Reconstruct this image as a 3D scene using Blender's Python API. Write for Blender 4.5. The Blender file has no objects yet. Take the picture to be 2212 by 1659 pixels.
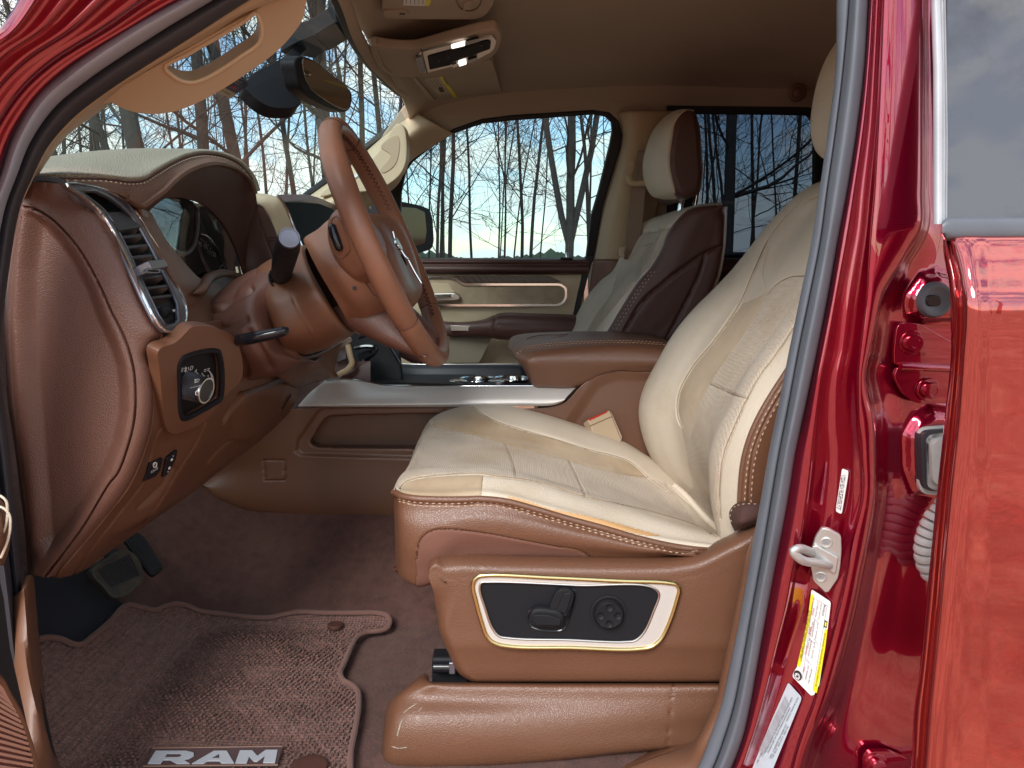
import bpy, bmesh, math, random
import numpy as np
from mathutils import Vector, Matrix
from mathutils.bvhtree import BVHTree

SC = bpy.context.scene
COL = SC.collection
# ---------------------------------------------------------------- camera
CAM_Z = 1.30
PITCH = math.radians(9.2)
FPX, CX, CY = 1661.6, 1106.0, 829.5          # focal length and centre for a 2212 x 1659 frame
cam_d = bpy.data.cameras.new('camera'); cam = bpy.data.objects.new('camera', cam_d); COL.objects.link(cam)
cam.location = (0, 0, CAM_Z); cam.rotation_euler = (math.radians(90) - PITCH, 0, 0)
cam_d.sensor_width = 36; cam_d.lens = 36 * FPX / 2212; cam_d.clip_start = .02; cam_d.clip_end = 3000
cam_d.dof.use_dof = False
SC.camera = cam
# ---------------------------------------------------------------- world, sun, exposure
SUN_EL, SUN_AZ = math.radians(40), math.radians(200)     # azimuth clockwise from +Y
w = bpy.data.worlds.new('World'); SC.world = w; w.use_nodes = True
nt = w.node_tree; nt.nodes.clear()
out = nt.nodes.new('ShaderNodeOutputWorld'); bg = nt.nodes.new('ShaderNodeBackground')
sky = nt.nodes.new('ShaderNodeTexSky'); sky.sky_type = 'NISHITA'; sky.sun_disc = False
sky.sun_elevation = SUN_EL; sky.sun_rotation = SUN_AZ; sky.air_density = 1.1; sky.dust_density = .3; sky.ozone_density = 1.2
tc = nt.nodes.new('ShaderNodeTexCoord'); mp = nt.nodes.new('ShaderNodeMapping'); mp.inputs['Scale'].default_value = (1, 1, 2.2)
n1 = nt.nodes.new('ShaderNodeTexNoise'); n1.inputs['Scale'].default_value = 7.0; mp.inputs['Location'].default_value = (3.1, 1.7, .4); n1.inputs['Detail'].default_value = 9; n1.inputs['Roughness'].default_value = .58
rp = nt.nodes.new('ShaderNodeValToRGB'); rp.color_ramp.elements[0].position = .45; rp.color_ramp.elements[1].position = .55
mx = nt.nodes.new('ShaderNodeMix'); mx.data_type = 'RGBA'
mx.inputs[7].default_value = (6.9, 6.9, 6.4, 1)
L = nt.links.new
L(tc.outputs['Generated'], mp.inputs[0]); L(mp.outputs[0], n1.inputs['Vector']); L(n1.outputs['Fac'], rp.inputs[0])
L(rp.outputs[0], mx.inputs[0]); L(sky.outputs[0], mx.inputs[6]); L(mx.outputs[2], bg.inputs[0]); L(bg.outputs[0], out.inputs[0])
bg.inputs[1].default_value = .10
sun_d = bpy.data.lights.new('sun', 'SUN'); sun_d.energy = 1.5; sun_d.angle = math.radians(25); sun_d.color = (1, .97, .93)
sun = bpy.data.objects.new('sun', sun_d); COL.objects.link(sun)
sd = Vector((math.sin(SUN_AZ) * math.cos(SUN_EL), math.cos(SUN_AZ) * math.cos(SUN_EL), math.sin(SUN_EL)))
sun.rotation_euler = sd.to_track_quat('Z', 'Y').to_euler(); sun.location = (0, -5, 6)
SC.view_settings.view_transform = 'Standard'; SC.view_settings.look = 'None'
SC.view_settings.exposure = 1.3; SC.view_settings.gamma = 1
SC.cycles.max_bounces = 10; SC.cycles.transparent_max_bounces = 16

# ---------------------------------------------------------------- pixel <-> place
cp, sp = math.cos(PITCH), math.sin(PITCH)
CAMP = np.array([0, 0, CAM_Z])
def ray(px, py):
    x = (px - CX) / FPX; u = (CY - py) / FPX
    d = np.array([x, cp + u * sp, -sp + u * cp])
    return d / d[1]
def W(px, py, Y): return CAMP + ray(px, py) * Y
def proj(P):
    P = np.asarray(P, float) - CAMP
    f = P[..., 1] * cp - P[..., 2] * sp; u = P[..., 1] * sp + P[..., 2] * cp
    return CX + FPX * P[..., 0] / f, CY - FPX * u / f
class Plane:
    """a flat place in the world; calling it with a pixel gives the point where that pixel's ray meets it"""
    def __init__(s, p, n):
        s.p = np.asarray(p, float); s.n = np.asarray(n, float); s.n = s.n / np.linalg.norm(s.n)
        if np.dot(CAMP - s.p, s.n) < 0: s.n = -s.n
    def __call__(s, px, py):
        r = ray(px, py); t = np.dot(s.p - CAMP, s.n) / np.dot(r, s.n)
        return CAMP + r * t
    def off(s, d): return Plane(s.p + s.n * d, s.n)
def PY(Y): return Plane((0, Y, 1), (0, -1, 0))
def P3(a, b, c):
    a, b, c = W(*a), W(*b), W(*c)
    return Plane(a, np.cross(b - a, c - a))
def A(p):
    if isinstance(p, (Vector, np.ndarray)): return np.asarray(p, float)
    return W(*p)

def cr(P, n, closed=False):
    """smooth curve through the points, n samples"""
    P = np.asarray(P, float)
    if closed: P = np.vstack([P[-2:], P, P[:3]])
    if len(P) == 2:
        t = np.linspace(0, 1, n)[:, None]; return P[0] * (1 - t) + P[1] * t
    s = np.concatenate([[0], np.cumsum(np.maximum(np.linalg.norm(np.diff(P, axis=0), axis=1), 1e-7) ** .75)])
    m = np.gradient(P, s, axis=0)
    a, b = (s[2], s[-3]) if closed else (s[0], s[-1])
    q = np.linspace(a, b, n, endpoint=not closed)
    return hermite(s, P, m, q)
def hermite(s, P, m, q):
    i = np.clip(np.searchsorted(s, q, side='right') - 1, 0, len(s) - 2)
    h = s[i + 1] - s[i]; t = (q - s[i]) / h
    sh = (slice(None),) + (None,) * (P.ndim - 1)
    t = t[sh]; h = h[sh]
    return ((2 * t**3 - 3 * t**2 + 1) * P[i] + (t**3 - 2 * t**2 + t) * h * m[i] + (-2 * t**3 + 3 * t**2) * P[i + 1] + (t**3 - t**2) * h * m[i + 1])
def poly(P, n):
    P = np.asarray(P, float); s = np.concatenate([[0], np.cumsum(np.linalg.norm(np.diff(P, axis=0), axis=1))])
    q = np.linspace(0, s[-1], n); return np.stack([np.interp(q, s, P[:, k]) for k in range(P.shape[1])], 1)
def rounded(pts, r, k=5):
    """polygon corners rounded with radius r (one number or one per corner)"""
    P = [np.array(p[:2], float) for p in pts]; o = []; n = len(P)
    for i in range(n):
        a, b, c = P[i - 1], P[i], P[(i + 1) % n]; rr = r[i] if isinstance(r, (list, tuple)) else r
        la, lc = np.linalg.norm(a - b), np.linalg.norm(c - b); d = min(rr, la * .49, lc * .49)
        if d < .01: o.append(b); continue
        p0 = b + (a - b) / la * d; p1 = b + (c - b) / lc * d
        for j in range(k + 1):
            t = j / k; o.append(p0 * (1 - t)**2 + 2 * b * t * (1 - t) + p1 * t * t)
    return o
def smooth2(pts, n=60, closed=True): return list(cr(np.array([p[:2] for p in pts], float), n, closed))

def pdist(X, Y, line):
    d = np.full(X.shape, 1e9)
    for (x0, y0), (x1, y1) in zip(line[:-1], line[1:]):
        vx, vy = x1 - x0, y1 - y0; l2 = vx * vx + vy * vy + 1e-9
        t = np.clip(((X - x0) * vx + (Y - y0) * vy) / l2, 0, 1)
        d = np.minimum(d, np.hypot(X - x0 - t * vx, Y - y0 - t * vy))
    return d
def inside(X, Y, pg):
    r = np.zeros(X.shape, bool); n = len(pg); j = n - 1
    for i in range(n):
        xi, yi = pg[i][:2]; xj, yj = pg[j][:2]
        if yi != yj:
            c = ((yi > Y) != (yj > Y)) & (X < (xj - xi) * (Y - yi) / (yj - yi) + xi); r ^= c
        j = i
    return r

# ---------------------------------------------------------------- objects
def setp(o, label=None, cat=None, group=None, kind=None):
    for k, v in (('label', label), ('category', cat), ('group', group), ('kind', kind)):
        if v: o[k] = v
    return o
def link(o, parent=None):
    COL.objects.link(o)
    if parent is not None:
        o.parent = parent
        o.matrix_parent_inverse = Matrix.Translation(-Vector(WORLDLOC.get(parent.name, (0, 0, 0))))
    return o
WORLDLOC = {}
def empty(name, loc, parent=None):
    o = bpy.data.objects.new(name, None); o.empty_display_size = .1
    COL.objects.link(o)
    if parent is not None:
        o.parent = parent; pl = Vector(WORLDLOC.get(parent.name, (0, 0, 0))); o.location = Vector(loc) - pl
    else: o.location = loc
    WORLDLOC[o.name] = tuple(loc)
    return o
def mesh_obj(name, V, F, mat, parent=None, smooth=True, angle=40, label=None, kind=None):
    me = bpy.data.meshes.new(name)
    me.from_pydata([tuple(map(float, v)) for v in V], [], [tuple(int(i) for i in f) for f in F]); me.update()
    return finish(name, me, mat, parent, smooth, angle, label, kind)
def finish(name, me, mat, parent=None, smooth=True, angle=40, label=None, kind=None):
    if mat is not None: me.materials.append(mat)
    if smooth:
        me.polygons.foreach_set('use_smooth', [True] * len(me.polygons))
        me.set_sharp_from_angle(angle=math.radians(angle))
    o = bpy.data.objects.new(name, me); link(o, parent); setp(o, label, kind=kind)
    return o

def biggest(mk, h, w):
    """keep only the largest connected patch of a face mask"""
    m = mk.reshape(h, w).copy(); best = None
    while m.any():
        s = tuple(np.argwhere(m)[0]); st = [s]; m[s] = False; comp = [s]
        while st:
            i, j = st.pop()
            for a, b in ((i + 1, j), (i - 1, j), (i, j + 1), (i, j - 1)):
                if 0 <= a < h and 0 <= b < w and m[a, b]: m[a, b] = False; st.append((a, b)); comp.append((a, b))
        if best is None or len(comp) > len(best): best = comp
    o = np.zeros((h, w), bool)
    if best: o[tuple(np.array(best).T)] = True
    return o.ravel()
class Net: pass
def net(name, rows, mat, parent=None, nu=40, nv=40, grooves=(), dents=(), zones=(), thick=0, ulin=False, vlin=False,
        noise=0, nscale=8, label=None, closed_u=False, angle=60, kind=None):
    """smooth surface through rows of (px, py, depth) points, with sewn grooves, dents and pieces cut out as parts of their own"""
    R = []
    for r in rows:
        P = np.array([A(p) for p in r])
        R.append(poly(P, nu) if ulin else cr(P, nu, closed_u))
    R = np.array(R)
    if vlin or len(R) == 2:
        s = np.concatenate([[0], np.cumsum(np.linalg.norm(np.diff(R, axis=0), axis=2).mean(1))])
        q = np.linspace(0, s[-1], nv); i = np.clip(np.searchsorted(s, q, side='right') - 1, 0, len(s) - 2)
        t = ((q - s[i]) / (s[i + 1] - s[i]))[:, None, None]; G = R[i] * (1 - t) + R[i + 1] * t
    else:
        s = np.concatenate([[0], np.cumsum(np.linalg.norm(np.diff(R, axis=0), axis=2).mean(1) ** .75)])
        G = hermite(s, R, np.gradient(R, s, axis=0), np.linspace(0, s[-1], nv))
    du = np.gradient(G, axis=1); dv = np.gradient(G, axis=0)
    N = np.cross(du, dv); N /= np.maximum(np.linalg.norm(N, axis=2, keepdims=True), 1e-9)
    side = np.sum(N * (CAMP - G), axis=2).mean(); flip = side < 0
    if flip: N = -N
    PX, PYY = proj(G)
    D = np.zeros(PX.shape)
    for g in grooves:
        line, wd, dp = g[:3]
        if len(line) > 2: line = cr(np.array(line, float), max(12, len(line) * 5))
        D -= dp * np.exp(-(pdist(PX, PYY, line) / wd) ** 2)
    for pg, dp, soft in dents:
        pg = [p[:2] for p in pg]; ins = inside(PX, PYY, pg); dd = pdist(PX, PYY, list(pg) + [pg[0]])
        t = np.clip(np.where(ins, dd, -dd) / soft * .5 + .5, 0, 1); D -= dp * t * t * (3 - 2 * t)
    if noise:
        rs = np.random.RandomState(7)
        for _ in range(10):
            k = rs.normal(size=3) * nscale; D += noise / 3.2 * np.sin(G @ k + rs.uniform(0, 6.3))
    G = G + N * D[..., None]
    nvv, nuu = PX.shape; V = G.reshape(-1, 3)
    idx = np.arange(nvv * nuu).reshape(nvv, nuu)
    if closed_u: idx = np.hstack([idx, idx[:, :1]])
    a, b, c, d = idx[:-1, :-1].ravel(), idx[:-1, 1:].ravel(), idx[1:, 1:].ravel(), idx[1:, :-1].ravel()
    F = np.stack([a, b, c, d], 1)
    if flip: F = F[:, ::-1]
    du = np.gradient(G, axis=1); dv = np.gradient(G, axis=0); NN = np.cross(du, dv); NN /= np.maximum(np.linalg.norm(NN, axis=2, keepdims=True), 1e-9)
    if flip: NN = -NN
    NN = NN.reshape(-1, 3)
    fx = PX.ravel()[F].mean(1); fy = PYY.ravel()[F].mean(1)
    left = np.ones(len(F), bool); o = Net(); o.objs = {}; o.V = V; o.F = F
    def make(nm, mask, mt, par, lb):
        f = F[mask]
        if len(f) == 0 or mt is None: return None
        u, inv = np.unique(f.ravel(), return_inverse=True)
        ob = mesh_obj(nm, V[u], inv.reshape(f.shape), mt, par, True, angle, lb, kind)
        if zones and not thick: ob.data.normals_split_custom_set_from_vertices([tuple(map(float, q)) for q in NN[u]])
        if thick:
            m = ob.modifiers.new('thickness', 'SOLIDIFY'); m.thickness = thick; m.offset = -1
        return ob
    zz = []
    for z in zones:
        nm, pg, mt = z[:3]; lb = z[3] if len(z) > 3 else None
        mk = biggest(left & inside(fx, fy, pg), nvv - 1, len(F) // (nvv - 1)); left &= ~mk; zz.append((nm, mk, mt, lb))
    o.base = make(name, left, mat, parent, label)
    for nm, mk, mt, lb in zz:
        o.objs.setdefault(nm, []).append(make(nm, mk, mt, parent, lb))
    o.bvh = BVHTree.FromPolygons([Vector(v) for v in V], [tuple(int(i) for i in f) for f in F])
    return o

def drape(bvh, line, off=.0006, n=None, smooth=True):
    line = np.array([p[:2] for p in line], float)
    if n is None: n = max(6, int(np.linalg.norm(np.diff(line, axis=0), axis=1).sum() / 6))
    L2 = cr(line, n) if smooth else poly(line, n)
    o = []
    for x, y in L2:
        r = Vector(ray(x, y)).normalized(); h = bvh.ray_cast(Vector(CAMP), r)
        if h[0] is None: continue
        nn = h[1] if h[1].dot(r) < 0 else -h[1]
        o.append(np.array(h[0] + nn * off))
    return np.array(o) if o else np.zeros((0, 3))

def frames(P, closed=False):
    n = len(P); T = np.gradient(P, axis=0)
    if closed:
        T = np.roll(P, -1, 0) - np.roll(P, 1, 0)
    T /= np.maximum(np.linalg.norm(T, axis=1, keepdims=True), 1e-9)
    up = np.array([0, 0, 1.]) if abs(T[0][2]) < .9 else np.array([1., 0, 0])
    a = np.cross(T[0], up); a /= np.linalg.norm(a); Aa = [a]
    for i in range(1, n):
        a = Aa[-1] - T[i] * np.dot(Aa[-1], T[i]); a /= max(np.linalg.norm(a), 1e-9); Aa.append(a)
    Aa = np.array(Aa); return Aa, np.cross(T, Aa)
def tube_geo(P, r, k=8, closed=False, caps=True, flat=1.0):
    P = np.asarray(P, float); n = len(P); Aa, B = frames(P, closed)
    r = np.full(n, r) if np.isscalar(r) else np.asarray(r)
    th = np.linspace(0, 2 * math.pi, k, endpoint=False)
    V = (P[:, None] + (Aa[:, None] * np.cos(th)[None, :, None] * flat + B[:, None] * np.sin(th)[None, :, None]) * r[:, None, None]).reshape(-1, 3)
    F = []
    m = n if closed else n - 1
    for i in range(m):
        for j in range(k):
            a = i * k + j; b = i * k + (j + 1) % k; i2 = (i + 1) % n
            F.append((a, b, i2 * k + (j + 1) % k, i2 * k + j))
    if caps and not closed:
        F.append(tuple(range(k - 1, -1, -1))); F.append(tuple((n - 1) * k + j for j in range(k)))
    return V, F
def tube(name, P, r, mat, parent=None, k=8, closed=False, smooth_n=0, flat=1.0, **kw):
    P = np.array([A(p) for p in P]); rr = r
    if smooth_n:
        if not np.isscalar(r): rr = np.interp(np.linspace(0, 1, smooth_n), np.linspace(0, 1, len(r)), r)
        P = cr(P, smooth_n, closed)
    V, F = tube_geo(P, rr, k, closed, True, flat)
    return mesh_obj(name, V, F, mat, parent, **kw)
class Acc:
    def __init__(s): s.V = []; s.F = []; s.n = 0
    def add(s, V, F):
        s.V.extend(V); s.F.extend([tuple(i + s.n for i in f) for f in F]); s.n += len(V)
    def box(s, c, ax, ay, az):
        c, ax, ay, az = map(np.asarray, (c, ax, ay, az))
        V = [c + i * ax + j * ay + k * az for i in (-1, 1) for j in (-1, 1) for k in (-1, 1)]
        s.add(V, [(0, 1, 3, 2), (4, 6, 7, 5), (0, 4, 5, 1), (2, 3, 7, 6), (0, 2, 6, 4), (1, 5, 7, 3)])
    def build(s, name, mat, parent=None, smooth=True, **kw): return mesh_obj(name, s.V, s.F, mat, parent, smooth, **kw)
def stitches(name, P, mat, parent, ln=.0045, gap=.0022, r=.0006, off=None):
    P = np.asarray(P)
    if len(P) < 2: return None
    s = np.concatenate([[0], np.cumsum(np.linalg.norm(np.diff(P, axis=0), axis=1))]); a = Acc(); q = 0
    f = lambda t: np.array([np.interp(t, s, P[:, k]) for k in range(3)])
    while q + ln < s[-1]:
        p0, p1 = f(q), f(q + ln); t = p1 - p0; l = np.linalg.norm(t); q += ln + gap
        if l < 1e-6 or l > ln * 1.5: continue
        t /= l; m = (p0 + p1) / 2; c = np.cross(t, CAMP - m); c /= np.linalg.norm(c); n = np.cross(c, t)
        if np.dot(n, CAMP - m) < 0: n = -n
        a.add([p0, m + c * r, m + n * r, m - c * r, m - n * r, p1], [(0, 1, 2), (0, 2, 3), (0, 3, 4), (0, 4, 1), (5, 2, 1), (5, 3, 2), (5, 4, 3), (5, 1, 4)])
    return a.build(name, mat, parent, kind='stuff') if a.n else None

def plate(name, pts, pl, th, mat, parent=None, bev=.002, seg=3, r=0, holes=(), label=None, angle=35, rise=0):
    """a flat piece: outline laid on a plane, with its own thickness and rounded edges; rise lifts it off the plane"""
    if r: pts = rounded(pts, r)
    if rise: pl = pl.off(rise)
    bm = bmesh.new(); n = Vector(pl.n); vs0 = []
    def loop(q):
        vs = [bm.verts.new(pl(p[0], p[1])) for p in q]
        return [bm.edges.new((vs[i], vs[(i + 1) % len(vs)])) for i in range(len(vs))], vs
    E, vs = loop(pts)
    if holes:
        for h in holes: E += loop(h)[0]
        bmesh.ops.triangle_fill(bm, edges=E, use_beauty=True, use_dissolve=False)
    else: bm.faces.new(vs)
    bm.normal_update()
    for f in bm.faces:
        if f.normal.dot(n) < 0: f.normal_flip()
    g = bmesh.ops.extrude_face_region(bm, geom=list(bm.faces))
    nv = [v for v in g['geom'] if isinstance(v, bmesh.types.BMVert)]
    bmesh.ops.translate(bm, verts=nv, vec=-n * th)
    bmesh.ops.recalc_face_normals(bm, faces=bm.faces)
    me = bpy.data.meshes.new(name); bm.to_mesh(me); bm.free()
    o = finish(name, me, mat, parent, True, angle, label)
    if bev:
        m = o.modifiers.new('edge', 'BEVEL'); m.width = min(bev, th * .49); m.segments = seg; m.limit_method = 'ANGLE'; m.angle_limit = math.radians(30)
        m.harden_normals = False
    return o
def lathe(name, c, ax, prof, mat, parent=None, k=32, **kw):
    """turned piece: prof = (distance along axis, radius)"""
    c = np.asarray(A(c), float); ax = np.asarray(ax, float); ax /= np.linalg.norm(ax)
    u = np.cross(ax, [0, 0, 1.]) if abs(ax[2]) < .9 else np.cross(ax, [1., 0, 0]); u /= np.linalg.norm(u); v = np.cross(ax, u)
    V = []; F = []
    for s_, r_ in prof:
        for j in range(k):
            t = 2 * math.pi * j / k; V.append(c + ax * s_ + (u * math.cos(t) + v * math.sin(t)) * max(r_, 1e-5))
    for i in range(len(prof) - 1):
        for j in range(k):
            F.append((i * k + j, i * k + (j + 1) % k, (i + 1) * k + (j + 1) % k, (i + 1) * k + j))
    F.append(tuple(range(k - 1, -1, -1))); F.append(tuple((len(prof) - 1) * k + j for j in range(k)))
    return mesh_obj(name, V, F, mat, parent, **kw)
def bx(name, c, ax, ay, az, mat, parent=None, bev=.003, seg=2, label=None):
    a = Acc(); a.box(c, ax, ay, az); o = a.build(name, mat, parent, label=label)
    bm = bmesh.new(); bm.from_mesh(o.data); bmesh.ops.recalc_face_normals(bm, faces=bm.faces); bm.to_mesh(o.data); bm.free()
    if bev:
        m = o.modifiers.new('edge', 'BEVEL'); m.width = bev; m.segments = seg; m.limit_method = 'ANGLE'
    return o
def lettering(name, body, pl, a, b, h, mat, parent, ext=.0002, rise=.0006, shear=0, bold=0):
    """text whose baseline runs from pixel a to pixel b on plane pl; h = letter height in metres"""
    o0 = pl.off(rise)(*a); x = pl.off(rise)(*b) - o0; wd = np.linalg.norm(x); x /= wd
    y = np.cross(pl.n, x)
    return text3(name, body, o0, x, y, pl.n, wd, h, mat, parent, ext, shear, bold)
def text3(name, body, o0, x, y, n, wd, h, mat, parent, ext=.0002, shear=0, bold=0):
    cu = bpy.data.curves.new(name, 'FONT'); cu.body = body; cu.extrude = 0; cu.shear = shear; cu.offset = bold; cu.resolution_u = 3
    ob = bpy.data.objects.new(name, cu); COL.objects.link(ob)
    bpy.context.view_layer.update()
    me = bpy.data.meshes.new_from_object(ob.evaluated_get(bpy.context.evaluated_depsgraph_get()))
    bpy.data.objects.remove(ob); V = np.array([v.co[:] for v in me.vertices])
    if len(V) == 0: return None
    mn, mxx = V.min(0), V.max(0); sx = wd / max(mxx[0] - mn[0], 1e-6); sy = h / max(mxx[1] - mn[1], 1e-6)
    for v in me.vertices:
        c = v.co; v.co = Vector(o0 + x * (c[0] - mn[0]) * sx + y * (c[1] - mn[1]) * sy)
    return finish(name, me, mat, parent, False)

def print_bars(pl, a, b, h, mat, parent, rise=.0006, seed=1, name='print'):
    """a line of print too small to read: short uneven strokes"""
    rs = random.Random(seed); q = pl.off(rise); o0 = q(*a); x = q(*b) - o0; L_ = np.linalg.norm(x); x /= L_; y = np.cross(pl.n, x); t = 0; c = Acc()
    while t < L_ - h * .5:
        wd = rs.uniform(.25, .6) * h; hh = h * rs.uniform(.6, 1)
        c.add([o0 + x * t, o0 + x * (t + wd), o0 + x * (t + wd) + y * hh, o0 + x * t + y * hh], [(0, 1, 2, 3)]); t += wd + h * rs.choice((.2, .25, .3, .9))
    return c.build(name, mat, parent, False, kind='stuff')

# ---------------------------------------------------------------- materials
MATS = {}
def mat(name, col, rough=.5, metal=0, coat=0, crough=.05, spec=.5, bump=None, var=0, vscale=6, sheen=0, alpha=1, emis=None, dirt=None, coatior=1.5):
    """bump: list of (kind, scale, strength, distance); var: how far the colour wanders"""
    m = bpy.data.materials.new(name); m.use_nodes = True; t = m.node_tree; N = t.nodes; b = N['Principled BSDF']; Lk = t.links.new
    b.inputs['Base Color'].default_value = (*col, 1); b.inputs['Roughness'].default_value = rough; b.inputs['Metallic'].default_value = metal
    b.inputs['Coat Weight'].default_value = coat; b.inputs['Coat Roughness'].default_value = crough; b.inputs['Specular IOR Level'].default_value = spec
    b.inputs['Coat IOR'].default_value = coatior
    if sheen: b.inputs['Sheen Weight'].default_value = sheen; b.inputs['Sheen Roughness'].default_value = .4
    tc = N.new('ShaderNodeTexCoord')
    src = None
    if var:
        n = N.new('ShaderNodeTexNoise'); n.inputs['Scale'].default_value = vscale; n.inputs['Detail'].default_value = 6; Lk(tc.outputs['Object'], n.inputs['Vector'])
        r = N.new('ShaderNodeMapRange'); r.inputs[1].default_value = .25; r.inputs[2].default_value = .75; r.inputs[3].default_value = 1 - var; r.inputs[4].default_value = 1 + var
        Lk(n.outputs['Fac'], r.inputs[0])
        mlt = N.new('ShaderNodeMix'); mlt.data_type = 'RGBA'; mlt.blend_type = 'MULTIPLY'; mlt.inputs[0].default_value = 1
        mlt.inputs[6].default_value = (*col, 1); cb = N.new('ShaderNodeCombineColor')
        for i in range(3): Lk(r.outputs[0], cb.inputs[i])
        Lk(cb.outputs[0], mlt.inputs[7]); src = mlt.outputs[2]
    if dirt:
        dc, ds, lo, hi = dirt
        n = N.new('ShaderNodeTexNoise'); n.inputs['Scale'].default_value = ds; n.inputs['Detail'].default_value = 8; n.inputs['Roughness'].default_value = .65; Lk(tc.outputs['Object'], n.inputs['Vector'])
        r = N.new('ShaderNodeMapRange'); r.inputs[1].default_value = lo; r.inputs[2].default_value = hi; Lk(n.outputs['Fac'], r.inputs[0])
        q = N.new('ShaderNodeMix'); q.data_type = 'RGBA'; q.inputs[7].default_value = (*dc, 1)
        if src: Lk(src, q.inputs[6])
        else: q.inputs[6].default_value = (*col, 1)
        Lk(r.outputs[0], q.inputs[0]); src = q.outputs[2]
    if src: Lk(src, b.inputs['Base Color'])
    prev = None
    for kind, sc, st, ds in (bump or []):
        if kind == 'v':
            x = N.new('ShaderNodeTexVoronoi'); x.feature = 'DISTANCE_TO_EDGE'; x.inputs['Scale'].default_value = sc; o = x.outputs['Distance']
            cr_ = N.new('ShaderNodeMapRange'); cr_.inputs[2].default_value = .25; Lk(o, cr_.inputs[0]); o2 = cr_.outputs[0]; Lk(tc.outputs['Object'], x.inputs['Vector'])
        elif kind == 'f':
            x = N.new('ShaderNodeTexVoronoi'); x.feature = 'F1'; x.inputs['Scale'].default_value = sc; x.inputs['Randomness'].default_value = .15
            Lk(tc.outputs['Object'], x.inputs['Vector']); o2 = x.outputs['Distance']
        elif kind == 'w':
            x = N.new('ShaderNodeTexWave'); x.inputs['Scale'].default_value = sc; x.inputs['Distortion'].default_value = 1.5; x.inputs['Detail'].default_value = 2; x.inputs['Detail Scale'].default_value = 3
            x.bands_direction = 'DIAGONAL'; Lk(tc.outputs['Object'], x.inputs['Vector']); o2 = x.outputs['Fac']
        else:
            x = N.new('ShaderNodeTexNoise'); x.inputs['Scale'].default_value = sc; x.inputs['Detail'].default_value = 5; Lk(tc.outputs['Object'], x.inputs['Vector']); o2 = x.outputs['Fac']
        bp = N.new('ShaderNodeBump'); bp.inputs['Strength'].default_value = st; bp.inputs['Distance'].default_value = ds; Lk(o2, bp.inputs['Height'])
        if prev: Lk(prev, bp.inputs['Normal'])
        prev = bp.outputs[0]
    if prev: Lk(prev, b.inputs['Normal'])
    if emis: b.inputs['Emission Color'].default_value = (*emis[0], 1); b.inputs['Emission Strength'].default_value = emis[1]
    return m
def glass(name, tint, refl=1.0, rough=.0, dust=0):
    m = bpy.data.materials.new(name); m.use_nodes = True; t = m.node_tree; t.nodes.clear(); N = t.nodes; Lk = t.links.new
    o = N.new('ShaderNodeOutputMaterial'); tr = N.new('ShaderNodeBsdfTransparent'); tr.inputs[0].default_value = (*tint, 1)
    gl = N.new('ShaderNodeBsdfGlossy'); gl.inputs['Roughness'].default_value = rough
    fr = N.new('ShaderNodeFresnel'); fr.inputs[0].default_value = 1.5; mt = N.new('ShaderNodeMath'); mt.operation = 'MULTIPLY'; mt.inputs[1].default_value = refl
    mxs = N.new('ShaderNodeMixShader'); Lk(fr.outputs[0], mt.inputs[0]); Lk(mt.outputs[0], mxs.inputs[0]); Lk(tr.outputs[0], mxs.inputs[1]); Lk(gl.outputs[0], mxs.inputs[2])
    last = mxs
    if dust:
        df = N.new('ShaderNodeBsdfDiffuse'); df.inputs[0].default_value = (.55, .52, .5, 1)
        tcn = N.new('ShaderNodeTexCoord'); nz = N.new('ShaderNodeTexNoise'); nz.inputs['Scale'].default_value = 7; nz.inputs['Detail'].default_value = 7; Lk(tcn.outputs['Object'], nz.inputs[0])
        mr = N.new('ShaderNodeMapRange'); mr.inputs[1].default_value = .35; mr.inputs[2].default_value = .75; mr.inputs[3].default_value = dust * 1.3; mr.inputs[4].default_value = dust * .6; Lk(nz.outputs['Fac'], mr.inputs[0])
        m2 = N.new('ShaderNodeMixShader'); Lk(mr.outputs[0], m2.inputs[0]); Lk(mxs.outputs[0], m2.inputs[1]); Lk(df.outputs[0], m2.inputs[2]); last = m2
    Lk(last.outputs[0], o.inputs[0]); return m

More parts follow.
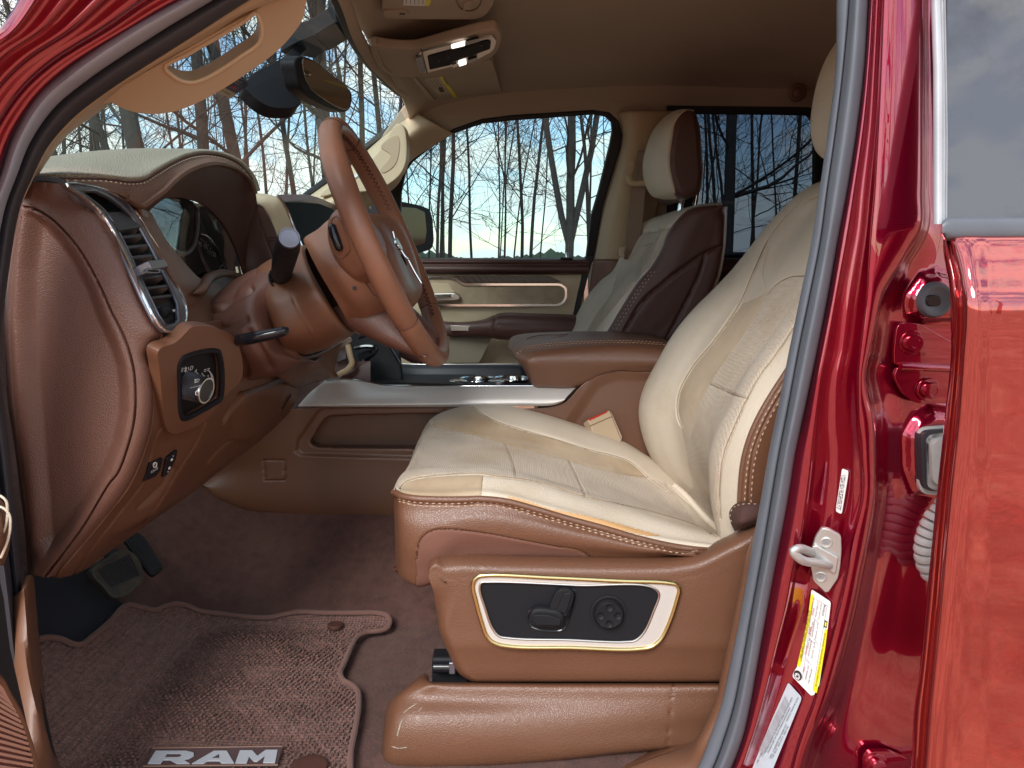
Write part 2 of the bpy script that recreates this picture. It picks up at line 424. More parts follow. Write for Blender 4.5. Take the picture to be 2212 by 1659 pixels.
GRAIN = [('v', 380, .36, .0007), ('n', 60, .12, .002)]
FINE = [('v', 800, .22, .0004), ('n', 40, .08, .002)]
M = dict(
    brown=mat('brown_leather', (.138, .059, .041), .42, bump=GRAIN, var=.10, spec=.65, coat=.1, crough=.4),
    brown_plain=mat('brown_plastic', (.155, .065, .034), .40, bump=FINE, var=.07, spec=.7),
    brown_seat=mat('brown_seat_leather', (.150, .064, .034), .40, bump=GRAIN, var=.12, spec=.7, coat=.12, crough=.42),
    brown_dark=mat('shaded_brown_leather', (.085, .035, .027), .42, bump=FINE, var=.10),  # same brown leather, with the far side's shade put into the colour
    rim=mat('rim_leather', (.235, .102, .060), .40, bump=[('n', 90, .10, .001), ('v', 900, .10, .0003)], var=.16, vscale=14),
    beige=mat('beige_leather', (.60, .515, .41), .45, bump=GRAIN, var=.07, dirt=((.50, .39, .27), 5, .55, .8)),
    beige_pad=mat('beige_pad_leather', (.42, .355, .265), .5, bump=[('v', 300, 1.0, .0014)], var=.10),
    suede=mat('tan_suede', (.44, .335, .225), .75, bump=[('f', 700, .25, .0005), ('n', 30, .2, .002)], var=.16, vscale=16, sheen=.3, dirt=((.33, .225, .13), 9, .45, .72)),
    fabric=mat('perforated_fabric', (.52, .435, .345), .7, bump=[('f', 360, 1.0, .0016), ('n', 25, .2, .002)], var=.09, vscale=9, sheen=.1, dirt=((.41, .31, .21), 7, .46, .72)),
    trim=mat('beige_plastic', (.60, .47, .31), .45, bump=FINE, var=.04),
    pillar=mat('pillar_plastic', (.48, .36, .235), .5, bump=FINE, var=.05),
    liner=mat('headliner_cloth', (.43, .345, .265), .85, bump=[('n', 700, .25, .0006)], var=.05),
    carpet=mat('brown_carpet', (.105, .047, .037), .95, bump=[('n', 900, .8, .002), ('n', 160, .6, .004)], var=.28, vscale=60, sheen=.06, dirt=((.15, .075, .055), 8, .52, .8)),
    black=mat('black_plastic', (.014, .014, .017), .5, spec=.18, bump=FINE),
    blackm=mat('black_matt', (.012, .012, .015), .6),
    gloss=mat('gloss_black', (.010, .010, .014), .12),
    rubber=mat('grey_rubber', (.115, .125, .148), .38, var=.10, vscale=20, spec=.4),
    rubber_d=mat('dark_rubber', (.030, .030, .038), .5, var=.1),
    bulb=mat('sky_lit_rubber', (.33, .35, .42), .42, var=.08, vscale=30),  # pale grey carries the sky's light on the upper seal
    seal=mat('light_rubber', (.42, .43, .46), .5, var=.1, vscale=25),
    chrome=mat('chrome', (.80, .80, .80), .12, 1),
    satin=mat('satin_silver', (.62, .58, .54), .30, 1, bump=[('n', 500, .05, .0003)]),
    silver=mat('silver_paint', (.62, .585, .555), .36, .25, bump=[('n', 900, .06, .0003)]),
    gun=mat('gunmetal', (.22, .22, .26), .35, .8),
    yellow_chrome=mat('chrome_yellow_reflection', (.72, .60, .30), .18, 1),  # plain chrome, its yellow reflection mixed into the colour
    paint=mat('crimson_paint', (.36, .0016, .034), .25, .85, coat=1, crough=.012, coatior=1.9, var=.06, vscale=300, dirt=((.42, .18, .18), 170, .665, .72)),
    door_paint=mat('reflection_tinted_crimson', (.46, .038, .040), .10, .8, coat=1, crough=.01, coatior=2.1, bump=[('n', 9, .13, .02), ('n', 45, .02, .004)]),  # body crimson with the ground's orange reflection in its base colour
    steel=mat('zinc_steel', (.55, .55, .54), .42, .7, var=.1, vscale=40),
    white=mat('label_white', (.82, .82, .80), .4), yellow=mat('label_yellow', (.85, .75, .02), .4), ink=mat('ink', (.02, .02, .02), .5),
    greyl=mat('label_grey', (.46, .52, .57), .35, var=.05, vscale=120), red=mat('red_plastic', (.55, .02, .015), .35),
    thread=mat('tan_thread', (.62, .42, .28), .7), threadd=mat('brown_thread', (.10, .035, .03), .7), threadb=mat('beige_thread', (.60, .52, .40), .7),
    wood=mat('dark_wood', (.045, .022, .016), .28, bump=[('w', 30, .3, .0006)], var=.3, vscale=25),
    navy=mat('navy_paper', (.01, .035, .12), .5), tagw=mat('tag_paper', (.55, .47, .34), .6), redp=mat('red_print', (.5, .02, .04), .5),
    grey_ink=mat('grey_print', (.55, .55, .55), .5), greyl2=mat('print_grey', (.30, .30, .32), .5),
    belt=mat('belt_webbing', (.22, .14, .095), .8, bump=[('w', 300, .3, .0004)]),
    conduit=mat('pale_conduit', (.50, .50, .49), .55, var=.12, vscale=40),
    clear=glass('clear_glass', (.70, .79, .81), .4), shield=glass('windshield_glass', (.64, .75, .77), .5), dark=glass('privacy_glass', (.25, .28, .32), .9),
    privacy_out=mat('smudged_privacy_glass', (.075, .08, .095), .25, spec=.5, coat=.8, crough=.0, dirt=((.05, .05, .055), 5, .56, .68)),  # grey base over dark glass, with darker smudges
    cover=glass('cluster_glass', (.80, .80, .82), .22),
    dimmirror=mat('darkened_mirror', (.10, .085, .07), .05, 1),  # mirror darkened in colour for the dim trees it reflects
    mirror=mat('mirror_glass', (.62, .60, .52), .03, 1),
    screen=mat('screen_glass', (.006, .006, .009), .6, spec=.08),
    slatm=mat('vent_slat', (.045, .046, .052), .45),
    pocket=mat('door_pocket_plastic', (.27, .215, .15), .6, bump=FINE),
    seam=mat('seam_shadow_thread', (.30, .22, .14), .8),
    dashd=mat('glare_lightened_brown', (.24, .135, .090), .45, bump=[('v', 300, .8, .0012)], var=.12),  # brown lightened to hold the sky glare on the hood band
)
# ================================================================ the truck
truck = empty('pickup_truck', (0, 1.6, 0))
setp(truck, 'crimson crew cab pickup truck, front door open onto its brown and cream leather cab', 'pickup truck')

# ---------------- driver door opening: rubber seals
SR = [(-60, 1812, 1836, 1878), (0, 1810, 1834, 1875), (150, 1806, 1821, 1866), (275, 1791, 1806, 1851), (415, 1771, 1786, 1829),
      (520, 1755, 1772, 1809), (633, 1732, 1750, 1789), (760, 1706, 1724, 1764), (874, 1684, 1703, 1740), (982, 1662, 1682, 1717),
      (1071, 1647, 1667, 1703), (1174, 1628, 1650, 1684), (1312, 1604, 1625, 1658), (1452, 1576, 1600, 1633), (1530, 1558, 1584, 1619),
      (1590, 1537, 1566, 1605), (1659, 1509, 1540, 1579), (1760, 1440, 1480, 1525)]
rows = []
for y, l, s, r in SR:
    rows.append([(l + 2, y, .81), (l, y, .785), (l + (s - l) * .5, y, .778), (s - 2, y, .776), (s, y, .782), (s + 3, y, .772),
                 (s + (r - s) * .45, y, .757), (r - 4, y, .764), (r, y, .785), (r - 1, y, .80)])
sealR = net('door_seal', rows, M['rubber'], truck, 40, 120, label='grey rubber door seal along the centre pillar',
            zones=[('seal_lip', [(s - 1, y) for y, l, s, r in SR] + [(l - 6, y) for y, l, s, r in reversed(SR)], M['seal'] if False else M['rubber'])])
# front part of the opening: grey bulb and dark inner strip, sweeping from the roof down to the sill
def lerp_(a, b, t): return (a[0] + (b[0] - a[0]) * t, a[1] + (b[1] - a[1]) * t)
SL = [((470, -60), (430, 20 - 60), (640, -60)), ((375, 0), (415, 0), (537, 0)), ((250, 70), (300, 60), (420, 75)), ((137, 150), (170, 160), (225, 200)),
      ((75, 207), (112, 228), (155, 255)), ((25, 295), (68, 300), (100, 320)), ((0, 375), (38, 385), (67, 387)), ((-25, 450), (10, 450), (45, 440)),
      ((-48, 600), (-18, 590), (20, 575)), ((-58, 780), (-25, 780), (0, 783)), ((-45, 950), (-15, 950), (17, 945)), ((-22, 1103), (5, 1103), (33, 1103)),
      ((5, 1275), (22, 1275), (46, 1268)), ((22, 1400), (34, 1400), (50, 1395)), ((44, 1540), (52, 1540), (62, 1535))]
r1 = []; r2 = []
for a, b, c in SL:
    b = lerp_(a, c, .5); m1 = lerp_(a, b, .5); m2 = lerp_(b, c, .5)
    r1.append([(a[0], a[1], .80), (a[0], a[1], .765), (*m1, .742), (*b, .760), (*lerp_(b, c, .04), .785)])
    r2.append([(*lerp_(b, a, .04), .785), (*lerp_(b, c, .03), .772), (*m2, .768), (c[0] - 2, c[1], .778), (c[0], c[1], .80)])
net('door_seal', r1[:10], M['bulb'], truck, 24, 100, label='grey bulb seal round the windshield pillar')
net('door_seal', r1[9:], M['rubber_d'], truck, 24, 40, label='ribbed dark seal at the front of the door opening')
net('door_seal', r2, M['rubber_d'], truck, 24, 120, label='dark inner rubber seal along the windshield pillar')

# ---------------- crimson windshield pillar outside the seal, with its stepped channels
def lerp(a, b, t): return (a[0] + (b[0] - a[0]) * t, a[1] + (b[1] - a[1]) * t)
AP = []
for (x0, y0), (x1, y1) in [((90, -130), (640, -60)), ((60, -40), (430, -5)), ((0, 62), (300, 62)), ((-60, 110), (160, 148)), ((-110, 170), (90, 210)), ((-160, 260), (30, 300)), ((-210, 380), (6, 380)), ((-230, 460), (-15, 460))]:
    ds = [(0, .66), (.10, .655), (.16, .672), (.30, .675), (.34, .69), (.50, .692), (.55, .715), (.72, .72), (.80, .745), (.92, .748), (1, .775)]
    AP.append([(*lerp((x0, y0), (x1, y1), t), d) for t, d in ds])
net('body_pillar', AP, M['paint'], truck, 60, 50, thick=.004, label='crimson painted windshield pillar with stepped channels')

# ---------------- centre pillar jamb
JB = [  # y, a, b, c, d, e
    (-60, 1877, 1896, 1914, 1992, 2012), (0, 1875, 1893, 1911, 1990, 2013), (150, 1865, 1885, 1905, 1990, 2017), (275, 1850, 1876, 1899, 1990, 2019), (415, 1828, 1857, 1891, 1989, 2019),
    (495, 1812, 1849, 1884, 1986, 2036), (571, 1800, 1834, 1879, 1945, 2041), (646, 1788, 1819, 1874, 1905, 2056), (760, 1763, 1804, 1860, 1882, 2056), (807, 1755, 1792, 1855, 1872, 2053),
    (907, 1735, 1784, 1857, 1889, 2042), (982, 1716, 1787, 1864, 1892, 2034), (1071, 1702, 1780, 1866, 1892, 2026), (1162, 1686, 1768, 1846, 1878, 2015),
    (1237, 1670, 1748, 1833, 1862, 2008), (1312, 1657, 1732, 1816, 1847, 2002), (1412, 1640, 1700, 1791, 1822, 1992), (1507, 1622, 1672, 1765, 1794, 1980),
    (1600, 1600, 1640, 1731, 1757, 1972), (1659, 1578, 1618, 1714, 1739, 1969), (1760, 1520, 1560, 1690, 1712, 1958)]
rows = []
for y, a, b, c, d, e in JB:
    rows.append([(a - 6, y, .80), (a, y, .778), (a + (b - a) * .35, y, .765), (a + (b - a) * .5, y, .764), (a + (b - a) * .7, y, .776), (b, y, .784), (b + (c - b) * .25, y, .783), (b + (c - b) * .7, y, .764), (c - 3, y, .755), (c, y, .748), (c + (d - c) * .2, y, .747),
                 (c + (d - c) * .8, y, .750), (d, y, .755), (d + 5, y, .775), (d + (e - d) * .15 + 6, y, .795), (d + (e - d) * .6, y, .802), (e + 10, y, .805), (e + 90, y, .808)])
JCREASE = [(y, a + (b - a) * .9) for y, a, b, c, d, e in JB]
jamb = net('pillar_jamb', rows, M['paint'], truck, 150, 200, thick=.003, label='crimson centre pillar between the front and rear doors',
           dents=[([(1990, 600), (1960, 640), (1962, 672), (1985, 690), (2060, 690), (2060, 605), (2020, 592)], -.010, 10),
                  ([(1975, 905), (1955, 940), (1957, 1010), (1975, 1060), (2060, 1060), (2060, 890), (2010, 885)], -.010, 10)])
# second, narrow raised flange beside the seal
fl = []
for y, a, b, c, d, e in JB:
    fl.append((a + (b - a) * .42, y))

# ---------------- rear door: skin, front edge, window and mouldings
RD = [  # y, edge x, crease x, front-skin x
    (497, 2036, 2040, 2056), (512, 2038, 2048, 2060), (545, 2040, 2056, 2073), (600, 2050, 2070, 2083), (645, 2055, 2075, 2090), (700, 2056, 2076, 2089), (760, 2056, 2072, 2084), (900, 2043, 2061, 2074),
    (1037, 2029, 2046, 2060), (1187, 2014, 2032, 2046), (1312, 2002, 2022, 2036), (1452, 1988, 2008, 2022), (1532, 1977, 2000, 2014), (1659, 1970, 1990, 2004), (1760, 1960, 1980, 1994)]
def dy(y):
    return np.interp(y, [497, 512, 560, 645, 662, 900, 1300, 1760], [.692, .682, .668, .652, .650, .655, .657, .664])
rows = []
for y, e, c, f in RD:
    k = dy(y)
    rows.append([(e, y, k + .05), (e, y, k + .024), (e + (c - e) * .5, y, k + .016), (c, y, k + .018), (c + (f - c) * .35, y, k + .005), (f, y, k), (f + 14, y, k - .003), (2140, y, k - .0035), (2260, y, k - .004), (2420, y, k - .004)])
net('rear_door', rows, M['door_paint'], truck, 90, 150, thick=.003, label='crimson rear door reflecting trees and leaf litter', ulin=False)
RW = P3((2050, 0, .745), (2050, 470, .690), (2300, 470, .690))
plate('rear_door_glass', [(2046, -80), (2420, -80), (2420, 476), (2046, 476)], RW, .004, M['privacy_out'], truck, bev=0, label='smudged dark rear side window')
M['seal_rubber'] = M['rubber']
rows = []
for y in (-80, 0, 150, 300, 400, 484):
    k = np.interp(y, [0, 480], [.742, .684]); x0 = np.interp(y, [-80, 0, 150, 484], [2010, 2013, 2018, 2018]); x1 = np.interp(y, [-80, 0, 275, 484], [2040, 2043, 2048, 2046])
    rows.append([(x0, y, k + .02), (x0, y, k + .004), (x0 + 8, y, k), (x0 + 18, y, k + .001), (x0 + 20, y, k + .004), (x1 - 6, y, k + .004), (x1 - 3, y, k + .0), (x1, y, k + .004), (x1, y, k + .012)])
net('window_moulding', rows, M['seal'], truck, 40, 40, label='pale upright moulding at the front of the rear side window', vlin=True)
rows = []
for x, xs in ((2036, 1), (2041, 0), (2050, 0), (2060, 0), (2200, 0), (2420, 0)):
    t0 = 476 + (8 if xs else 0)
    rows.append([(x, t0, .700), (x, t0 - 6, .686), (x, t0, .680), (x, t0 + 20, .678), (x, 511 - xs * 10, .679), (x, 518 - xs * 14, .684), (x, 520 - xs * 14, .700)])
net('belt_moulding', rows, M['rubber'], truck, 30, 30, label='grey rubber belt moulding under the rear side window', vlin=True)
# ---------------- hardware on the centre pillar
JP = P3((1930, 700, .796), (1900, 1400, .800), (2050, 900, .802))
# upper hinge: two stacked leaves, bolts, stamped numbers
hinge = plate('door_hinge', rounded([(1938, 700), (1965, 697), (1990, 700), (2075, 750), (2075, 792), (1932, 788), (1931, 760)], [14, 4, 6, 2, 2, 8, 6]), JP, .005, M['paint'], truck, .0015, rise=.010, label='upper hinge of the rear door, painted body colour')
plate('hinge_leaf', rounded([(1938, 793), (2075, 797), (2075, 872), (1978, 872), (1950, 850), (1945, 842), (1931, 815)], [6, 2, 2, 14, 4, 4, 10]), JP, .005, M['paint'], hinge, .0015, rise=.008)
for p in ((1987, 765), (2080, 790)): pass
for q in ((1970, 740), (2007, 842)):
    c = JP.off(.011)(*q)
    lathe('washer', c, JP.n, [(-.002, .0125), (0, .0125), (.0012, .0118), (.0012, .006)], M['paint'], hinge, 28)
    lathe('bolt', c + JP.n * .001, JP.n, [(0, .0088), (.005, .0088), (.0062, .0080), (.0062, .005), (.0054, .0045), (.0054, .001)], M['paint'], hinge, 24)
tube('hinge_barrel', [JP.off(.012)(1945, 791), JP.off(.012)(2070, 797)], .0042, M['paint'], hinge, 10)
lettering('stamping', 'HR0038', JP, (1939, 829), (1966, 829), .0042, M['paint'], hinge, rise=.0086)
lettering('stamping', '078', JP, (1984, 769), (2000, 769), .0036, M['paint'], hinge, rise=.0106)
h2 = plate('door_hinge', rounded([(1868, 1700), (1868, 1640), (1880, 1624), (1920, 1624), (1960, 1640), (1985, 1700)], [2, 8, 14, 8, 6, 2]), JP, .006, M['paint'], truck, .0015, rise=.010, label='lower hinge of the rear door, mostly below the frame')
c = JP.off(.011)(1893, 1652)
lathe('bolt', c, JP.n, [(-.002, .0135), (0, .0135), (.0012, .0128), (.0012, .0088), (.006, .0088), (.0072, .0080), (.0072, .001)], M['paint'], h2, 28)
# rubber plug
c = JP.off(.012)(2021, 648)
lathe('rubber_plug', c, JP.n, [(-.004, .0185), (0, .0182), (.003, .0165), (.0035, .0135), (.003, .0125)], M['rubber'], truck, 40, label='round grey rubber plug in the pillar')
plate('plug_centre', rounded([(2001, 637), (2034, 637), (2034, 662), (2001, 662)], 12), JP, .004, M['gloss'], bpy.data.objects['rubber_plug'], .001, rise=.0165)
# wiring boot and corrugated conduit
bt = empty('wiring_boot', JP(2020, 1000), truck); setp(bt, 'ribbed pale grey wiring boot between pillar and rear door')
for i, (x0, dx, rs) in enumerate(((1983, 0, .014), (1997, 4, .020), (2012, 8, .026))):
    o = plate('boot_ring', rounded([(x0, 925 + i * 12), (2080, 918 + i * 12), (2080, 1072 - i * 9), (x0 + 4, 1068 - i * 9)], [26, 2, 2, 22]), JP, .006, M['conduit'], bt, .0026, rise=rs)
plate('boot_web', rounded([(1990, 932), (2080, 926), (2080, 1064), (1994, 1060)], [22, 2, 2, 20]), JP, .02, M['rubber_d'], bt, .001, rise=.020)
cdt = empty('wiring_conduit', JP(2000, 1200), truck); setp(cdt, 'pale corrugated wiring conduit behind the rear door edge')
path = [(2036, 1092), (2026, 1106), (2016, 1120), (2008, 1136), (2001, 1152), (1996, 1168), (1994, 1185), (1995, 1202), (1999, 1219), (2008, 1236)]
for i, (x, y) in enumerate(path):
    c = JP.off(.018)(x + 6, y); tx, ty = path[min(i + 1, 9)][0] - path[max(i - 1, 0)][0], path[min(i + 1, 9)][1] - path[max(i - 1, 0)][1]
    l = math.hypot(tx, ty); ax = JP.off(.018)(x + tx / l, y + ty / l) - JP.off(.018)(x, y)
    r = .0115 if i < 2 else .0125
    lathe('conduit_rib', c, ax, [(-.0042, r * .72), (-.0034, r * .93), (0, r), (.0034, r * .93), (.0042, r * .72)], M['conduit'], cdt, 24)

# striker
SP = P3((1760, 1150, .765), (1790, 1280, .768), (1840, 1200, .757))
st = plate('door_striker', rounded([(1775, 1141), (1790, 1143), (1817, 1158), (1818, 1190), (1815, 1225), (1810, 1250), (1790, 1279), (1783, 1280), (1757, 1255), (1752, 1225), (1753, 1190), (1762, 1160)], 6), SP, .005, M['steel'], truck, .0016, rise=.006, label='pale zinc door striker with two star screws')
for q in ((1785, 1172), (1773, 1246)):
    lathe('screw', SP.off(.0062)(*q), SP.n, [(-.001, .0062), (.0006, .0060), (.0010, .0052), (.0004, .0032), (-.0006, .0028), (-.0006, .0004)], M['steel'], st, 6 if False else 24)
    for k in range(3):
        a = math.pi / 3 * k; u = SP(q[0] + 5 * math.cos(a), q[1] + 5 * math.sin(a)) - SP(q[0], q[1]); ln = np.linalg.norm(u); u /= ln
        o = bx('star_recess', SP.off(.0069)(*q), u * .0030, np.cross(SP.n, u) * .0006, SP.n * .0003, M['greyl2'], st, 0)
P = [SP.off(.004)(1759, 1197), SP.off(.018)(1745, 1190), SP.off(.034)(1722, 1186), SP.off(.036)(1714, 1190), SP.off(.034)(1728, 1207), SP.off(.022)(1760, 1216), SP.off(.004)(1800, 1222)]
tube('striker_loop', P, .0047, M['steel'], st, 12, smooth_n=40, flat=.8)
plate('striker_bridge', rounded([(1755, 1180), (1764, 1178), (1812, 1205), (1806, 1240), (1796, 1238), (1784, 1222), (1752, 1205)], 4), SP, .004, M['steel'], st, .0014, rise=.0095)
lettering('stamping', '52', SP, (1768, 1222), (1776, 1223), .002, M['ink'], st, rise=.0118)

# labels on the pillar, each its own plane that follows the metal
BV = jamb.bvh
def lab_plane(a, b, c, lift=.0012):
    pts = [drape(BV, [p, (p[0] + 1, p[1] + 1)], lift, 2)[0] for p in (a, b, c)]
    return Plane(pts[0], np.cross(pts[1] - pts[0], pts[2] - pts[0])).off(.002)
L1 = lab_plane((1818, 1020), (1808, 1105), (1826, 1060))
o = plate('warranty_label', rounded([(1819, 1012), (1832, 1017), (1831, 1030), (1818, 1108), (1816, 1110), (1806, 1105), (1806, 1096)], 3), L1, .0006, M['white'], truck, 0, label='narrow white theft-protection label above the striker')
for k, x in enumerate((1.5, 5, 8.5)): print_bars(L1, (1808 + x, 1098 + k * 2), (1819 + x, 1026 - k), .0016, M['ink'], o, .0004, k)
L2 = lab_plane((1752, 1290), (1735, 1470), (1790, 1330))
tl = plate('tire_label', rounded([(1753, 1273), (1794, 1300), (1793, 1312), (1783, 1390), (1769, 1480), (1758, 1501), (1752, 1503), (1712, 1462), (1713, 1455), (1722, 1440), (1735, 1390), (1747, 1320)], [4, 5, 2, 2, 2, 2, 3, 3, 3, 2, 2, 2]), L2, .0006, M['white'], truck, 0, label='white and yellow tire and loading label below the striker')
plate('yellow_band', [(1752, 1283), (1757, 1286), (1749, 1342), (1738, 1394), (1728, 1442), (1722, 1438), (1733, 1390), (1745, 1335)], L2, .0005, M['yellow'], tl, 0, rise=.0004)
plate('yellow_band', [(1782, 1358), (1787, 1360), (1782, 1400), (1773, 1452), (1764, 1497), (1756, 1492), (1766, 1442), (1776, 1392)], L2, .0005, M['yellow'], tl, 0, rise=.0004)
plate('symbol', [(1781, 1339), (1787, 1343), (1785, 1357), (1779, 1354)], L2, .0005, M['ink'], tl, 0, rise=.0006)
plate('symbol', [(1782.5, 1343), (1785.5, 1345), (1784.3, 1354), (1781.3, 1352)], L2, .0005, M['yellow'], tl, 0, rise=.0009)
o = L2.off(.001)(1723.5, 1459)
lathe('tire_drawing', o, L2.n, [(0, .0052), (.0002, .0052)], M['ink'], tl, 24); lathe('wheel_drawing', L2.off(.0013)(1722.5, 1461), L2.n, [(0, .0034), (.0002, .0034)], M['white'], tl, 24)
for k in range(4):
    a = math.pi / 4 * k; q = (1722.5, 1461)
    u = L2(q[0] + 5 * math.cos(a), q[1] + 5 * math.sin(a)) - L2(*q); u /= np.linalg.norm(u)
    bx('spoke_drawing', L2.off(.0016)(*q), u * .003, np.cross(L2.n, u) * .00028, L2.n * .0001, M['ink'], tl, 0)
for t, a, b, h, m in (('TIRE AND LOADING INFORMATION', (1731, 1425), (1750, 1320), .0024, 'ink'),
                   ('THE COMBINED WEIGHT OF OCCUPANTS AND CARGO SHOULD NEVER EXCEED', (1732, 1432), (1760, 1290), .0019, 'ink'),
                   ('XXX KG OR XXX LB', (1746, 1400), (1757, 1345), .0018, 'ink'),
                   ('TIRE', (1737, 1454), (1740, 1441), .0022, 'redp'), ('FRONT', (1742, 1415), (1746, 1396), .0022, 'redp'), ('REAR', (1750, 1370), (1753, 1355), .0022, 'redp'), ('SPARE', (1757, 1330), (1760, 1314), .0022, 'redp'),
                   ('ORIGINAL SIZE', (1741, 1470), (1748, 1438), .0018, 'ink'), ('P275/55R20', (1748, 1418), (1754, 1385), .0018, 'ink'), ('P275/55R20', (1756, 1376), (1761, 1340), .0018, 'ink'), ('P265/70R17', (1763, 1334), (1769, 1302), .0018, 'ink'),
                   ('TIRE PRESSURE', (1748, 1478), (1755, 1445), .0018, 'ink'), ('250 KPA, 36 PSI', (1755, 1424), (1762, 1388), .0018, 'ink'), ('250 KPA, 36 PSI', (1763, 1382), (1769, 1346), .0018, 'ink'), ('410 KPA, 60 PSI', (1770, 1340), (1776, 1306), .0018, 'ink'),
                   ('SEE OWNER MANUAL FOR ADDITIONAL INFORMATION', (1764, 1484), (1784, 1368), .0018, 'ink'), ('6M787248', (1779, 1331), (1784, 1308), .0024, 'ink')):
    lettering('print', t, L2, a, b, h, M[m], tl, rise=.0014)
a_ = Acc()
for q in (((1733, 1468), (1756, 1300)), ((1756, 1490), (1786, 1312)), ((1763, 1295), (1789, 1310)), ((1748, 1430), (1741, 1420)), ((1757, 1378), (1767, 1392)), ((1748, 1379), (1760, 1390)), ((1740, 1425), (1752, 1436)), ((1755, 1333), (1768, 1344))):
    p0, p1 = L2.off(.0008)(*q[0]), L2.off(.0008)(*q[1]); u = (p1 - p0) / 2; nrm = np.cross(L2.n, u / np.linalg.norm(u)); a_.box((p0 + p1) / 2, u, nrm * .00018, L2.n * .0001)
a_.build('ruled_lines', M['greyl2'], tl, kind='stuff')
L3 = lab_plane((1705, 1490), (1640, 1640), (1720, 1520))
vl = plate('certification_label', rounded([(1703, 1475), (1730, 1505), (1730, 1512), (1668, 1664), (1610, 1664), (1630, 1640), (1700, 1480)], [4, 4, 3, 2, 2, 2, 2]), L3, .0006, M['greyl'], truck, 0, label='pale grey certification label with a long barcode')
a_ = Acc(); rs = random.Random(3); t = 0
while t < 1:
    wd = rs.choice((.004, .006, .010, .014)); a0 = np.array(L3.off(.0006)(1696 - 58 * t, 1502 + 116 * t)); b0 = np.array(L3.off(.0006)(1704 - 56 * t, 1519 + 116 * t))
    nx = np.array(L3.off(.0006)(1696 - 58 * (t + wd), 1502 + 116 * (t + wd))) - a0
    a_.add([a0, a0 + nx, b0 + nx, b0], [(0, 1, 2, 3)]); t += wd + rs.choice((.005, .007, .011))
a_.build('barcode', M['greyl2'], vl, False, kind='stuff')
for t_, a, b in (('THIS VEHICLE CONFORMS TO ALL APPLICABLE U.S.A. FEDERAL MOTOR VEHICLE SAFETY', (1654, 1628), (1713, 1508)), ('STANDARDS IN EFFECT ON THE DATE OF MANUFACTURE SHOWN ABOVE', (1660, 1628), (1708, 1530)),
                 ('VIN: 1C6SRFKT0KN500337', (1664, 1640), (1700, 1566)), ('TYPE: TRUCK   MDH: 012714   PAINT: PRV', (1669, 1640), (1704, 1570)), ('LBS 7100', (1636, 1650), (1647, 1628)), ('VEHICLE MADE IN U.S.A.', (1700, 1560), (1726, 1507))):
    lettering('print', t_, L3, a, b, .0019, M['ink'], vl, rise=.0006)

# ---------------- sill and scuff trims, driver side
rows = [[(20, 1290, .79), (26, 1290, .765), (50, 1272, .76), (64, 1244, .80), (74, 1250, .86)], [(24, 1330, .79), (30, 1330, .755), (52, 1325, .748), (68, 1310, .80), (80, 1320, .87)], [(30, 1450, .76), (38, 1450, .73), (58, 1450, .722), (76, 1430, .79), (92, 1450, .86)], [(48, 1560, .73), (56, 1560, .70), (75, 1560, .70), (88, 1540, .78), (104, 1560, .84)], [(62, 1640, .71), (70, 1640, .68), (92, 1630, .69), (100, 1600, .78), (125, 1640, .84)], [(70, 1720, .69), (80, 1720, .66), (105, 1720, .68), (150, 1710, .78), (180, 1730, .83)]]
net('sill_trim', rows, M['brown_plain'], truck, 20, 50, thick=.004, label='brown sill trim at the front of the door opening')
rows = [[(1650, 1105, .86), (1655, 1108, .80), (1668, 1100, .79)], [(1624, 1174, .86), (1628, 1176, .80), (1650, 1174, .79)], [(1595, 1300, .86), (1600, 1302, .80), (1625, 1300, .79)], [(1566, 1440, .86), (1571, 1442, .80), (1600, 1442, .79)],
        [(1545, 1530, .86), (1550, 1532, .80), (1585, 1532, .79)], [(1500, 1600, .86), (1512, 1607, .80), (1568, 1590, .79)], [(1400, 1640, .84), (1495, 1664, .80), (1545, 1660, .79)], [(1250, 1700, .80), (1420, 1750, .80), (1500, 1740, .79)]]
net('pillar_trim', rows, M['brown_plain'], truck, 20, 60, thick=.004, label='brown lower trim inside the centre pillar seal')
rows = [[(1330, 1655, .885), (1430, 1612, .90), (1540, 1585, .90)], [(1300, 1675, .86), (1430, 1632, .865), (1540, 1606, .865)], [(1250, 1720, .82), (1430, 1700, .82), (1560, 1680, .82)]]
net('sill_trim', rows, M['brown_plain'], truck, 30, 20, thick=.004, label='brown sill trim beside the seat base')

# ---------------- windshield pillar trim (driver side) and grab handle
PT = [((640, -60), (760, -80)), ((537, 0), (690, -25)), ((420, 75), (552, 22)), ((330, 132), (470, 72)), ((225, 200), (300, 170)), ((155, 255), (215, 238)), ((100, 320), (140, 295)), ((67, 387), (76, 384)), ((45, 440), (48, 430))]
rows = [[(a[0] - 4, a[1] - 4, .80), (a[0], a[1], .80), (*lerp(a, b, .5), .815), (b[0] - 3, b[1] - 2, .845), (b[0] + 2, b[1] + 2, .88)] for a, b in PT]
net('pillar_trim', rows, M['pillar'], truck, 24, 60, thick=.003, label='tan trim on the driver side windshield pillar')
GP = P3((280, 230, .845), (520, 60, .84), (560, 140, .875))
out_ = [(205, 232), (240, 205), (300, 165), (370, 125), (470, 68), (560, 18), (640, -40), (668, -30), (661, 10), (655, 40), (630, 78), (600, 110), (540, 155), (480, 194), (420, 226), (370, 243), (325, 247), (290, 243), (255, 230), (240, 222)]
hole = [(356, 146), (400, 120), (470, 80), (530, 44), (552, 28), (562, 45), (566, 70), (560, 92), (520, 122), (475, 152), (440, 171), (415, 178), (390, 174), (372, 163)]
gh = plate('grab_handle', smooth2(out_, 90), GP, .022, M['pillar'], truck, .007, 5, holes=[smooth2(hole, 50)], label='tan grab handle on the driver side windshield pillar')
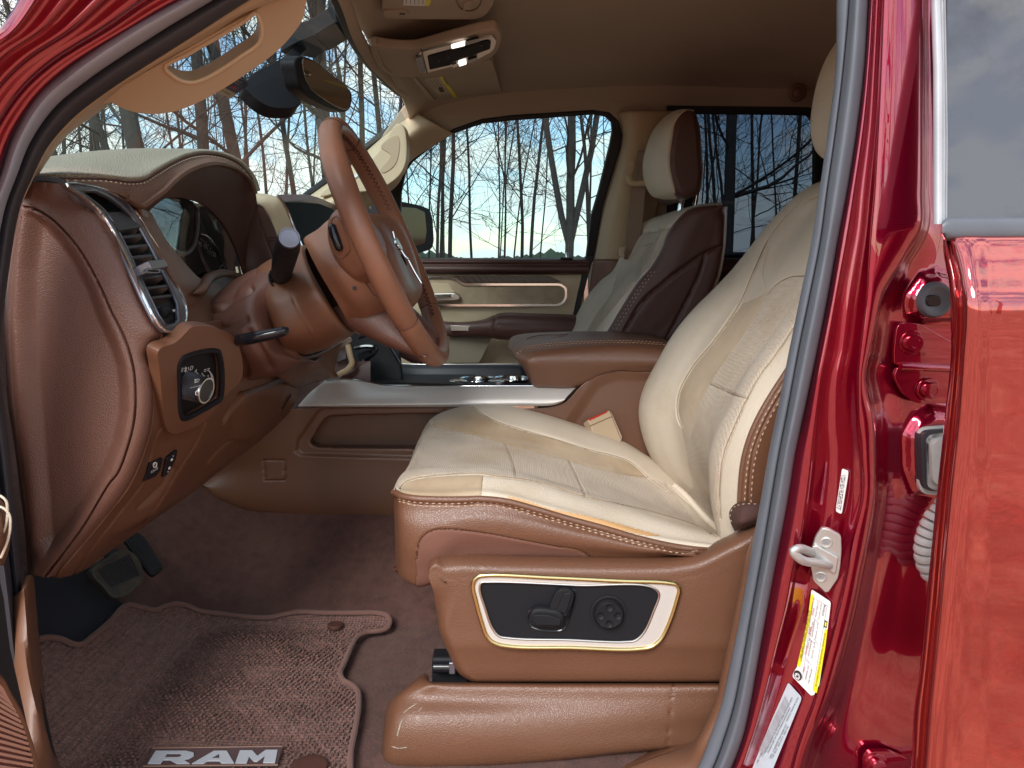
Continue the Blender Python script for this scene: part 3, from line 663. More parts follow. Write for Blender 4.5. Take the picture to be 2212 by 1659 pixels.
tube('handle_edge', [GP.off(.0005)(*p) for p in smooth2([(p[0], p[1]) for p in hole], 50)], .0022, M['trim'], gh, 8, closed=True)

# ---------------- windshield, frit band, dashboard base shelf
def wsp(Y, t):   # t 0 at the header, 1 at the cowl
    top = np.array([-.285 - .02 * math.cos((Y - 1.58) * 1.6), Y, CAM_Z + .425 - .10 * (Y - 1.58)**2])
    return top + np.array([-.66, 0, -.50]) * t + np.array([0, 0, .02]) * math.sin(math.pi * t)
rows = [[wsp(Y, t) for Y in np.linspace(.86, 2.29, 9)] for t in (0, .25, .5, .75, 1)]
ws = net('windshield', rows, M['shield'], truck, 30, 20, label='wide raked windshield', thick=0)
# dark band round the glass edge, seen along the header and the far pillar
hd = [(700, -60), (730, 0), (752, 60), (778, 110), (820, 160), (860, 197), (888, 215), (896, 226), (892, 238), (870, 258), (800, 312), (700, 394), (660, 424)]
dpt = [1.15, 1.27, 1.42, 1.60, 1.86, 2.05, 2.18, 2.24, 2.25, 2.25, 2.25, 2.25, 2.25]
tube('windshield_edge', [W(x, y, d - .01) for (x, y), d in zip(hd, dpt)], .0105, M['blackm'], truck, 8, smooth_n=80, label='black band along the windshield header and far pillar')

# ---------------- headliner
def hl(px, py, Y): return W(px, py, Y)
rows = []
HX = [-.28, -.24, -.16, -.04, .12, .35, .7, 1.1, 1.6, 1.75]
for i, X in enumerate(HX):
    zc = CAM_Z + np.interp(X, [-.28, -.22, 0, .4, 1.6], [.415, .455, .485, .50, .47])
    near = .86; far = 2.30
    r = []
    for Y, dz in ((.84, -.13), (.86, -.10), (.90, -.045), (1.0, -.012), (1.3, 0), (1.6, .008), (1.9, 0), (2.1, -.012), (2.2, -.035), (2.24, -.062), (2.26, -.09)):
        r.append(np.array([X, Y, zc + dz]))
    rows.append(r)
hlr = net('headliner', rows, M['liner'], truck, 60, 60, thick=.01, label='tan cloth headliner')
# header edge roll in front
tube('header_trim', [W(x + 8, y - 2, d) for (x, y), d in zip(hd[:8], dpt)], .014, M['liner'], truck, 10, smooth_n=50)

# roof, floor and walls that close the cab
def quad(name, pts, mat, parent=truck, th=.01, label=None):
    P = [np.asarray(p, float) for p in pts]; c = sum(P) / len(P); n = np.cross(P[1] - P[0], P[2] - P[0]); n /= np.linalg.norm(n)
    a = Acc(); k = len(P); V = P + [p - n * th for p in P]
    a.add(V, [tuple(range(k)), tuple(range(2 * k - 1, k - 1, -1))] + [(i, (i + 1) % k, k + (i + 1) % k, k + i) for i in range(k)])
    o = a.build(name, mat, parent, label=label)
    bm = bmesh.new(); bm.from_mesh(o.data); bmesh.ops.recalc_face_normals(bm, faces=bm.faces); bm.to_mesh(o.data); bm.free(); return o
FZ = CAM_Z - .625
rows = [[np.array([X, Y, CAM_Z + z]) for Y, z in ((.78, .34), (.80, .42), (.86, .48), (1.1, .53), (1.6, .55), (2.1, .53), (2.30, .49), (2.36, .455), (2.37, .44))] for X in (-.30, -.1, .4, 1.2, 1.8)]
net('roof', rows, M['paint'], truck, 30, 20, thick=.003, label='crimson roof panel')
quad('cab_back_wall', [(1.78, .8, FZ), (1.78, 2.42, FZ), (1.78, 2.42, CAM_Z + .48), (1.78, .8, CAM_Z + .48)], M['brown_dark'])
quad('rear_door_card', [(.52, .83, FZ), (1.78, .83, FZ), (1.78, .83, CAM_Z + .40), (.62, .83, CAM_Z + .40)], M['brown_dark'])
quad('floor_pan', [(-1.0, .70, FZ - .012), (1.78, .70, FZ - .012), (1.78, 2.42, FZ - .012), (-1.0, 2.42, FZ - .012)], M['carpet'], label='brown carpeted floor')
quad('firewall', [(-1.0, .80, FZ), (-1.0, 2.42, FZ), (-.98, 2.42, CAM_Z - .02), (-.98, .80, CAM_Z - .02)], M['blackm'])
quad('side_wall', [(-1.0, .80, FZ - .02), (-.52, .80, FZ - .02), (-.60, .80, CAM_Z + .10), (-1.0, .80, CAM_Z - .02)], M['blackm'])
quad('rocker_panel', [(-1.2, .67, FZ - .03), (1.9, .67, FZ - .03), (1.9, .67, FZ - .22), (-1.2, .67, FZ - .22)], M['paint'])
quad('sill_plate', [(-.6, .67, FZ - .028), (.45, .67, FZ - .028), (.45, .84, FZ - .010), (-.6, .84, FZ - .010)], M['brown_plain'])
# ================================================================ far side of the cab
FW = P3((900, 560, 2.33), (1300, 560, 2.33), (1100, 250, 2.215))
front_open = [(866, 560), (864, 400), (868, 378), (888, 343), (928, 314), (978, 281), (1040, 259), (1106, 251), (1213, 244), (1281, 240), (1316, 245), (1336, 264), (1343, 292), (1338, 322), (1332, 345), (1302, 445), (1282, 560)]
rear_open = rounded([(1470, 238), (1764, 242), (1772, 300), (1772, 556), (1470, 556)], [4, 30, 4, 4, 4])
plate('side_panel', [(820, 566), (820, 300), (893, 200), (980, 170), (1860, 170), (1860, 566), (1800, 570), (1284, 570), (1278, 566)], FW, .03, M['liner'], truck, .003, holes=[[(866, 563), *front_open[1:-1], (1282, 563)], rear_open], label='tan trim round the passenger side windows')
pdoor = empty('passenger_door', W(1100, 700, 2.33), truck); setp(pdoor, 'passenger front door, cream and brown trim with a dark wood strip')
glass_front = [(900, 585), (850, 585), (850, 420), (874, 372), (892, 350), (928, 322), (978, 290), (1040, 268), (1106, 261), (1213, 253), (1281, 248), (1306, 252), (1321, 266), (1323, 285), (1318, 312), (1306, 362), (1293, 415), (1277, 470), (1266, 560), (1262, 585)]
plate('window_glass', glass_front, FW.off(-.012), .004, M['clear'], pdoor, 0)
o_ = [(836, 590), (836, 410), (864, 376), (888, 341), (928, 312), (978, 279), (1040, 257), (1106, 249), (1213, 242), (1281, 238), (1316, 243), (1337, 262), (1345, 292), (1340, 322), (1333, 345), (1303, 445), (1283, 560), (1268, 600), (1248, 680), (1236, 680), (1250, 600)]
i_ = [(862, 588), (866, 420), (876, 373), (892, 350), (928, 322), (978, 290), (1040, 268), (1106, 261), (1213, 253), (1281, 248), (1306, 252), (1321, 266), (1323, 285), (1318, 312), (1306, 362), (1293, 415), (1277, 470), (1266, 560), (1262, 588)]
plate('window_frame', o_, FW, .03, M['blackm'], pdoor, .004, holes=[i_], rise=.006)
plate('door_seal', [(1266, 552), (1284, 552), (1270, 600), (1250, 680), (1240, 725), (1226, 725), (1238, 680), (1256, 600)], PY(2.30), .03, M['blackm'], pdoor, .004)
tube('division_bar', [FW(846, 380), FW(855, 450)], .011, M['blackm'], pdoor, 8)
# mirror outside
MP_ = P3((845, 440, 2.50), (845, 540, 2.50), (935, 470, 2.66))
mr = plate('side_mirror', rounded([(842, 439), (862, 434), (906, 443), (928, 451), (935, 470), (938, 520), (934, 538), (900, 549), (842, 546)], [2, 8, 4, 6, 6, 6, 8, 6, 2]), MP_, .09, M['black'], pdoor, .01, label='black passenger side mirror')
plate('mirror_glass', rounded([(858, 446), (898, 449), (918, 458), (922, 500), (918, 526), (880, 538), (858, 530)], 4), MP_, .004, M['dimmirror'], mr, .001, rise=.003)
DP = PY(2.30)
# door inner trim
rows = []
for y, k in ((557, .03), (560, .008), (565, 0), (572, .004), (576, -.002), (583, -.004), (590, .004), (593, .02)):
    rows.append([(x, y, 2.29 + k) for x in (830, 1000, 1150, 1225, 1255, 1272)])
net('window_ledge', rows, M['brown_dark'], pdoor, 40, 40, label='brown ledge under the passenger window')
rows = []
for y, k in ((576, .03), (586, .012), (600, .004), (640, .004), (672, .0), (700, .004), (740, .01), (800, .02), (870, .03)):
    rows.append([(x, y, 2.31 + k) for x in (800, 950, 1100, 1200, 1240, 1262)])
net('door_panel', rows, M['trim'], pdoor, 40, 60, thick=.01)
fr_o = rounded([(918, 598), (978, 598), (1004, 612), (1212, 612), (1225, 622), (1225, 648), (1210, 662), (918, 662)], [2, 8, 6, 12, 4, 12, 12, 2])
fr_i = rounded([(922, 602), (976, 602), (1002, 617), (1210, 617), (1220, 624), (1220, 646), (1208, 657), (922, 657)], [2, 8, 6, 9, 4, 9, 9, 2])
plate('insert_frame', fr_o, DP, .012, M['chrome'], pdoor, .003, holes=[fr_i], rise=.008)
plate('door_insert', fr_i, DP, .01, M['suede'], pdoor, .004, rise=.003)
plate('wood_strip', rounded([(978, 596), (1186, 596), (1214, 609), (1006, 611)], 3), DP, .01, M['wood'], pdoor, .003, rise=.010)
plate('handle_cup', rounded([(922, 612), (968, 612), (982, 632), (922, 636)], 4), DP, .01, M['trim'], pdoor, .003, rise=.006)
hd_ = plate('door_handle', rounded([(924, 634), (984, 632), (994, 637), (994, 648), (980, 651), (924, 652)], 4), DP, .012, M['satin'], pdoor, .004, rise=.02)
tube('handle_lever', [DP.off(.034)(926, 640), DP.off(.034)(975, 639)], .006, M['chrome'], hd_, 10, flat=1.6)
rows = [[(940, 694, 2.28), (1020, 694, 2.26), (1050, 688, 2.25), (1072, 678, 2.25), (1150, 677, 2.25), (1246, 680, 2.26)],
        [(940, 699, 2.23), (1020, 699, 2.20), (1050, 697, 2.19), (1075, 690, 2.19), (1150, 689, 2.19), (1244, 692, 2.20)],
        [(940, 722, 2.22), (1020, 723, 2.20), (1055, 724, 2.19), (1080, 726, 2.19), (1150, 728, 2.19), (1240, 732, 2.20)],
        [(940, 727, 2.28), (1020, 728, 2.28), (1055, 730, 2.28), (1080, 733, 2.28), (1150, 736, 2.28), (1240, 740, 2.28)]]
ar = net('door_armrest', rows, M['brown_dark'], pdoor, 70, 40, grooves=[([(1069, 680), (1067, 730)], 2, .004), ([(1072, 703), (1240, 704)], 2, .003)])
plate('switch_plate', rounded([(973, 703), (1048, 704), (1046, 715), (974, 715)], 2), PY(2.198), .004, M['satin'], pdoor, .001)
plate('door_pocket', rounded([(972, 727), (1063, 729), (1035, 784), (950, 784)], 6), PY(2.24), .02, M['pocket'], pdoor, .004)
lathe('lock_pin', W(1224, 558, 2.30), (0, 0, 1), [(0, .005), (.014, .0045), (.018, .003)], M['chrome'], pdoor, 12)
bx('lock_base', W(1224, 558, 2.30), np.array([.018, 0, 0]), np.array([0, .01, 0]), np.array([0, 0, .003]), M['blackm'], pdoor, .001)

# far windshield pillar and its grab handle
rows = [[(896, 240, 2.22), (930, 262, 2.16), (978, 290, 2.20)], [(860, 266, 2.23), (884, 290, 2.15), (928, 320, 2.22)], [(800, 316, 2.24), (846, 345, 2.13), (884, 352, 2.22)], [(740, 366, 2.25), (800, 395, 2.13), (858, 400, 2.23)],
        [(690, 402, 2.25), (740, 425, 2.13), (800, 445, 2.2)], [(650, 430, 2.25), (700, 450, 2.13), (750, 480, 2.2)]]
net('pillar_trim', rows, M['trim'], truck, 40, 60, thick=.004, label='cream trim on the passenger side windshield pillar')
gp = P3((860, 300, 2.10), (870, 380, 2.10), (760, 400, 2.12))
go = [(862, 266), (873, 276), (878, 300), (879, 325), (876, 355), (864, 378), (846, 394), (824, 406), (780, 415), (740, 415), (690, 424), (700, 410), (770, 370), (815, 330)]
gi = [(858, 292), (863, 303), (862, 330), (856, 352), (843, 367), (825, 374), (821, 368), (838, 345), (842, 335), (822, 318)]
g2 = plate('grab_handle', smooth2(go, 60), gp, .03, M['trim'], truck, .006, 4, label='cream grab handle on the passenger side windshield pillar')
plate('handle_inset', smooth2(gi, 40), gp, .004, M['pillar'], g2, .002, rise=.002)
plate('pillar_clip', rounded([(742, 393), (772, 373), (778, 378), (748, 399)], 2), gp, .004, M['white'], g2, .001, rise=.003)

# centre pillar on the far side with the seat belt
rows = [[(1284, 566, 2.28), (1310, 566, 2.24), (1350, 566, 2.24), (1400, 566, 2.28)], [(1306, 450, 2.26), (1330, 450, 2.22), (1370, 450, 2.22), (1420, 450, 2.26)], [(1336, 345, 2.23), (1355, 345, 2.19), (1395, 345, 2.19), (1440, 345, 2.23)],
        [(1346, 290, 2.21), (1365, 290, 2.17), (1400, 290, 2.17), (1470, 290, 2.21)], [(1336, 244, 2.20), (1360, 240, 2.16), (1420, 240, 2.16), (1500, 240, 2.20)]]
net('pillar_trim', rows, M['pillar'], truck, 30, 40, thick=.004, label='tan trim on the passenger side centre pillar')
rows = [[(1262, 700, 2.27), (1300, 700, 2.25), (1380, 700, 2.26)], [(1282, 560, 2.26), (1320, 560, 2.235), (1400, 560, 2.26)]]
net('pillar_trim', rows, M['brown_plain'], truck, 20, 20, thick=.004, label='brown lower trim on the passenger side centre pillar')
sb = empty('seat_belt', W(1375, 450, 2.18), truck); setp(sb, 'brown passenger seat belt hanging from its pillar loop')
net('webbing', [[(1365, 396, 2.16), (1396, 398, 2.14)], [(1358, 470, 2.16), (1390, 470, 2.14)], [(1348, 560, 2.16), (1380, 560, 2.14)]], M['belt'], sb, 8, 20, thick=.002)
net('webbing', [[(1378, 325, 2.15), (1394, 325, 2.13)], [(1376, 392, 2.16), (1394, 392, 2.14)]], M['belt'], sb, 6, 8, thick=.002)
tube('belt_loop', [W(1366, 350, 2.13), W(1362, 372, 2.12), W(1357, 383, 2.11), W(1362, 394, 2.11), W(1396, 395, 2.11)], .008, M['pillar'], sb, 10, smooth_n=24)
plate('belt_slider', rounded([(1337, 534), (1350, 532), (1350, 556), (1337, 556)], 4), PY(2.14), .012, M['pillar'], sb, .003)

# rear passenger side door
rd2 = empty('rear_door', W(1650, 600, 2.36), truck); setp(rd2, 'passenger side rear door with dark privacy glass')
plate('privacy_glass', [(1470, 240), (1766, 240), (1766, 560), (1470, 560)], FW.off(-.01), .004, M['dark'], rd2, 0)
plate('window_frame', rounded([(1440, 228), (1772, 232), (1792, 300), (1792, 700), (1440, 700)], [4, 30, 4, 4, 4]), FW, .03, M['blackm'], rd2, .003, holes=[rounded([(1500, 247), (1748, 249), (1763, 275), (1760, 548), (1500, 552)], [4, 20, 10, 8, 4])], rise=.004)
rows = [[(x, y, Y) for x in (1400, 1550, 1700, 1820)] for y, Y in ((556, 2.33), (562, 2.29), (590, 2.28), (600, 2.30), (700, 2.31), (900, 2.32))]
net('door_panel', rows, M['brown_dark'], rd2, 20, 30, thick=.01)
# coat hook on the headliner side
ck = lathe('coat_hook', W(1722, 200, 2.15), (-.2, -1, -.2), [(0, .024), (.004, .024), (.006, .020), (.006, .014), (.010, .012), (.012, .006)], M['brown_plain'], truck, 24, label='small round coat hook by the rear ceiling')

# ================================================================ passenger seat
ps = empty('front_seat', (.55, 2.0, FZ), truck); setp(ps, 'passenger seat, cream front and brown side darkened as in shade')
near = [(1180, 900, 1.77), (1250, 800, 1.77), (1310, 716, 1.76), (1337, 671, 1.76), (1375, 611, 1.76), (1404, 578, 1.765), (1427, 541, 1.77), (1440, 508, 1.775), (1457, 481, 1.78), (1482, 456, 1.79), (1512, 446, 1.80), (1560, 443, 1.80)]
far = [(1130, 850, 2.25), (1180, 780, 2.25), (1232, 716, 2.25), (1262, 655, 2.25), (1300, 606, 2.25), (1328, 583, 2.24), (1343, 556, 2.23), (1362, 518, 2.22), (1385, 488, 2.21), (1407, 472, 2.20), (1440, 463, 2.17), (1480, 458, 2.15)]
rows = []
for a, b in zip(near, far):
    pa, pb = W(*a), W(*b); r = [pa + np.array([.03 if a[0] < 1420 else .004, -.015, 0]), pa]
    for t, d in ((.06, -.012), (.14, .0), (.22, .022), (.5, .03), (.78, .022), (.86, .0), (.94, -.012)): r.append(pa * (1 - t) + pb * t + np.array([d, 0, d * .4]))
    r += [pb, pb + np.array([.05, .01, 0])]; rows.append(r)
psb = net('backrest', rows, M['beige'], ps, 110, 110, grooves=[([(1282, 716), (1300, 690), (1340, 640), (1377, 600), (1388, 560)], 2.5, .005), ([(1262, 716), (1290, 670), (1318, 630), (1327, 603), (1330, 585)], 2.5, .005),
     ([(1383, 503), (1420, 497), (1455, 488)], 2.5, .004), ([(1340, 622), (1345, 608), (1360, 602), (1370, 602)], 2.5, .004)],
     zones=[('backrest_insert', [(1262, 720), (1290, 672), (1318, 632), (1327, 603), (1345, 560), (1368, 520), (1383, 503), (1455, 488), (1440, 510), (1425, 545), (1400, 580), (1377, 600), (1340, 640), (1300, 690), (1282, 720)], M['fabric'])])
for dx, t in ((0, 'LONGHORN'),):
    q = drape(psb.bvh, [(1388, 533), (1413, 527)], .001, 2)
    if len(q) == 2:
        x = q[1] - q[0]; wd = np.linalg.norm(x); x /= wd; n = CAMP - q[0]; n /= np.linalg.norm(n); y = np.cross(n, x); text3('embossing', t, q[0] + n * .004, x, y, n, wd, .011, M['threadd'], ps)
rows = []
S = [(near[i], r) for i, r in zip(range(2, 12), [(1430, 745), (1460, 720), (1500, 690), (1525, 655), (1538, 625), (1550, 590), (1557, 555), (1561, 520), (1563, 480), (1564, 446)])]
for a, b in [((1180, 900, 1.77), (1340, 900)), ((1250, 800, 1.77), (1400, 790))] + S:
    r = [(a[0], a[1], 1.775), (a[0] + 2, a[1], 1.755), (a[0] + 6, a[1] + 1, 1.745)]
    for t in (.25, .5, .75, 1): r.append((a[0] + (b[0] - a[0]) * t, a[1] + (b[1] - a[1]) * t, 1.735 + .01 * (t - .5)**2))
    r.append((b[0] + 6, b[1], 1.78)); r.append((b[0] + 4, b[1], 1.95)); rows.append(r)
pss = net('backrest_side', rows, M['brown_dark'], ps, 110, 110, grooves=[([(1350, 713), (1387, 653), (1437, 608), (1487, 571), (1522, 548), (1557, 533)], 3, .006), ([(1440, 733), (1475, 666), (1507, 601), (1523, 553)], 3, .006)])
for dx in (6, 13):
    stitches('stitching', drape(pss.bvh, [(1318 + dx, 712), (1345 + dx, 668), (1383 + dx, 610), (1405 + dx, 582)], .0008), M['thread'], ps, .006, .004, .0011)
hr = empty('headrest', W(1455, 333, 2.0), ps) if False else ps
rows = [[(1500, 237, 1.90), (1470, 238, 2.0), (1445, 256, 2.10), (1440, 285, 2.16)], [(1481, 236, 1.885), (1456, 240, 1.97), (1428, 264, 2.09), (1425, 290, 2.16)], [(1458, 258, 1.88), (1434, 262, 1.96), (1408, 288, 2.09), (1410, 310, 2.16)],
        [(1446, 300, 1.875), (1418, 297, 1.96), (1396, 318, 2.09), (1399, 338, 2.16)], [(1442, 350, 1.875), (1408, 350, 1.96), (1388, 360, 2.09), (1392, 374, 2.16)], [(1448, 390, 1.875), (1414, 393, 1.96), (1393, 397, 2.09), (1400, 402, 2.16)],
        [(1458, 415, 1.88), (1428, 424, 1.96), (1409, 424, 2.09), (1412, 420, 2.15)], [(1475, 430, 1.90), (1445, 431, 1.97), (1428, 429, 2.08), (1430, 424, 2.14)]]
net('headrest', rows, M['beige'], ps, 50, 60, thick=.01)
hs = plate('headrest_side', smooth2([(1484, 237), (1461, 258), (1448, 300), (1443, 350), (1449, 390), (1461, 418), (1480, 428), (1512, 418), (1522, 380), (1520, 330), (1512, 262), (1502, 239)], 60), PY(1.872), .26, M['brown_dark'], ps, .02, 5)
net('headrest_base', [[(1409, 421, 2.12), (1440, 427, 2.0), (1462, 424, 1.88), (1500, 418, 1.88)], [(1400, 405, 2.12), (1425, 410, 1.99), (1452, 400, 1.868), (1455, 396, 1.866)]], M['brown_dark'], ps, 16, 8, thick=.003) if False else None
for x0, y0, x1, y1 in ((1474, 425, 1468, 460), (1506, 412, 1500, 450)):
    tube('headrest_post', [W(x0, y0, 2.0), W(x1, y1, 2.0)], .0075, M['chrome'], ps, 12)
q = [(1462, 268), (1452, 305), (1449, 350), (1455, 388), (1464, 408)]
for d in (4, 10): stitches('stitching', np.array([W(x + d, y, 1.8712) for x, y in cr(np.array(q, float), 40)]), M['threadd'], ps, .006, .004, .001)
# ================================================================ header: visors, overhead console, mirror
CP = Plane((0, 1.5, CAM_Z + .452), (.06, 0, -1))
vs = plate('sun_visor', rounded([(826, -60), (826, 18), (824, 30), (832, 41), (1028, 42), (1050, 33), (1064, 12), (1085, -60)], [2, 3, 6, 8, 14, 10, 8, 2]), CP, .018, M['liner'], truck, .006, 4, label='folded driver side sun visor at the top edge', rise=.008)
plate('visor_label', [(874, -12), (871, 12), (917, 13), (924, -12)], CP, .0006, M['white'], vs, 0, rise=.009)
plate('warning_band', [(924, -12), (917, 13), (927, 13), (935, -12)], CP, .0006, M['yellow'], vs, 0, rise=.0096)
for k in range(5): print_bars(CP, (878 + k * 9, 9), (881 + k * 9, -10), .002, M['ink'], vs, .0102, k)
plate('visor_hook', rounded([(828, 24), (876, 24), (886, 31), (876, 38), (832, 36)], 4), CP, .006, M['liner'], vs, .002, rise=.012)
plate('hook_slot', [(863, 29), (876, 29), (874, 32), (863, 32)], CP, .001, M['blackm'], vs, 0, rise=.0126)
tube('lamp_ring', [CP.off(.009)(1013 + 27 * math.cos(a), -2 + 26 * math.sin(a)) for a in np.linspace(0, 2 * math.pi, 33)[:-1]], .0012, M['brown_plain'], vs, 6, closed=True)
plate('lamp_button', rounded([(1002, 6), (1020, 3), (1020, 18), (1000, 24)], 3), CP, .003, M['liner'], vs, .001, rise=.011)

CPC = CP.off(.016)
oc = plate('overhead_console', smooth2([(799, 104), (806, 130), (820, 150), (842, 163), (875, 168), (903, 168), (978, 155), (1040, 135), (1072, 117), (1081, 95), (1082, 76), (1072, 66), (1050, 68), (928, 99), (903, 106), (850, 106), (806, 101)], 90), CPC, .02, M['liner'], truck, .008, 5, label='overhead console with silver switch strip', rise=.018)
tube('lid_seam', [CPC.off(.019)(x, y) for x, y in ((817, 110), (822, 128), (832, 147), (846, 158))], .0012, M['brown_plain'], oc, 6, smooth_n=20)
plate('switch_bezel', rounded([(910, 112), (1003, 90), (1066, 78), (1073, 90), (1067, 110), (1030, 130), (923, 158), (912, 156), (898, 128)], [6, 2, 6, 4, 8, 4, 4, 2, 6]), CPC, .008, M['satin'], oc, .003, rise=.022)
plate('switch_panel', rounded([(923, 122), (1003, 100), (1053, 87), (1061, 90), (1059, 106), (1040, 113), (980, 134), (974, 141), (928, 151)], 3), CPC, .006, M['screen'], oc, .001, rise=.0235)
plate('bezel_end', rounded([(898, 126), (910, 122), (920, 156), (910, 157), (903, 148)], 3), CPC, .006, M['gun'], oc, .002, rise=.025)
plate('chrome_divider', [(909, 110), (911, 110), (924, 159), (922, 160)], CPC, .004, M['ink'], oc, 0, rise=.0255)
M['lampw'] = mat('lamp_lens', (.85, .83, .80), .25, emis=((1, .97, .93), .7))
plate('map_lamp', rounded([(974, 100), (1003, 91), (1005, 99), (976, 106)], 2), CPC, .003, M['lampw'], oc, .001, rise=.0255, label='lit map lamp')
plate('map_lamp', rounded([(990, 136), (1007, 132), (1008, 139), (992, 144)], 2), CPC, .003, M['lampw'], oc, .001, rise=.0255, label='lit map lamp')
plate('map_lamp', rounded([(976, 141), (988, 137), (989, 143), (978, 147)], 2), CPC, .003, M['satin'], oc, .001, rise=.0255)
plate('lamp_switch', rounded([(1006, 90), (1034, 83), (1036, 90), (1008, 98)], 2), CPC, .004, M['gloss'], oc, .001, rise=.0265)
plate('lamp_switch', rounded([(1009, 131), (1030, 124), (1032, 129), (1012, 137)], 2), CPC, .004, M['gloss'], oc, .001, rise=.0265)
for q in ((948, 132), (968, 124), (1000, 115), (1014, 110), (1040, 99)):
    a = CPC.off(.0238)(*q); lathe('switch_mark', a, CPC.n, [(0, .0016), (.0002, .0016)], M['greyl2'], oc, 10)
plate('sos_switch', rounded([(993, 107), (1020, 100), (1022, 118), (996, 126)], 2), CPC, .003, M['screen'], oc, .001, rise=.0245)

PVP = P3((900, 175, 2.10), (975, 240, 2.17), (1085, 200, 2.0))
CP2 = Plane((0, 2.0, CAM_Z + .445), (.10, .05, -1))
pv = plate('sun_visor', rounded([(880, 160), (896, 176), (943, 231), (965, 231), (978, 243), (1084, 244), (1092, 226), (1062, 128), (1010, 140)], [4, 4, 6, 4, 6, 10, 8, 8, 4]), CP2, .018, M['liner'], truck, .005, 4, label='folded passenger side sun visor with its yellow warning label', rise=0.004)
plate('visor_edge', rounded([(890, 170), (898, 168), (950, 230), (942, 232)], 2), CP2, .008, M['liner'], pv, .003, rise=.010)
plate('visor_label', rounded([(917, 172), (950, 166), (992, 219), (961, 223)], 2), CP2, .0006, M['tagw'], pv, 0, rise=.0048)
plate('warning_band', [(949, 166.5), (957, 166), (994, 218), (987, 219)], CP2, .0006, M['yellow'], pv, 0, rise=.0054)
for k in range(4):
    print_bars(CP2, (923 + k * 6, 174 - k * 1.2), (937 + k * 6, 193 - k * 1.2), .0028, M['ink'], pv, .0054, k)
    print_bars(CP2, (948 + k * 6, 204 - k * 1.2), (960 + k * 6, 221 - k * 1.2), .0028, M['ink'], pv, .0054, k + 9)
lettering('print', 'WARNING', CP2, (955, 169), (966, 184), .005, M['ink'], pv, rise=.0062)
plate('air_bag_symbol', rounded([(946, 190), (955, 188), (961, 198), (951, 200)], 2), CP2, .0003, M['ink'], pv, 0, rise=.006)

# rear view mirror and sensor housing
rm = empty('rearview_mirror', W(690, 150, 1.58), truck); setp(rm, 'rear view mirror hanging from its black camera housing')
MRP = P3((655, 124, 1.44), (657, 182, 1.44), (758, 210, 1.68))
house = smooth2([(640, 127), (647, 121), (660, 122), (676, 128), (710, 153), (757, 194), (760, 200), (755, 238), (749, 242), (728, 238), (690, 222), (668, 208), (652, 192), (643, 162)], 70)
plate('mirror_housing', house, MRP, .030, M['black'], rm, .008, 5)
plate('mirror_glass', smooth2([(657, 126), (664, 127), (676, 132), (709, 157), (755, 197), (756, 204), (751, 236), (745, 237), (728, 231), (695, 211), (670, 190), (660, 168)], 60), MRP, .003, M['mirror'], rm, .0006, rise=.0008)
hp = [(526, 182), (538, 168), (562, 150), (590, 136), (618, 118), (642, 98), (662, 104), (650, 118), (638, 130), (640, 155), (648, 190), (648, 224), (640, 231), (615, 234), (585, 231), (560, 218), (543, 203)]
plate('camera_housing', smooth2(hp, 80), P3((530, 180, 1.46), (640, 230, 1.50), (645, 100, 1.56)), .035, M['black'], rm, .016, 5)
plate('mount_cover', rounded([(606, 112), (640, 92), (680, 76), (728, 46), (763, 78), (716, 107), (700, 112), (680, 127), (650, 120), (630, 128)], 5), P3((610, 100, 1.54), (745, 60, 1.50), (700, 110, 1.60)), .03, M['black'], rm, .005, 4)
tube('cover_seam', [P3((610, 100, 1.54), (745, 60, 1.50), (700, 110, 1.60)).off(.0006)(x, y) for x, y in ((679, 77), (690, 90), (712, 107))], .0009, M['blackm'], rm, 6)
tube('mirror_stem', [W(640, 140, 1.56), W(660, 150, 1.53)], .012, M['black'], rm, 12)
w0, w1, w2 = wsp(1.05, .1), wsp(1.6, .1), wsp(1.3, .6)
WP = Plane(w0, np.cross(w1 - w0, w2 - w0)).off(.012)
sk = plate('toll_tag', rounded([(480, 187), (511, 166), (522, 162), (531, 174), (537, 184), (511, 203)], 1.5), WP, .001, M['navy'], truck, 0, label='navy permit sticker with a paper strip behind the windshield')
plate('paper_strip', [(465, 196), (480, 187.5), (511, 203), (504, 209), (497, 213)], WP, .001, M['tagw'], sk, 0, rise=.0006)
for q in (((515, 169), (527, 174)), ((509, 174), (522, 180)), ((505, 178), (516, 183))): print_bars(WP, q[0], q[1], .0022, M['grey_ink'], sk, .0012, 4)
print_bars(WP, (496, 189), (508, 194), .007, M['redp'], sk, .0014, 7)
print_bars(WP, (477, 196), (497, 206), .003, M['ink'], sk, .0014, 6)
# ================================================================ dashboard
dash = empty('dashboard', (-.5, 1.5, FZ + .3), truck); setp(dash, 'brown and cream leather dashboard with a hooded instrument cluster')
# padded top, sewn seam, brown hood lip and the dark underside of the hood
sil = [(70, 388, .88), (125, 371, .95), (175, 358, 1.03), (225, 347, 1.10), (300, 336, 1.18), (360, 331, 1.25), (400, 330, 1.30), (450, 331, 1.35), (487, 338, 1.38), (520, 356, 1.41), (545, 388, 1.43), (553, 412, 1.44)]
seam = [(75, 390, .868), (137, 387, .875), (225, 388, .93), (287, 394, .99), (312, 390, 1.02), (337, 375, 1.06), (375, 353, 1.14), (412, 338, 1.22), (450, 334, 1.30), (490, 342, 1.36), (522, 360, 1.40), (545, 390, 1.425), (553, 414, 1.43)]
lip = [(80, 392, .86), (142, 397, .866), (200, 402, .90), (237, 413, .93), (275, 428, .97), (305, 445, 1.00), (330, 430, 1.03), (352, 414, 1.06), (375, 392, 1.10), (402, 372, 1.15), (440, 357, 1.22), (480, 355, 1.30), (518, 370, 1.37), (542, 394, 1.41), (552, 418, 1.42)]
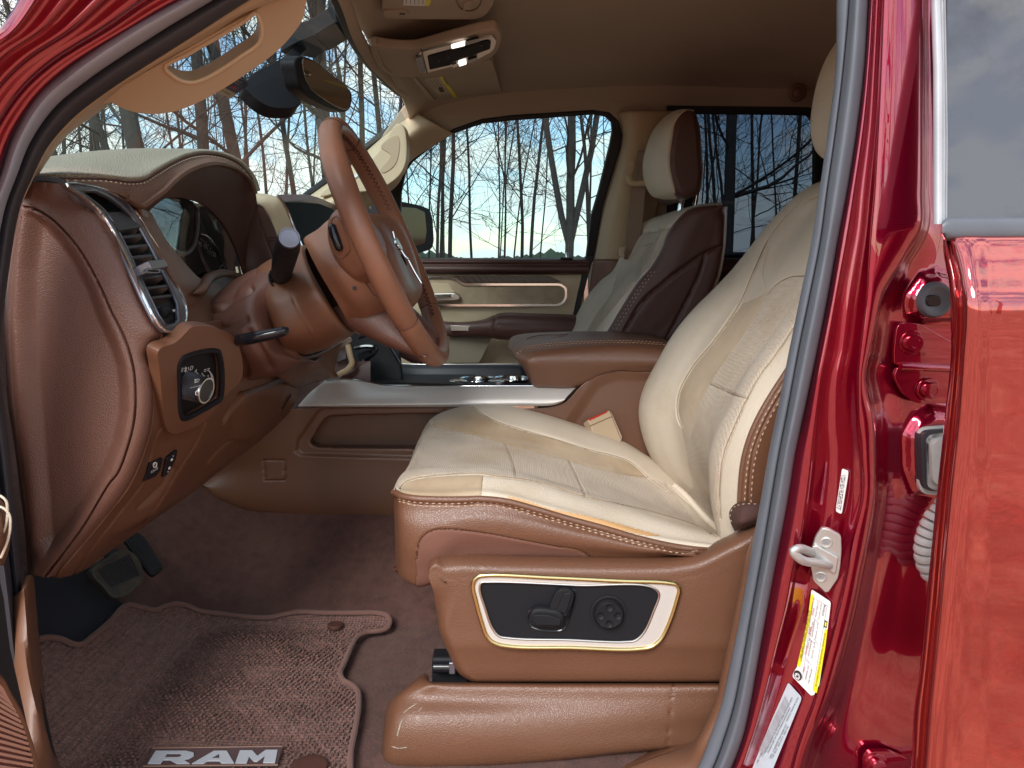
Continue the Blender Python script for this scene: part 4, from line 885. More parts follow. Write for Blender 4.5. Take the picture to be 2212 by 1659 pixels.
back = [np.array([-.86, Y, CAM_Z + z]) for Y, z in ((.86, .0), (.95, .02), (1.05, .04), (1.2, .06), (1.3, .07), (1.4, .05), (1.46, .02))]
mid_ = [W(*p) + np.array([-.10, .0, -.004]) for p in sil[:-1:2]] + [W(*sil[-1]) + np.array([-.10, 0, -.01])]
dpn = net('dash_pad', [back, mid_, sil, [lerp3 for lerp3 in [tuple(np.array(a) * .5 + np.array(b) * .5) for a, b in zip(np.array(cr(np.array(sil), 13)), np.array(cr(np.array(seam), 13)))]], seam], M['beige_pad'], dash, 150, 60, thick=.006)
bandm = [tuple(np.array(a) * .5 + np.array(b) * .5 + np.array([0, 0, -.004])) for a, b in zip(cr(np.array(seam), 15), cr(np.array(lip), 15))]
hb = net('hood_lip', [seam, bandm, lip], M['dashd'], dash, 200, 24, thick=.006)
cl = [(322, 456, 1.045), (340, 440, 1.07), (357, 429, 1.10), (380, 427, 1.15), (402, 430, 1.20), (450, 452, 1.30), (487, 494, 1.37), (512, 546, 1.42), (528, 594, 1.45)]
lipi = [(305, 446, 1.00), (330, 431, 1.03), (352, 415, 1.06), (375, 393, 1.10), (402, 373, 1.15), (440, 358, 1.22), (480, 356, 1.30), (518, 371, 1.37), (542, 395, 1.41), (553, 420, 1.42), (548, 450, 1.43), (538, 480, 1.44)]
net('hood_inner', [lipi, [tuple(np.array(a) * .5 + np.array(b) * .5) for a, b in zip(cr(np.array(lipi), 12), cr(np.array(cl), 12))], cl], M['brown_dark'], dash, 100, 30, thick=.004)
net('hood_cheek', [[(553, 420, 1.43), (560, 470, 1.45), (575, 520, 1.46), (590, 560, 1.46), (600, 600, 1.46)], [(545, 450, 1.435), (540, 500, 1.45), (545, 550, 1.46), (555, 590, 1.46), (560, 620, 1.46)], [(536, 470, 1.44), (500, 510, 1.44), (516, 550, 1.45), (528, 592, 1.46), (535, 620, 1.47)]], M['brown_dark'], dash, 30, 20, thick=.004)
for dx, dyy in ((0, 5), (0, -4)):
    stitches('stitching', drape(hb.bvh if dyy > 0 else dpn.bvh, [(x, y + dyy) for x, y, _ in seam[1:-1]], .0012, 160), M['threadb'], dash, .0065, .0035, .0013)
tube('hood_edge', [W(*p) for p in lip[4:]], .0042, M['brown_plain'], dash, 10, smooth_n=90)
tube('seam_welt', [W(*p) - np.array([0, .001, 0]) for p in seam], .0015, M['threadd'], dash, 6, smooth_n=120)

# end of the dashboard with its removable side cover
L_ = [(66, 392), (45, 447), (38, 480), (28, 540), (20, 600), (17, 650), (15, 700), (16, 740), (18, 780), (19, 800), (20, 825), (24, 880), (32, 930), (42, 1000), (50, 1070), (58, 1130), (66, 1240)]
S_ = [(100, 394), (70, 449), (105, 468), (137, 498), (170, 538), (197, 583), (220, 628), (240, 670), (258, 712), (268, 735), (279, 766), (288, 800), (292, 841), (288, 910), (275, 965), (240, 1040), (97, 1248)]
R_ = [(142, 397), (170, 419), (212, 452), (237, 487), (262, 535), (287, 590), (312, 645), (337, 692), (350, 722), (335, 742), (322, 765), (328, 800), (332, 853), (328, 916), (316, 966), (284, 1045), (125, 1245)]
rows = []
for l, s, r in zip(L_, S_, R_):
    rows.append([(l[0] - 6, l[1], .90), (l[0], l[1], .858), (*lerp(l, s, .06), .852), (*lerp(l, s, .5), .850), (*lerp(l, s, .85), .850), (s[0], s[1], .851), (*lerp(s, r, .4), .853), (*lerp(s, r, .8), .860), (*r, .872)])
rec = [(66, 470), (90, 476), (125, 512), (160, 560), (190, 620), (217, 691), (240, 741), (257, 791), (262, 841), (262, 891), (250, 954), (225, 1016), (180, 1091), (120, 1170), (96, 1190), (84, 1170), (78, 1090), (66, 950), (52, 800), (46, 691), (50, 580)]
net('dash_end', rows, M['brown'], dash, 200, 330, grooves=[([(48, 446), (75, 451), (105, 468), (137, 498), (170, 538), (197, 583), (220, 628), (240, 674), (256, 705), (272, 741), (287, 791), (292, 841), (290, 904), (277, 961), (250, 1029), (240, 1040), (180, 1138), (97, 1247)], 1.6, .006),
     ([(45, 470), (22, 608), (20, 700), (28, 850), (44, 1000), (58, 1100), (68, 1245)], 1.4, .002)], dents=[(rec, .013, 20)], thick=.004, label='brown leather side cover at the end of the dashboard')
tube('pad_corner', [W(60, 395, .85), W(72, 389, .86), W(105, 388, .862), (142, 396, .866)], .004, M['rubber'], dash, 8, smooth_n=20)

# driver-facing fascia between the side cover and the cluster
up = [[(140, 396, .872), (175, 398, .94), (237, 412, .99), (300, 441, 1.005)], [(212, 452, .873), (250, 450, .95), (300, 452, 1.01), (326, 458, 1.05)], [(262, 535, .873), (290, 525, .94), (328, 505, 1.01), (352, 507, 1.06)],
      [(312, 645, .873), (340, 630, .94), (380, 603, 1.0), (430, 600, 1.14)], [(350, 722, .873), (380, 722, .94), (408, 690, 1.0), (470, 610, 1.25)], [(346, 740, .873), (390, 745, .93), (425, 715, 1.0), (500, 680, 1.2)]]
net('fascia', up, M['brown_plain'], dash, 90, 140, thick=.003, zones=[('vent_opening', [(158, 404), (200, 404), (240, 418), (270, 438), (295, 465), (320, 505), (350, 560), (378, 610), (395, 650), (396, 700), (376, 710), (355, 705), (335, 680), (287, 580), (237, 478), (200, 436)], None)])
# air vent
bi = [(172, 411), (210, 413), (240, 427), (265, 445), (287, 466), (308, 498), (328, 533), (352, 581), (375, 628), (385, 655), (386, 688), (377, 699), (360, 703), (348, 690), (325, 646), (300, 594), (275, 539), (250, 491), (225, 455), (195, 430)]
VP = P3((212, 453, .872), (357, 716, .872), (350, 551, 1.02))
bo = [(142, 397), (200, 401), (237, 413), (270, 433), (295, 461), (320, 501), (350, 551), (375, 603), (395, 641), (403, 665), (404, 691), (398, 709), (375, 719), (357, 716), (337, 693), (312, 646), (287, 591), (262, 536), (237, 488), (212, 453), (175, 421)]
_bi = [(172, 411), (210, 413), (240, 427), (265, 445), (287, 466), (308, 498), (328, 533), (352, 581), (375, 628), (385, 655), (386, 688), (377, 699), (360, 703), (348, 690), (325, 646), (300, 594), (275, 539), (250, 491), (225, 455), (195, 430)]
av = plate('air_vent', bo, VP, .006, M['gun'], dash, .0025, 4, holes=[bi], rise=.003, label='tall silver edged air vent')
tube('vent_trim', [VP.off(.0065)(x, y) for x, y in bo[12:] + bo[:1]], .0018, M['chrome'], av, 8, smooth_n=80) if False else None
def ring(n, pts, pl, r, m, par, k=8): return tube(n, [pl(x, y) for x, y in cr(np.array(pts, float), 120, True)], r, m, par, k, closed=True)
ring('vent_trim', [lerp(p, (270, 560), .012) for p in bo], VP.off(.0032), .0017, M['chrome'], av)
ring('vent_wall', bi, VP.off(-.001), .0016, M['gun'], av)
plate('vent_cavity', bi, VP, .004, M['blackm'], av, 0, rise=-.026)
V2 = VP.off(-.008)
xn = lambda y: np.interp(y, [411, 428, 458, 493, 541, 596, 646, 696], [172, 190, 226, 251, 276, 301, 326, 351]); xf = lambda y: np.interp(y, [413, 428, 446, 463, 496, 531, 581, 628, 653, 688], [210, 240, 265, 285, 307, 326, 351, 374, 384, 384])
def slat(name, y, h, m, d0=.003, d1=.026, drop=6, tilt=0):
    a0 = VP.off(-d0)(xn(y) + 1, y); b0 = VP.off(-d0)(xf(y - 6) - 1, y - 6 + tilt); bk = -VP.n * (d1 - d0) + np.array([0, 0, -.008])
    c = (a0 + b0) / 2 + bk / 2; return bx(name, c, (b0 - a0) / 2, bk / 2, np.cross(b0 - a0, bk) / np.linalg.norm(np.cross(b0 - a0, bk)) * h, m, av, .0012)
slat('vent_bar', 478, .013, M['slatm'], .0, .02)
for y in (512, 534, 556, 600, 622, 643): slat('vent_slat', y, .0022, M['slatm'], .0005)
ku_ = (VP(342, 584) - VP(312, 590)) / 2; bx('vent_knob', VP.off(.006)(318, 582), ku_ * 1.15, VP.n * .015, np.cross(ku_ / np.linalg.norm(ku_), VP.n) * .0058, M['gun'], av, .0015)
a0, b0 = VP.off(.017)(312, 592), VP.off(.017)(348, 586)
plate('knob_frame', rounded([(313, 583), (318, 578), (346, 580), (348, 584), (345, 590), (314, 590)], 2), VP, .003, M['gun'], av, .001, rise=.020, holes=[rounded([(320, 583), (344, 584), (343, 588), (319, 587)], 1)])
plate('vent_foot', [(334, 662), (383, 640), (386, 688), (377, 699), (360, 703), (348, 690)], VP, .004, M['black'], av, .001, rise=-.004)
lathe('vent_wheel', VP.off(-.002)(356, 674), VP(362, 674) - VP(340, 676), [(-.010, .003), (-.009, .0055), (.009, .0055), (.010, .003)], M['black'], av, 24)
for k in range(3): bx('mark', VP.off(-.0015)(374 + k * 2.2, 671), (VP(374, 666) - VP(376, 672)) * .45, np.array([0, .0006, 0]), VP.n * .0002, M['white'], av, 0)
tube('stitch_row', [VP.off(.003)(x, y) for x, y in ((327, 494), (342, 494))], .0009, M['thread'], dash, 6); tube('stitch_row', [VP.off(.003)(x, y) for x, y in ((336, 511), (350, 511))], .0009, M['thread'], dash, 6)

# instrument cluster
CPn = P3((324, 453, 1.055), (400, 429, 1.22), (475, 590, 1.36))
clo = [(322, 456), (355, 427), (400, 428), (450, 451), (487, 493), (512, 545), (530, 600), (475, 597), (425, 602), (375, 546), (348, 500)]
cu = plate('instrument_cluster', clo, CPn, .006, M['screen'], dash, 0, rise=-.012, label='black instrument cluster with chrome ringed gauges')
tube('divider_arc', [CPn.off(-.004)(x, y) for x, y in ((424, 441), (425, 470), (424, 500), (419, 525), (408, 542), (395, 548), (382, 545), (370, 536))], .0042, M['satin'], cu, 10, smooth_n=60)
tube('gauge_ring', [CPn.off(-.006)(x, y) for x, y in ((423, 520), (430, 540), (437, 560), (446, 578), (455, 594))], .0034, M['chrome'], cu, 8, smooth_n=30)
tube('gauge_ring', [CPn.off(-.006)(x, y) for x, y in ((432, 507), (447, 512), (462, 530), (474, 552), (485, 573), (496, 592))], .0026, M['chrome'], cu, 8, smooth_n=40)
c = Acc()
for i, (x, y) in enumerate(((433, 516), (437, 518), (441, 521), (445, 525), (450, 530), (455, 537), (460, 544), (465, 552))):
    p = CPn.off(-.004)(x, y); u = CPn.off(-.004)(443, 560) - p; u /= np.linalg.norm(u); s_ = np.cross(CPn.n, u); c.box(p, u * (.0030 if i % 2 else .0018), s_ * .0005, CPn.n * .0002)
c.build('gauge_ticks', M['white'], cu, kind='stuff')
for t, x, y, s in (('90', 430, 531, 6), ('100', 441, 536, 8), ('110', 449, 548, 6), ('120', 457, 553, 10)): lettering('numeral', t, CPn, (x, y), (x + s, y + 3), .0085, M['white'], cu, rise=-.004)
tube('fuel_gauge', [CPn.off(-.005)(x, y) for x, y in ((475, 582), (478, 574), (483, 573), (487, 580))], .0011, M['grey_ink'], cu, 6, smooth_n=12)
plate('cluster_cover', clo, CPn, .001, M['cover'], cu, 0, rise=.002)
net('cluster_surround', [[(300, 443, 1.0), (312, 450, 1.02), (324, 457, 1.055)], [(325, 503, 1.02), (338, 502, 1.045), (350, 502, 1.075)], [(352, 553, 1.02), (364, 550, 1.05), (376, 547, 1.10)], [(378, 606, 1.0), (400, 604, 1.08), (425, 601, 1.2)],
     [(395, 640, 1.0), (425, 622, 1.1), (455, 596, 1.25)], [(402, 668, 1.0), (430, 648, 1.08), (470, 596, 1.28), (500, 592, 1.36)]], M['brown_plain'], dash, 40, 60, thick=.005)
tube('cluster_lip', [W(418, 634, 1.03), W(435, 628, 1.10), W(447, 605, 1.18), W(460, 597, 1.25), W(485, 592, 1.33), W(510, 598, 1.40), W(535, 606, 1.44)], [.0005, .007, .008, .008, .008, .008, .008], M['brown_plain'], dash, 12, smooth_n=50)
plate('column_hollow', [(430, 640), (450, 610), (480, 598), (530, 605), (545, 640), (480, 680), (440, 680)], P3((430, 640, 1.12), (530, 605, 1.45), (480, 690, 1.2)), .004, M['brown_dark'], dash, 0)

# lower dashboard, knee panel
low = [[(345, 738, .873), (390, 735, .93), (440, 700, 1.0), (500, 690, 1.12), (560, 690, 1.25)], [(322, 765, .872), (370, 760, .92), (440, 740, 1.0), (520, 760, 1.12), (640, 770, 1.36)], [(332, 853, .872), (400, 870, .95), (470, 860, 1.03), (520, 850, 1.12), (600, 818, 1.28), (652, 800, 1.40)],
       [(328, 916, .872), (360, 925, .91), (445, 908, 1.0), (495, 890, 1.08), (560, 872, 1.22), (645, 850, 1.41)], [(316, 966, .870), (337, 955, .90), (425, 950, .99), (470, 935, 1.06), (540, 920, 1.2), (628, 885, 1.40)],
       [(284, 1045, .866), (310, 1041, .90), (385, 1019, .97), (430, 1005, 1.05), (500, 985, 1.17), (570, 945, 1.33)], [(235, 1110, .863), (262, 1106, .89), (332, 1104, .95), (375, 1085, 1.02), (420, 1060, 1.10), (480, 1012, 1.22)],
       [(180, 1178, .862), (205, 1172, .88), (240, 1164, .91), (280, 1150, .96), (310, 1138, 1.0), (340, 1118, 1.06)], [(122, 1246, .860), (135, 1246, .87), (150, 1242, .885), (170, 1236, .91), (190, 1226, .94), (205, 1214, .97)],
       [(124, 1244, .90), (140, 1244, .91), (155, 1240, .92), (176, 1232, .95), (200, 1220, .98), (225, 1205, 1.02)]]
lw = net('lower_dashboard', low, M['brown_plain'], dash, 170, 170, thick=.004, grooves=[([(362, 922), (357, 916), (337, 946), (325, 990), (310, 1041), (262, 1106), (215, 1165), (160, 1240)], 1.5, .003), ([(445, 911), (425, 956), (385, 1019), (332, 1104), (290, 1150)], 1.5, .003),
     ([(519, 849), (560, 836), (611, 817), (628, 812)], 2.5, .006), ([(484, 912), (505, 875), (519, 849)], 3, .007), ([(450, 1000), (470, 975), (500, 950)], 2, .004)],
     zones=[('module_opening', [(388, 784), (403, 770), (462, 760), (474, 775), (476, 840), (470, 858), (425, 888), (400, 898), (389, 880)], None)],
     dents=[([(355, 1045), (372, 1000), (382, 1015), (330, 1080), (300, 1098)], .008, 8), ([(519, 850), (625, 815), (600, 890), (540, 950), (500, 950)], -.006, 10)])
bv = lw.bvh
# edge fold to the underside so the panel reads thick
def lab(bvh, a, b, c, lift=.001):
    p = [drape(bvh, [q, (q[0] + 1, q[1] + 1)], lift, 2)[0] for q in (a, b, c)]; return Plane(p[0], np.cross(p[1] - p[0], p[2] - p[0])).off(.0015)
Q = lab(bv, (325, 1035), (350, 995), (380, 985))
pb = plate('parking_brake_switch', rounded([(309, 1041), (325, 1001), (352, 989), (350, 1003), (346, 1017), (336, 1030)], 2), Q, .006, M['gloss'], dash, .001, rise=.001, label='black parking brake button')
lettering('print', 'PUSH OFF', Q, (326, 1023), (341, 1014), .0036, M['white'], pb, rise=.0018)
ring('brake_symbol', [(334, 999), (338, 1000), (337, 1008), (333, 1010), (331, 1005)], Q.off(.0018), .0006, M['white'], pb, 5)
lettering('print', 'P', Q, (333, 1007), (336, 1005), .0034, M['white'], pb, rise=.0018)
pp = plate('pedal_switch', rounded([(352, 1032), (361, 990), (384, 972), (380, 992), (368, 1017), (361, 1026)], 2), Q, .006, M['gloss'], dash, .001, rise=.001, label='black pedal adjustment rocker')
for q in ((374, 985, 1.6), (371, 993, 4), (366, 1011, 4), (363, 1019, 1.6)):
    lathe('symbol', Q.off(.0018)(q[0], q[1]), Q.n, [(0, q[2] * .00055), (.0003, q[2] * .0005)], M['white'], pp, 7)
c = Acc()
for k in range(4):
    p = drape(bv, [(608 + k * 5, 884 - k * 8), (612 + k * 5, 876 - k * 8)], .001, 2); 
    if len(p) == 2: c.box((p[0] + p[1]) / 2, (p[1] - p[0]) / 2, np.array([.0012, 0, 0]), np.array([0, .0005, 0]))
if c.n: c.build('vent_slots', M['blackm'], dash, kind='stuff')

# headlamp switch module
MPn = P3((350, 866, .905), (412, 706, .915), (515, 790, 1.03)).off(.014)
mo = [(342, 758), (350, 750), (375, 742), (400, 720), (412, 708), (440, 704), (478, 712), (506, 728), (516, 745), (523, 816), (515, 830), (495, 847), (450, 902), (425, 922), (400, 931), (376, 938), (364, 932), (357, 916), (350, 866), (345, 800)]
pi_ = [(387, 782), (392, 773), (402, 768), (462, 757), (470, 760), (474, 770), (478, 841), (474, 862), (455, 875), (425, 892), (402, 903), (393, 902), (388, 888), (386, 841)]
ls = plate('light_switch_housing', smooth2(mo, 90), MPn, .016, M['brown_plain'], dash, .007, 5, holes=[smooth2(pi_, 60)], rise=.006, label='brown housing of the headlamp switch')
ring('housing_lip', pi_, MPn.off(.0045), .0040, M['black'], ls)
plate('switch_panel', smooth2(pi_, 60), MPn, .004, M['black'], ls, 0, rise=-.002)
kb = lathe('headlamp_knob', MPn.off(-.002)(399, 831), MPn.n * .85 + np.array([.5, 0, 0]), [(0, .0172), (.003, .0168), (.026, .0158), (.0282, .0154)], M['black'], ls, 48)
kax = MPn.n * .85 + np.array([.5, 0, 0]); kax /= np.linalg.norm(kax); kc = MPn.off(-.002)(399, 831) + kax * .0282
lathe('knob_ring', kc, kax, [(-.001, .0160), (.0012, .0160), (.0012, .0142), (-.001, .0142)], M['chrome'], ls, 48); lathe('knob_face', kc, kax, [(-.001, .0142), (.0004, .0142)], M['gloss'], ls, 48)
KP = Plane(kc + kax * .0008, kax)
c = Acc(); ku = np.cross(kax, [0, 0, 1.]); ku /= np.linalg.norm(ku); kv = np.cross(ku, kax)
for i in range(44):
    for j in range(9):
        t = 2 * math.pi * i / 44; r_ = .0173 - .0014 * j / 9; p = MPn.off(-.002)(399, 831) + kax * (.004 + .0023 * j); d = ku * math.cos(t) + kv * math.sin(t); tt = -ku * math.sin(t) + kv * math.cos(t)
        p = p + d * r_ * .975; c.add([p + tt * .0008, p + kax * .0007, p - tt * .0008, p - kax * .0007, p + d * .0006], [(0, 1, 4), (1, 2, 4), (2, 3, 4), (3, 0, 4)])
c.build('knurling', M['gun'], ls, False, kind='stuff')
def line(n, pts, pl, r, m, par): return tube(n, [pl(x, y) for x, y in pts], r, m, par, 6, smooth_n=16 if len(pts) > 2 else 0)
line('knob_split', [(411, 838), (436, 832)], KP, .0004, M['greyl2'], ls)
lettering('symbol', 'D', KP, (425, 826), (430, 825), .0042, M['white'], ls, rise=.0002); line('symbol', [(421, 820), (424, 819.5)], KP, .0004, M['white'], ls); line('symbol', [(421, 823), (424, 822.5)], KP, .0004, M['white'], ls); line('symbol', [(421, 826), (424, 825.5)], KP, .0004, M['white'], ls)
line('symbol', [(423, 852), (423, 847), (426, 844), (428, 848), (430, 853), (423, 853)], KP, .0004, M['white'], ls)
MQ = MPn.off(-.0015)
lettering('symbol', '0', MPn, (391, 804), (395, 803), .0055, M['white'], ls, rise=-.0012); lettering('symbol', 'D', MPn, (410, 800), (416, 799), .0055, M['white'], ls, rise=-.0012); lettering('symbol', 'A', MPn, (419, 805), (424, 806), .0050, M['white'], ls, rise=-.0012)
for a, b in (((398, 803), (404, 794)), ((398, 795), (405, 803)), ((401, 792), (401, 806)), ((407, 793), (408, 800)), ((425, 805), (428, 809)), ((428, 806), (426, 811))): line('symbol', [a, b], MQ, .0004, M['white'], ls)
for pts in ([(442, 812), (442, 836)], [(449.5, 816), (449.5, 840)], [(452, 802), (459, 812), (461, 828), (457, 844)], [(455, 808), (458, 820), (457, 833)], [(436, 806), (441, 813)]): line('dimmer_mark', pts, MQ, .0005, M['white'], ls)
line('dimmer_gap', [(449.5, 811), (449.5, 813)], MQ, .0006, M['white'], ls); lathe('symbol', MQ(442, 841), MPn.n, [(0, .0012), (.0003, .0012)], M['white'], ls, 8)
for q in ((440, 803), (447, 801)): lettering('symbol', '=', MPn, q, (q[0] + 5, q[1] - 1), .003, M['white'], ls, rise=-.0012)

# hand lever under the column
lv = net('release_lever', [[(500, 744, 1.00), (506, 742, .99), (512, 744, 1.0)], [(512, 738, .965), (514, 744, .955), (516, 751, .965)]], M['black'], dash, 6, 4) if False else None
a_ = cr(np.array([W(504, 738, 1.0), W(530, 733, .97), W(560, 727, .96), (W(596, 720, .96)), W(624, 712, .965)]), 30)
V, F = tube_geo(a_, np.interp(np.linspace(0, 1, 30), [0, .5, .94, 1], [.0078, .0078, .0062, .003]), 14, flat=1.3); mesh_obj('release_lever', V, F, M['gloss'], dash, label='black release lever beside the steering column')

# centre of the dashboard seen past the hood
rows = [[(548, 417, 1.52), (581, 420, 1.53), (601, 428, 1.53), (619, 456, 1.53), (631, 486, 1.53), (642, 520, 1.53), (655, 560, 1.53)], [(546, 432, 1.49), (572, 436, 1.49), (588, 452, 1.49), (600, 478, 1.49), (610, 505, 1.49), (622, 540, 1.49), (636, 575, 1.49)],
        [(542, 433, 1.48), (568, 445, 1.48), (580, 462, 1.48), (592, 485, 1.48), (602, 510, 1.48), (612, 545, 1.48), (622, 580, 1.48)]]
net('stack_side', rows, M['trim'], dash, 60, 20, thick=.004)
net('stack_cheek', [[(542, 433, 1.485), (568, 445, 1.485), (592, 485, 1.485), (612, 545, 1.485), (625, 585, 1.485)], [(535, 520, 1.49), (545, 530, 1.49), (560, 545, 1.49), (580, 570, 1.49), (600, 600, 1.49)], [(540, 600, 1.5), (550, 605, 1.5), (560, 610, 1.5), (580, 615, 1.5), (600, 620, 1.5)]], M['brown'], dash, 30, 30, thick=.004)
for y in (513, 519): tube('cheek_seam', [W(573, y, 1.478), W(600, y - 1, 1.478)], .0012, M['threadd'], dash, 6)
tube('stack_chrome', [W(x, y, 1.535) for x, y in ((603, 427), (621, 455), (633, 486), (650, 525), (664, 560))], .0030, M['chrome'], dash, 8, smooth_n=50)
XP = Plane(W(660, 480, 1.62), (1, -.12, .25))
plate('touch_screen', rounded([(616, 436), (690, 439), (722, 452), (740, 500), (735, 570), (668, 570), (648, 520), (630, 480)], 6), XP, .02, M['screen'], dash, .003, label='black centre screen')
rows = [[(596, 424, 1.60), (640, 420, 1.7), (670, 422, 1.85), (705, 434, 2.0), (735, 455, 2.15)], [(612, 436, 1.56), (650, 436, 1.66), (680, 440, 1.8), (710, 452, 1.95), (735, 470, 2.1)], [(618, 440, 1.58), (652, 442, 1.68), (682, 446, 1.82), (712, 460, 1.97), (735, 480, 2.12)]]
net('stack_top', rows, M['brown_dark'], dash, 40, 20, thick=.004)
net('passenger_dash', [[(600, 423, 1.62), (650, 421, 1.8), (700, 432, 2.0), (760, 462, 2.25)], [(640, 455, 1.8), (690, 462, 1.95), (740, 480, 2.1), (780, 520, 2.25)], [(700, 520, 1.8), (740, 530, 1.95), (780, 545, 2.1), (800, 580, 2.25)], [(700, 640, 1.8), (740, 640, 1.95), (780, 640, 2.1), (800, 650, 2.25)]], M['brown_dark'], dash, 20, 20, thick=.004)
plate('side_outlet', rounded([(716, 474), (735, 478), (740, 500), (722, 498)], 2), PY(1.9), .004, M['mirror'], dash, .001)
# lower centre: cream edged storage opening, power ports, cables
plate('stack_lower', [(700, 700), (800, 690), (860, 740), (870, 830), (690, 840), (660, 800)], PY(1.60), .02, M['blackm'], dash, .003)
plate('stack_backing', [(540, 610), (800, 610), (800, 700), (860, 850), (560, 860)], PY(1.64), .02, M['brown_dark'], dash, .003)
tube('cream_edge', [W(x, y, 1.475) for x, y in ((751, 744), (757, 770), (760, 784), (752, 797), (737, 806), (731, 810))], .0058, M['trim'], dash, 10, smooth_n=40)
plate('port_panel', rounded([(716, 750), (748, 742), (748, 775), (730, 782), (722, 780)], 3), PY(1.48), .01, M['gun'], dash, .002)
plate('port_bezel', rounded([(728, 744), (756, 728), (760, 737), (738, 752)], 2), PY(1.47), .008, M['satin'], dash, .002)
plate('power_port', rounded([(772, 765), (800, 755), (806, 770), (790, 785), (774, 780)], 3), PY(1.55), .02, M['black'], dash, .003)
tube('cable', [W(x, y, 1.54) for x, y in ((766, 752), (790, 748), (812, 752), (806, 765), (790, 775), (780, 790))], .0045, M['gloss'], dash, 8, smooth_n=40)
tube('cable', [W(x, y, 1.56) for x, y in ((775, 730), (800, 722), (830, 735), (850, 760), (865, 785))], .0035, M['gloss'], dash, 8, smooth_n=40)
plate('tray_chrome', [(816, 749), (822, 747), (866, 784), (858, 786)], PY(1.62), .004, M['satin'], dash, .001)
tube('side_bolster', [W(x, y, 1.9) for x, y in ((760, 716), (800, 712), (850, 738), (900, 765), (960, 790))], .026, M['brown_dark'], dash, 12, smooth_n=30)

# ================================================================ steering column and wheel
TH = math.radians(23); AX = np.array([math.cos(TH), 0, math.sin(TH)]); UP = np.array([-math.sin(TH), 0, math.cos(TH)]); YY = np.array([0, 1., 0])
H = W(840, 530, 1.20)
colm = empty('steering_column', W(650, 640, 1.2), truck); setp(colm, 'brown steering column shroud with a black stalk')
def R7(*p): return list(p)
shr = [R7((556, 590, 1.2), (560, 630, 1.15), (577, 675, 1.12), (600, 728, 1.12), (635, 770, 1.18), (650, 740, 1.3), (620, 600, 1.3)),
       R7((559, 577, 1.2), (562, 612, 1.13), (578, 665, 1.09), (600, 723, 1.09), (637, 767, 1.17), (655, 740, 1.3), (620, 590, 1.3)), R7((612, 546, 1.2), (616, 590, 1.12), (640, 655, 1.08), (673, 718, 1.09), (702, 754, 1.17), (715, 700, 1.3), (680, 570, 1.3)),
       R7((658, 530, 1.2), (662, 570, 1.12), (693, 630, 1.08), (728, 690, 1.09), (761, 719, 1.17), (773, 680, 1.29), (728, 560, 1.29)), R7((664, 534, 1.2), (668, 574, 1.13), (698, 632, 1.10), (731, 686, 1.10), (760, 712, 1.17), (770, 680, 1.28), (728, 566, 1.28))]
sh = net('column_shroud', shr, M['brown_plain'], colm, 90, 60, closed_u=True, grooves=[([(616, 611), (640, 660), (668, 710), (699, 753)], 1.1, .0014), ], label='round brown column shroud')
bt_ = [R7((435, 662, 1.15), (475, 629, 1.19), (515, 601, 1.2), (562, 574, 1.2), (610, 560, 1.22)), R7((440, 690, 1.10), (480, 668, 1.09), (530, 640, 1.08), (570, 622, 1.10), (610, 620, 1.12)), R7((446, 712, 1.08), (500, 715, 1.05), (550, 700, 1.05), (590, 690, 1.10), (620, 690, 1.12)),
       R7((470, 750, 1.08), (520, 765, 1.06), (570, 755, 1.06), (615, 748, 1.12), (640, 760, 1.14)), R7((500, 800, 1.12), (525, 812, 1.11), (580, 805, 1.10), (635, 782, 1.14), (665, 780, 1.2)), R7((515, 826, 1.16), (545, 826, 1.15), (600, 814, 1.16), (650, 796, 1.24), (700, 780, 1.34))]
net('column_boot', bt_, M['brown'], colm, 110, 110, noise=.0035, nscale=26, grooves=[([(556, 586), (520, 610), (490, 640), (440, 668)], 3, .004), ([(440, 672), (470, 668), (500, 640), (540, 620)], 6, .010), ([(500, 740), (525, 790), (530, 815)], 8, .008), ([(540, 720), (575, 770), (590, 800)], 9, .006), ([(455, 700), (490, 705), (530, 690)], 7, .006)], thick=.003)
dk = net('column_neck', [[(560, 770, 1.15), (620, 775, 1.2), (680, 770, 1.3), (740, 740, 1.42)], [(600, 812, 1.2), (640, 800, 1.26), (690, 790, 1.34), (725, 785, 1.45)], [(640, 840, 1.40), (665, 830, 1.42), (690, 825, 1.45), (730, 812, 1.46)]], M['brown_plain'], colm, 20, 20, thick=.004)
shp = Plane(W(607, 603, 1.11), (.25, -1, -.05))
lathe('stalk_socket', W(607, 600, 1.108), (.22, -1, .10), [(-.012, .0175), (0, .0178), (.0025, .0165), (.002, .0145), (-.012, .0140)], M['gloss'], colm, 36)
stp = [W(607, 603, 1.125), W(609, 585, 1.09), W(614, 560, 1.055), W(620, 535, 1.02), W(625, 514, .985)]
stv, stf = tube_geo(cr(np.array(stp), 40), np.interp(np.linspace(0, 1, 40), [0, .25, .5, .72, .75, 1], [.0125, .0145, .0160, .0165, .0168, .0135]), 28)
mesh_obj('wiper_stalk', stv, stf, M['black'], colm, label='black multifunction stalk pointing out of the column')
e0 = cr(np.array(stp), 40); ea = e0[-1] - e0[-3]; ea /= np.linalg.norm(ea)
lathe('stalk_cap', e0[-1], ea, [(-.001, .0138), (.0022, .0128), (.0022, .0112), (.0014, .0108), (.0008, .006), (.0006, .0005)], M['gun'], colm, 36)

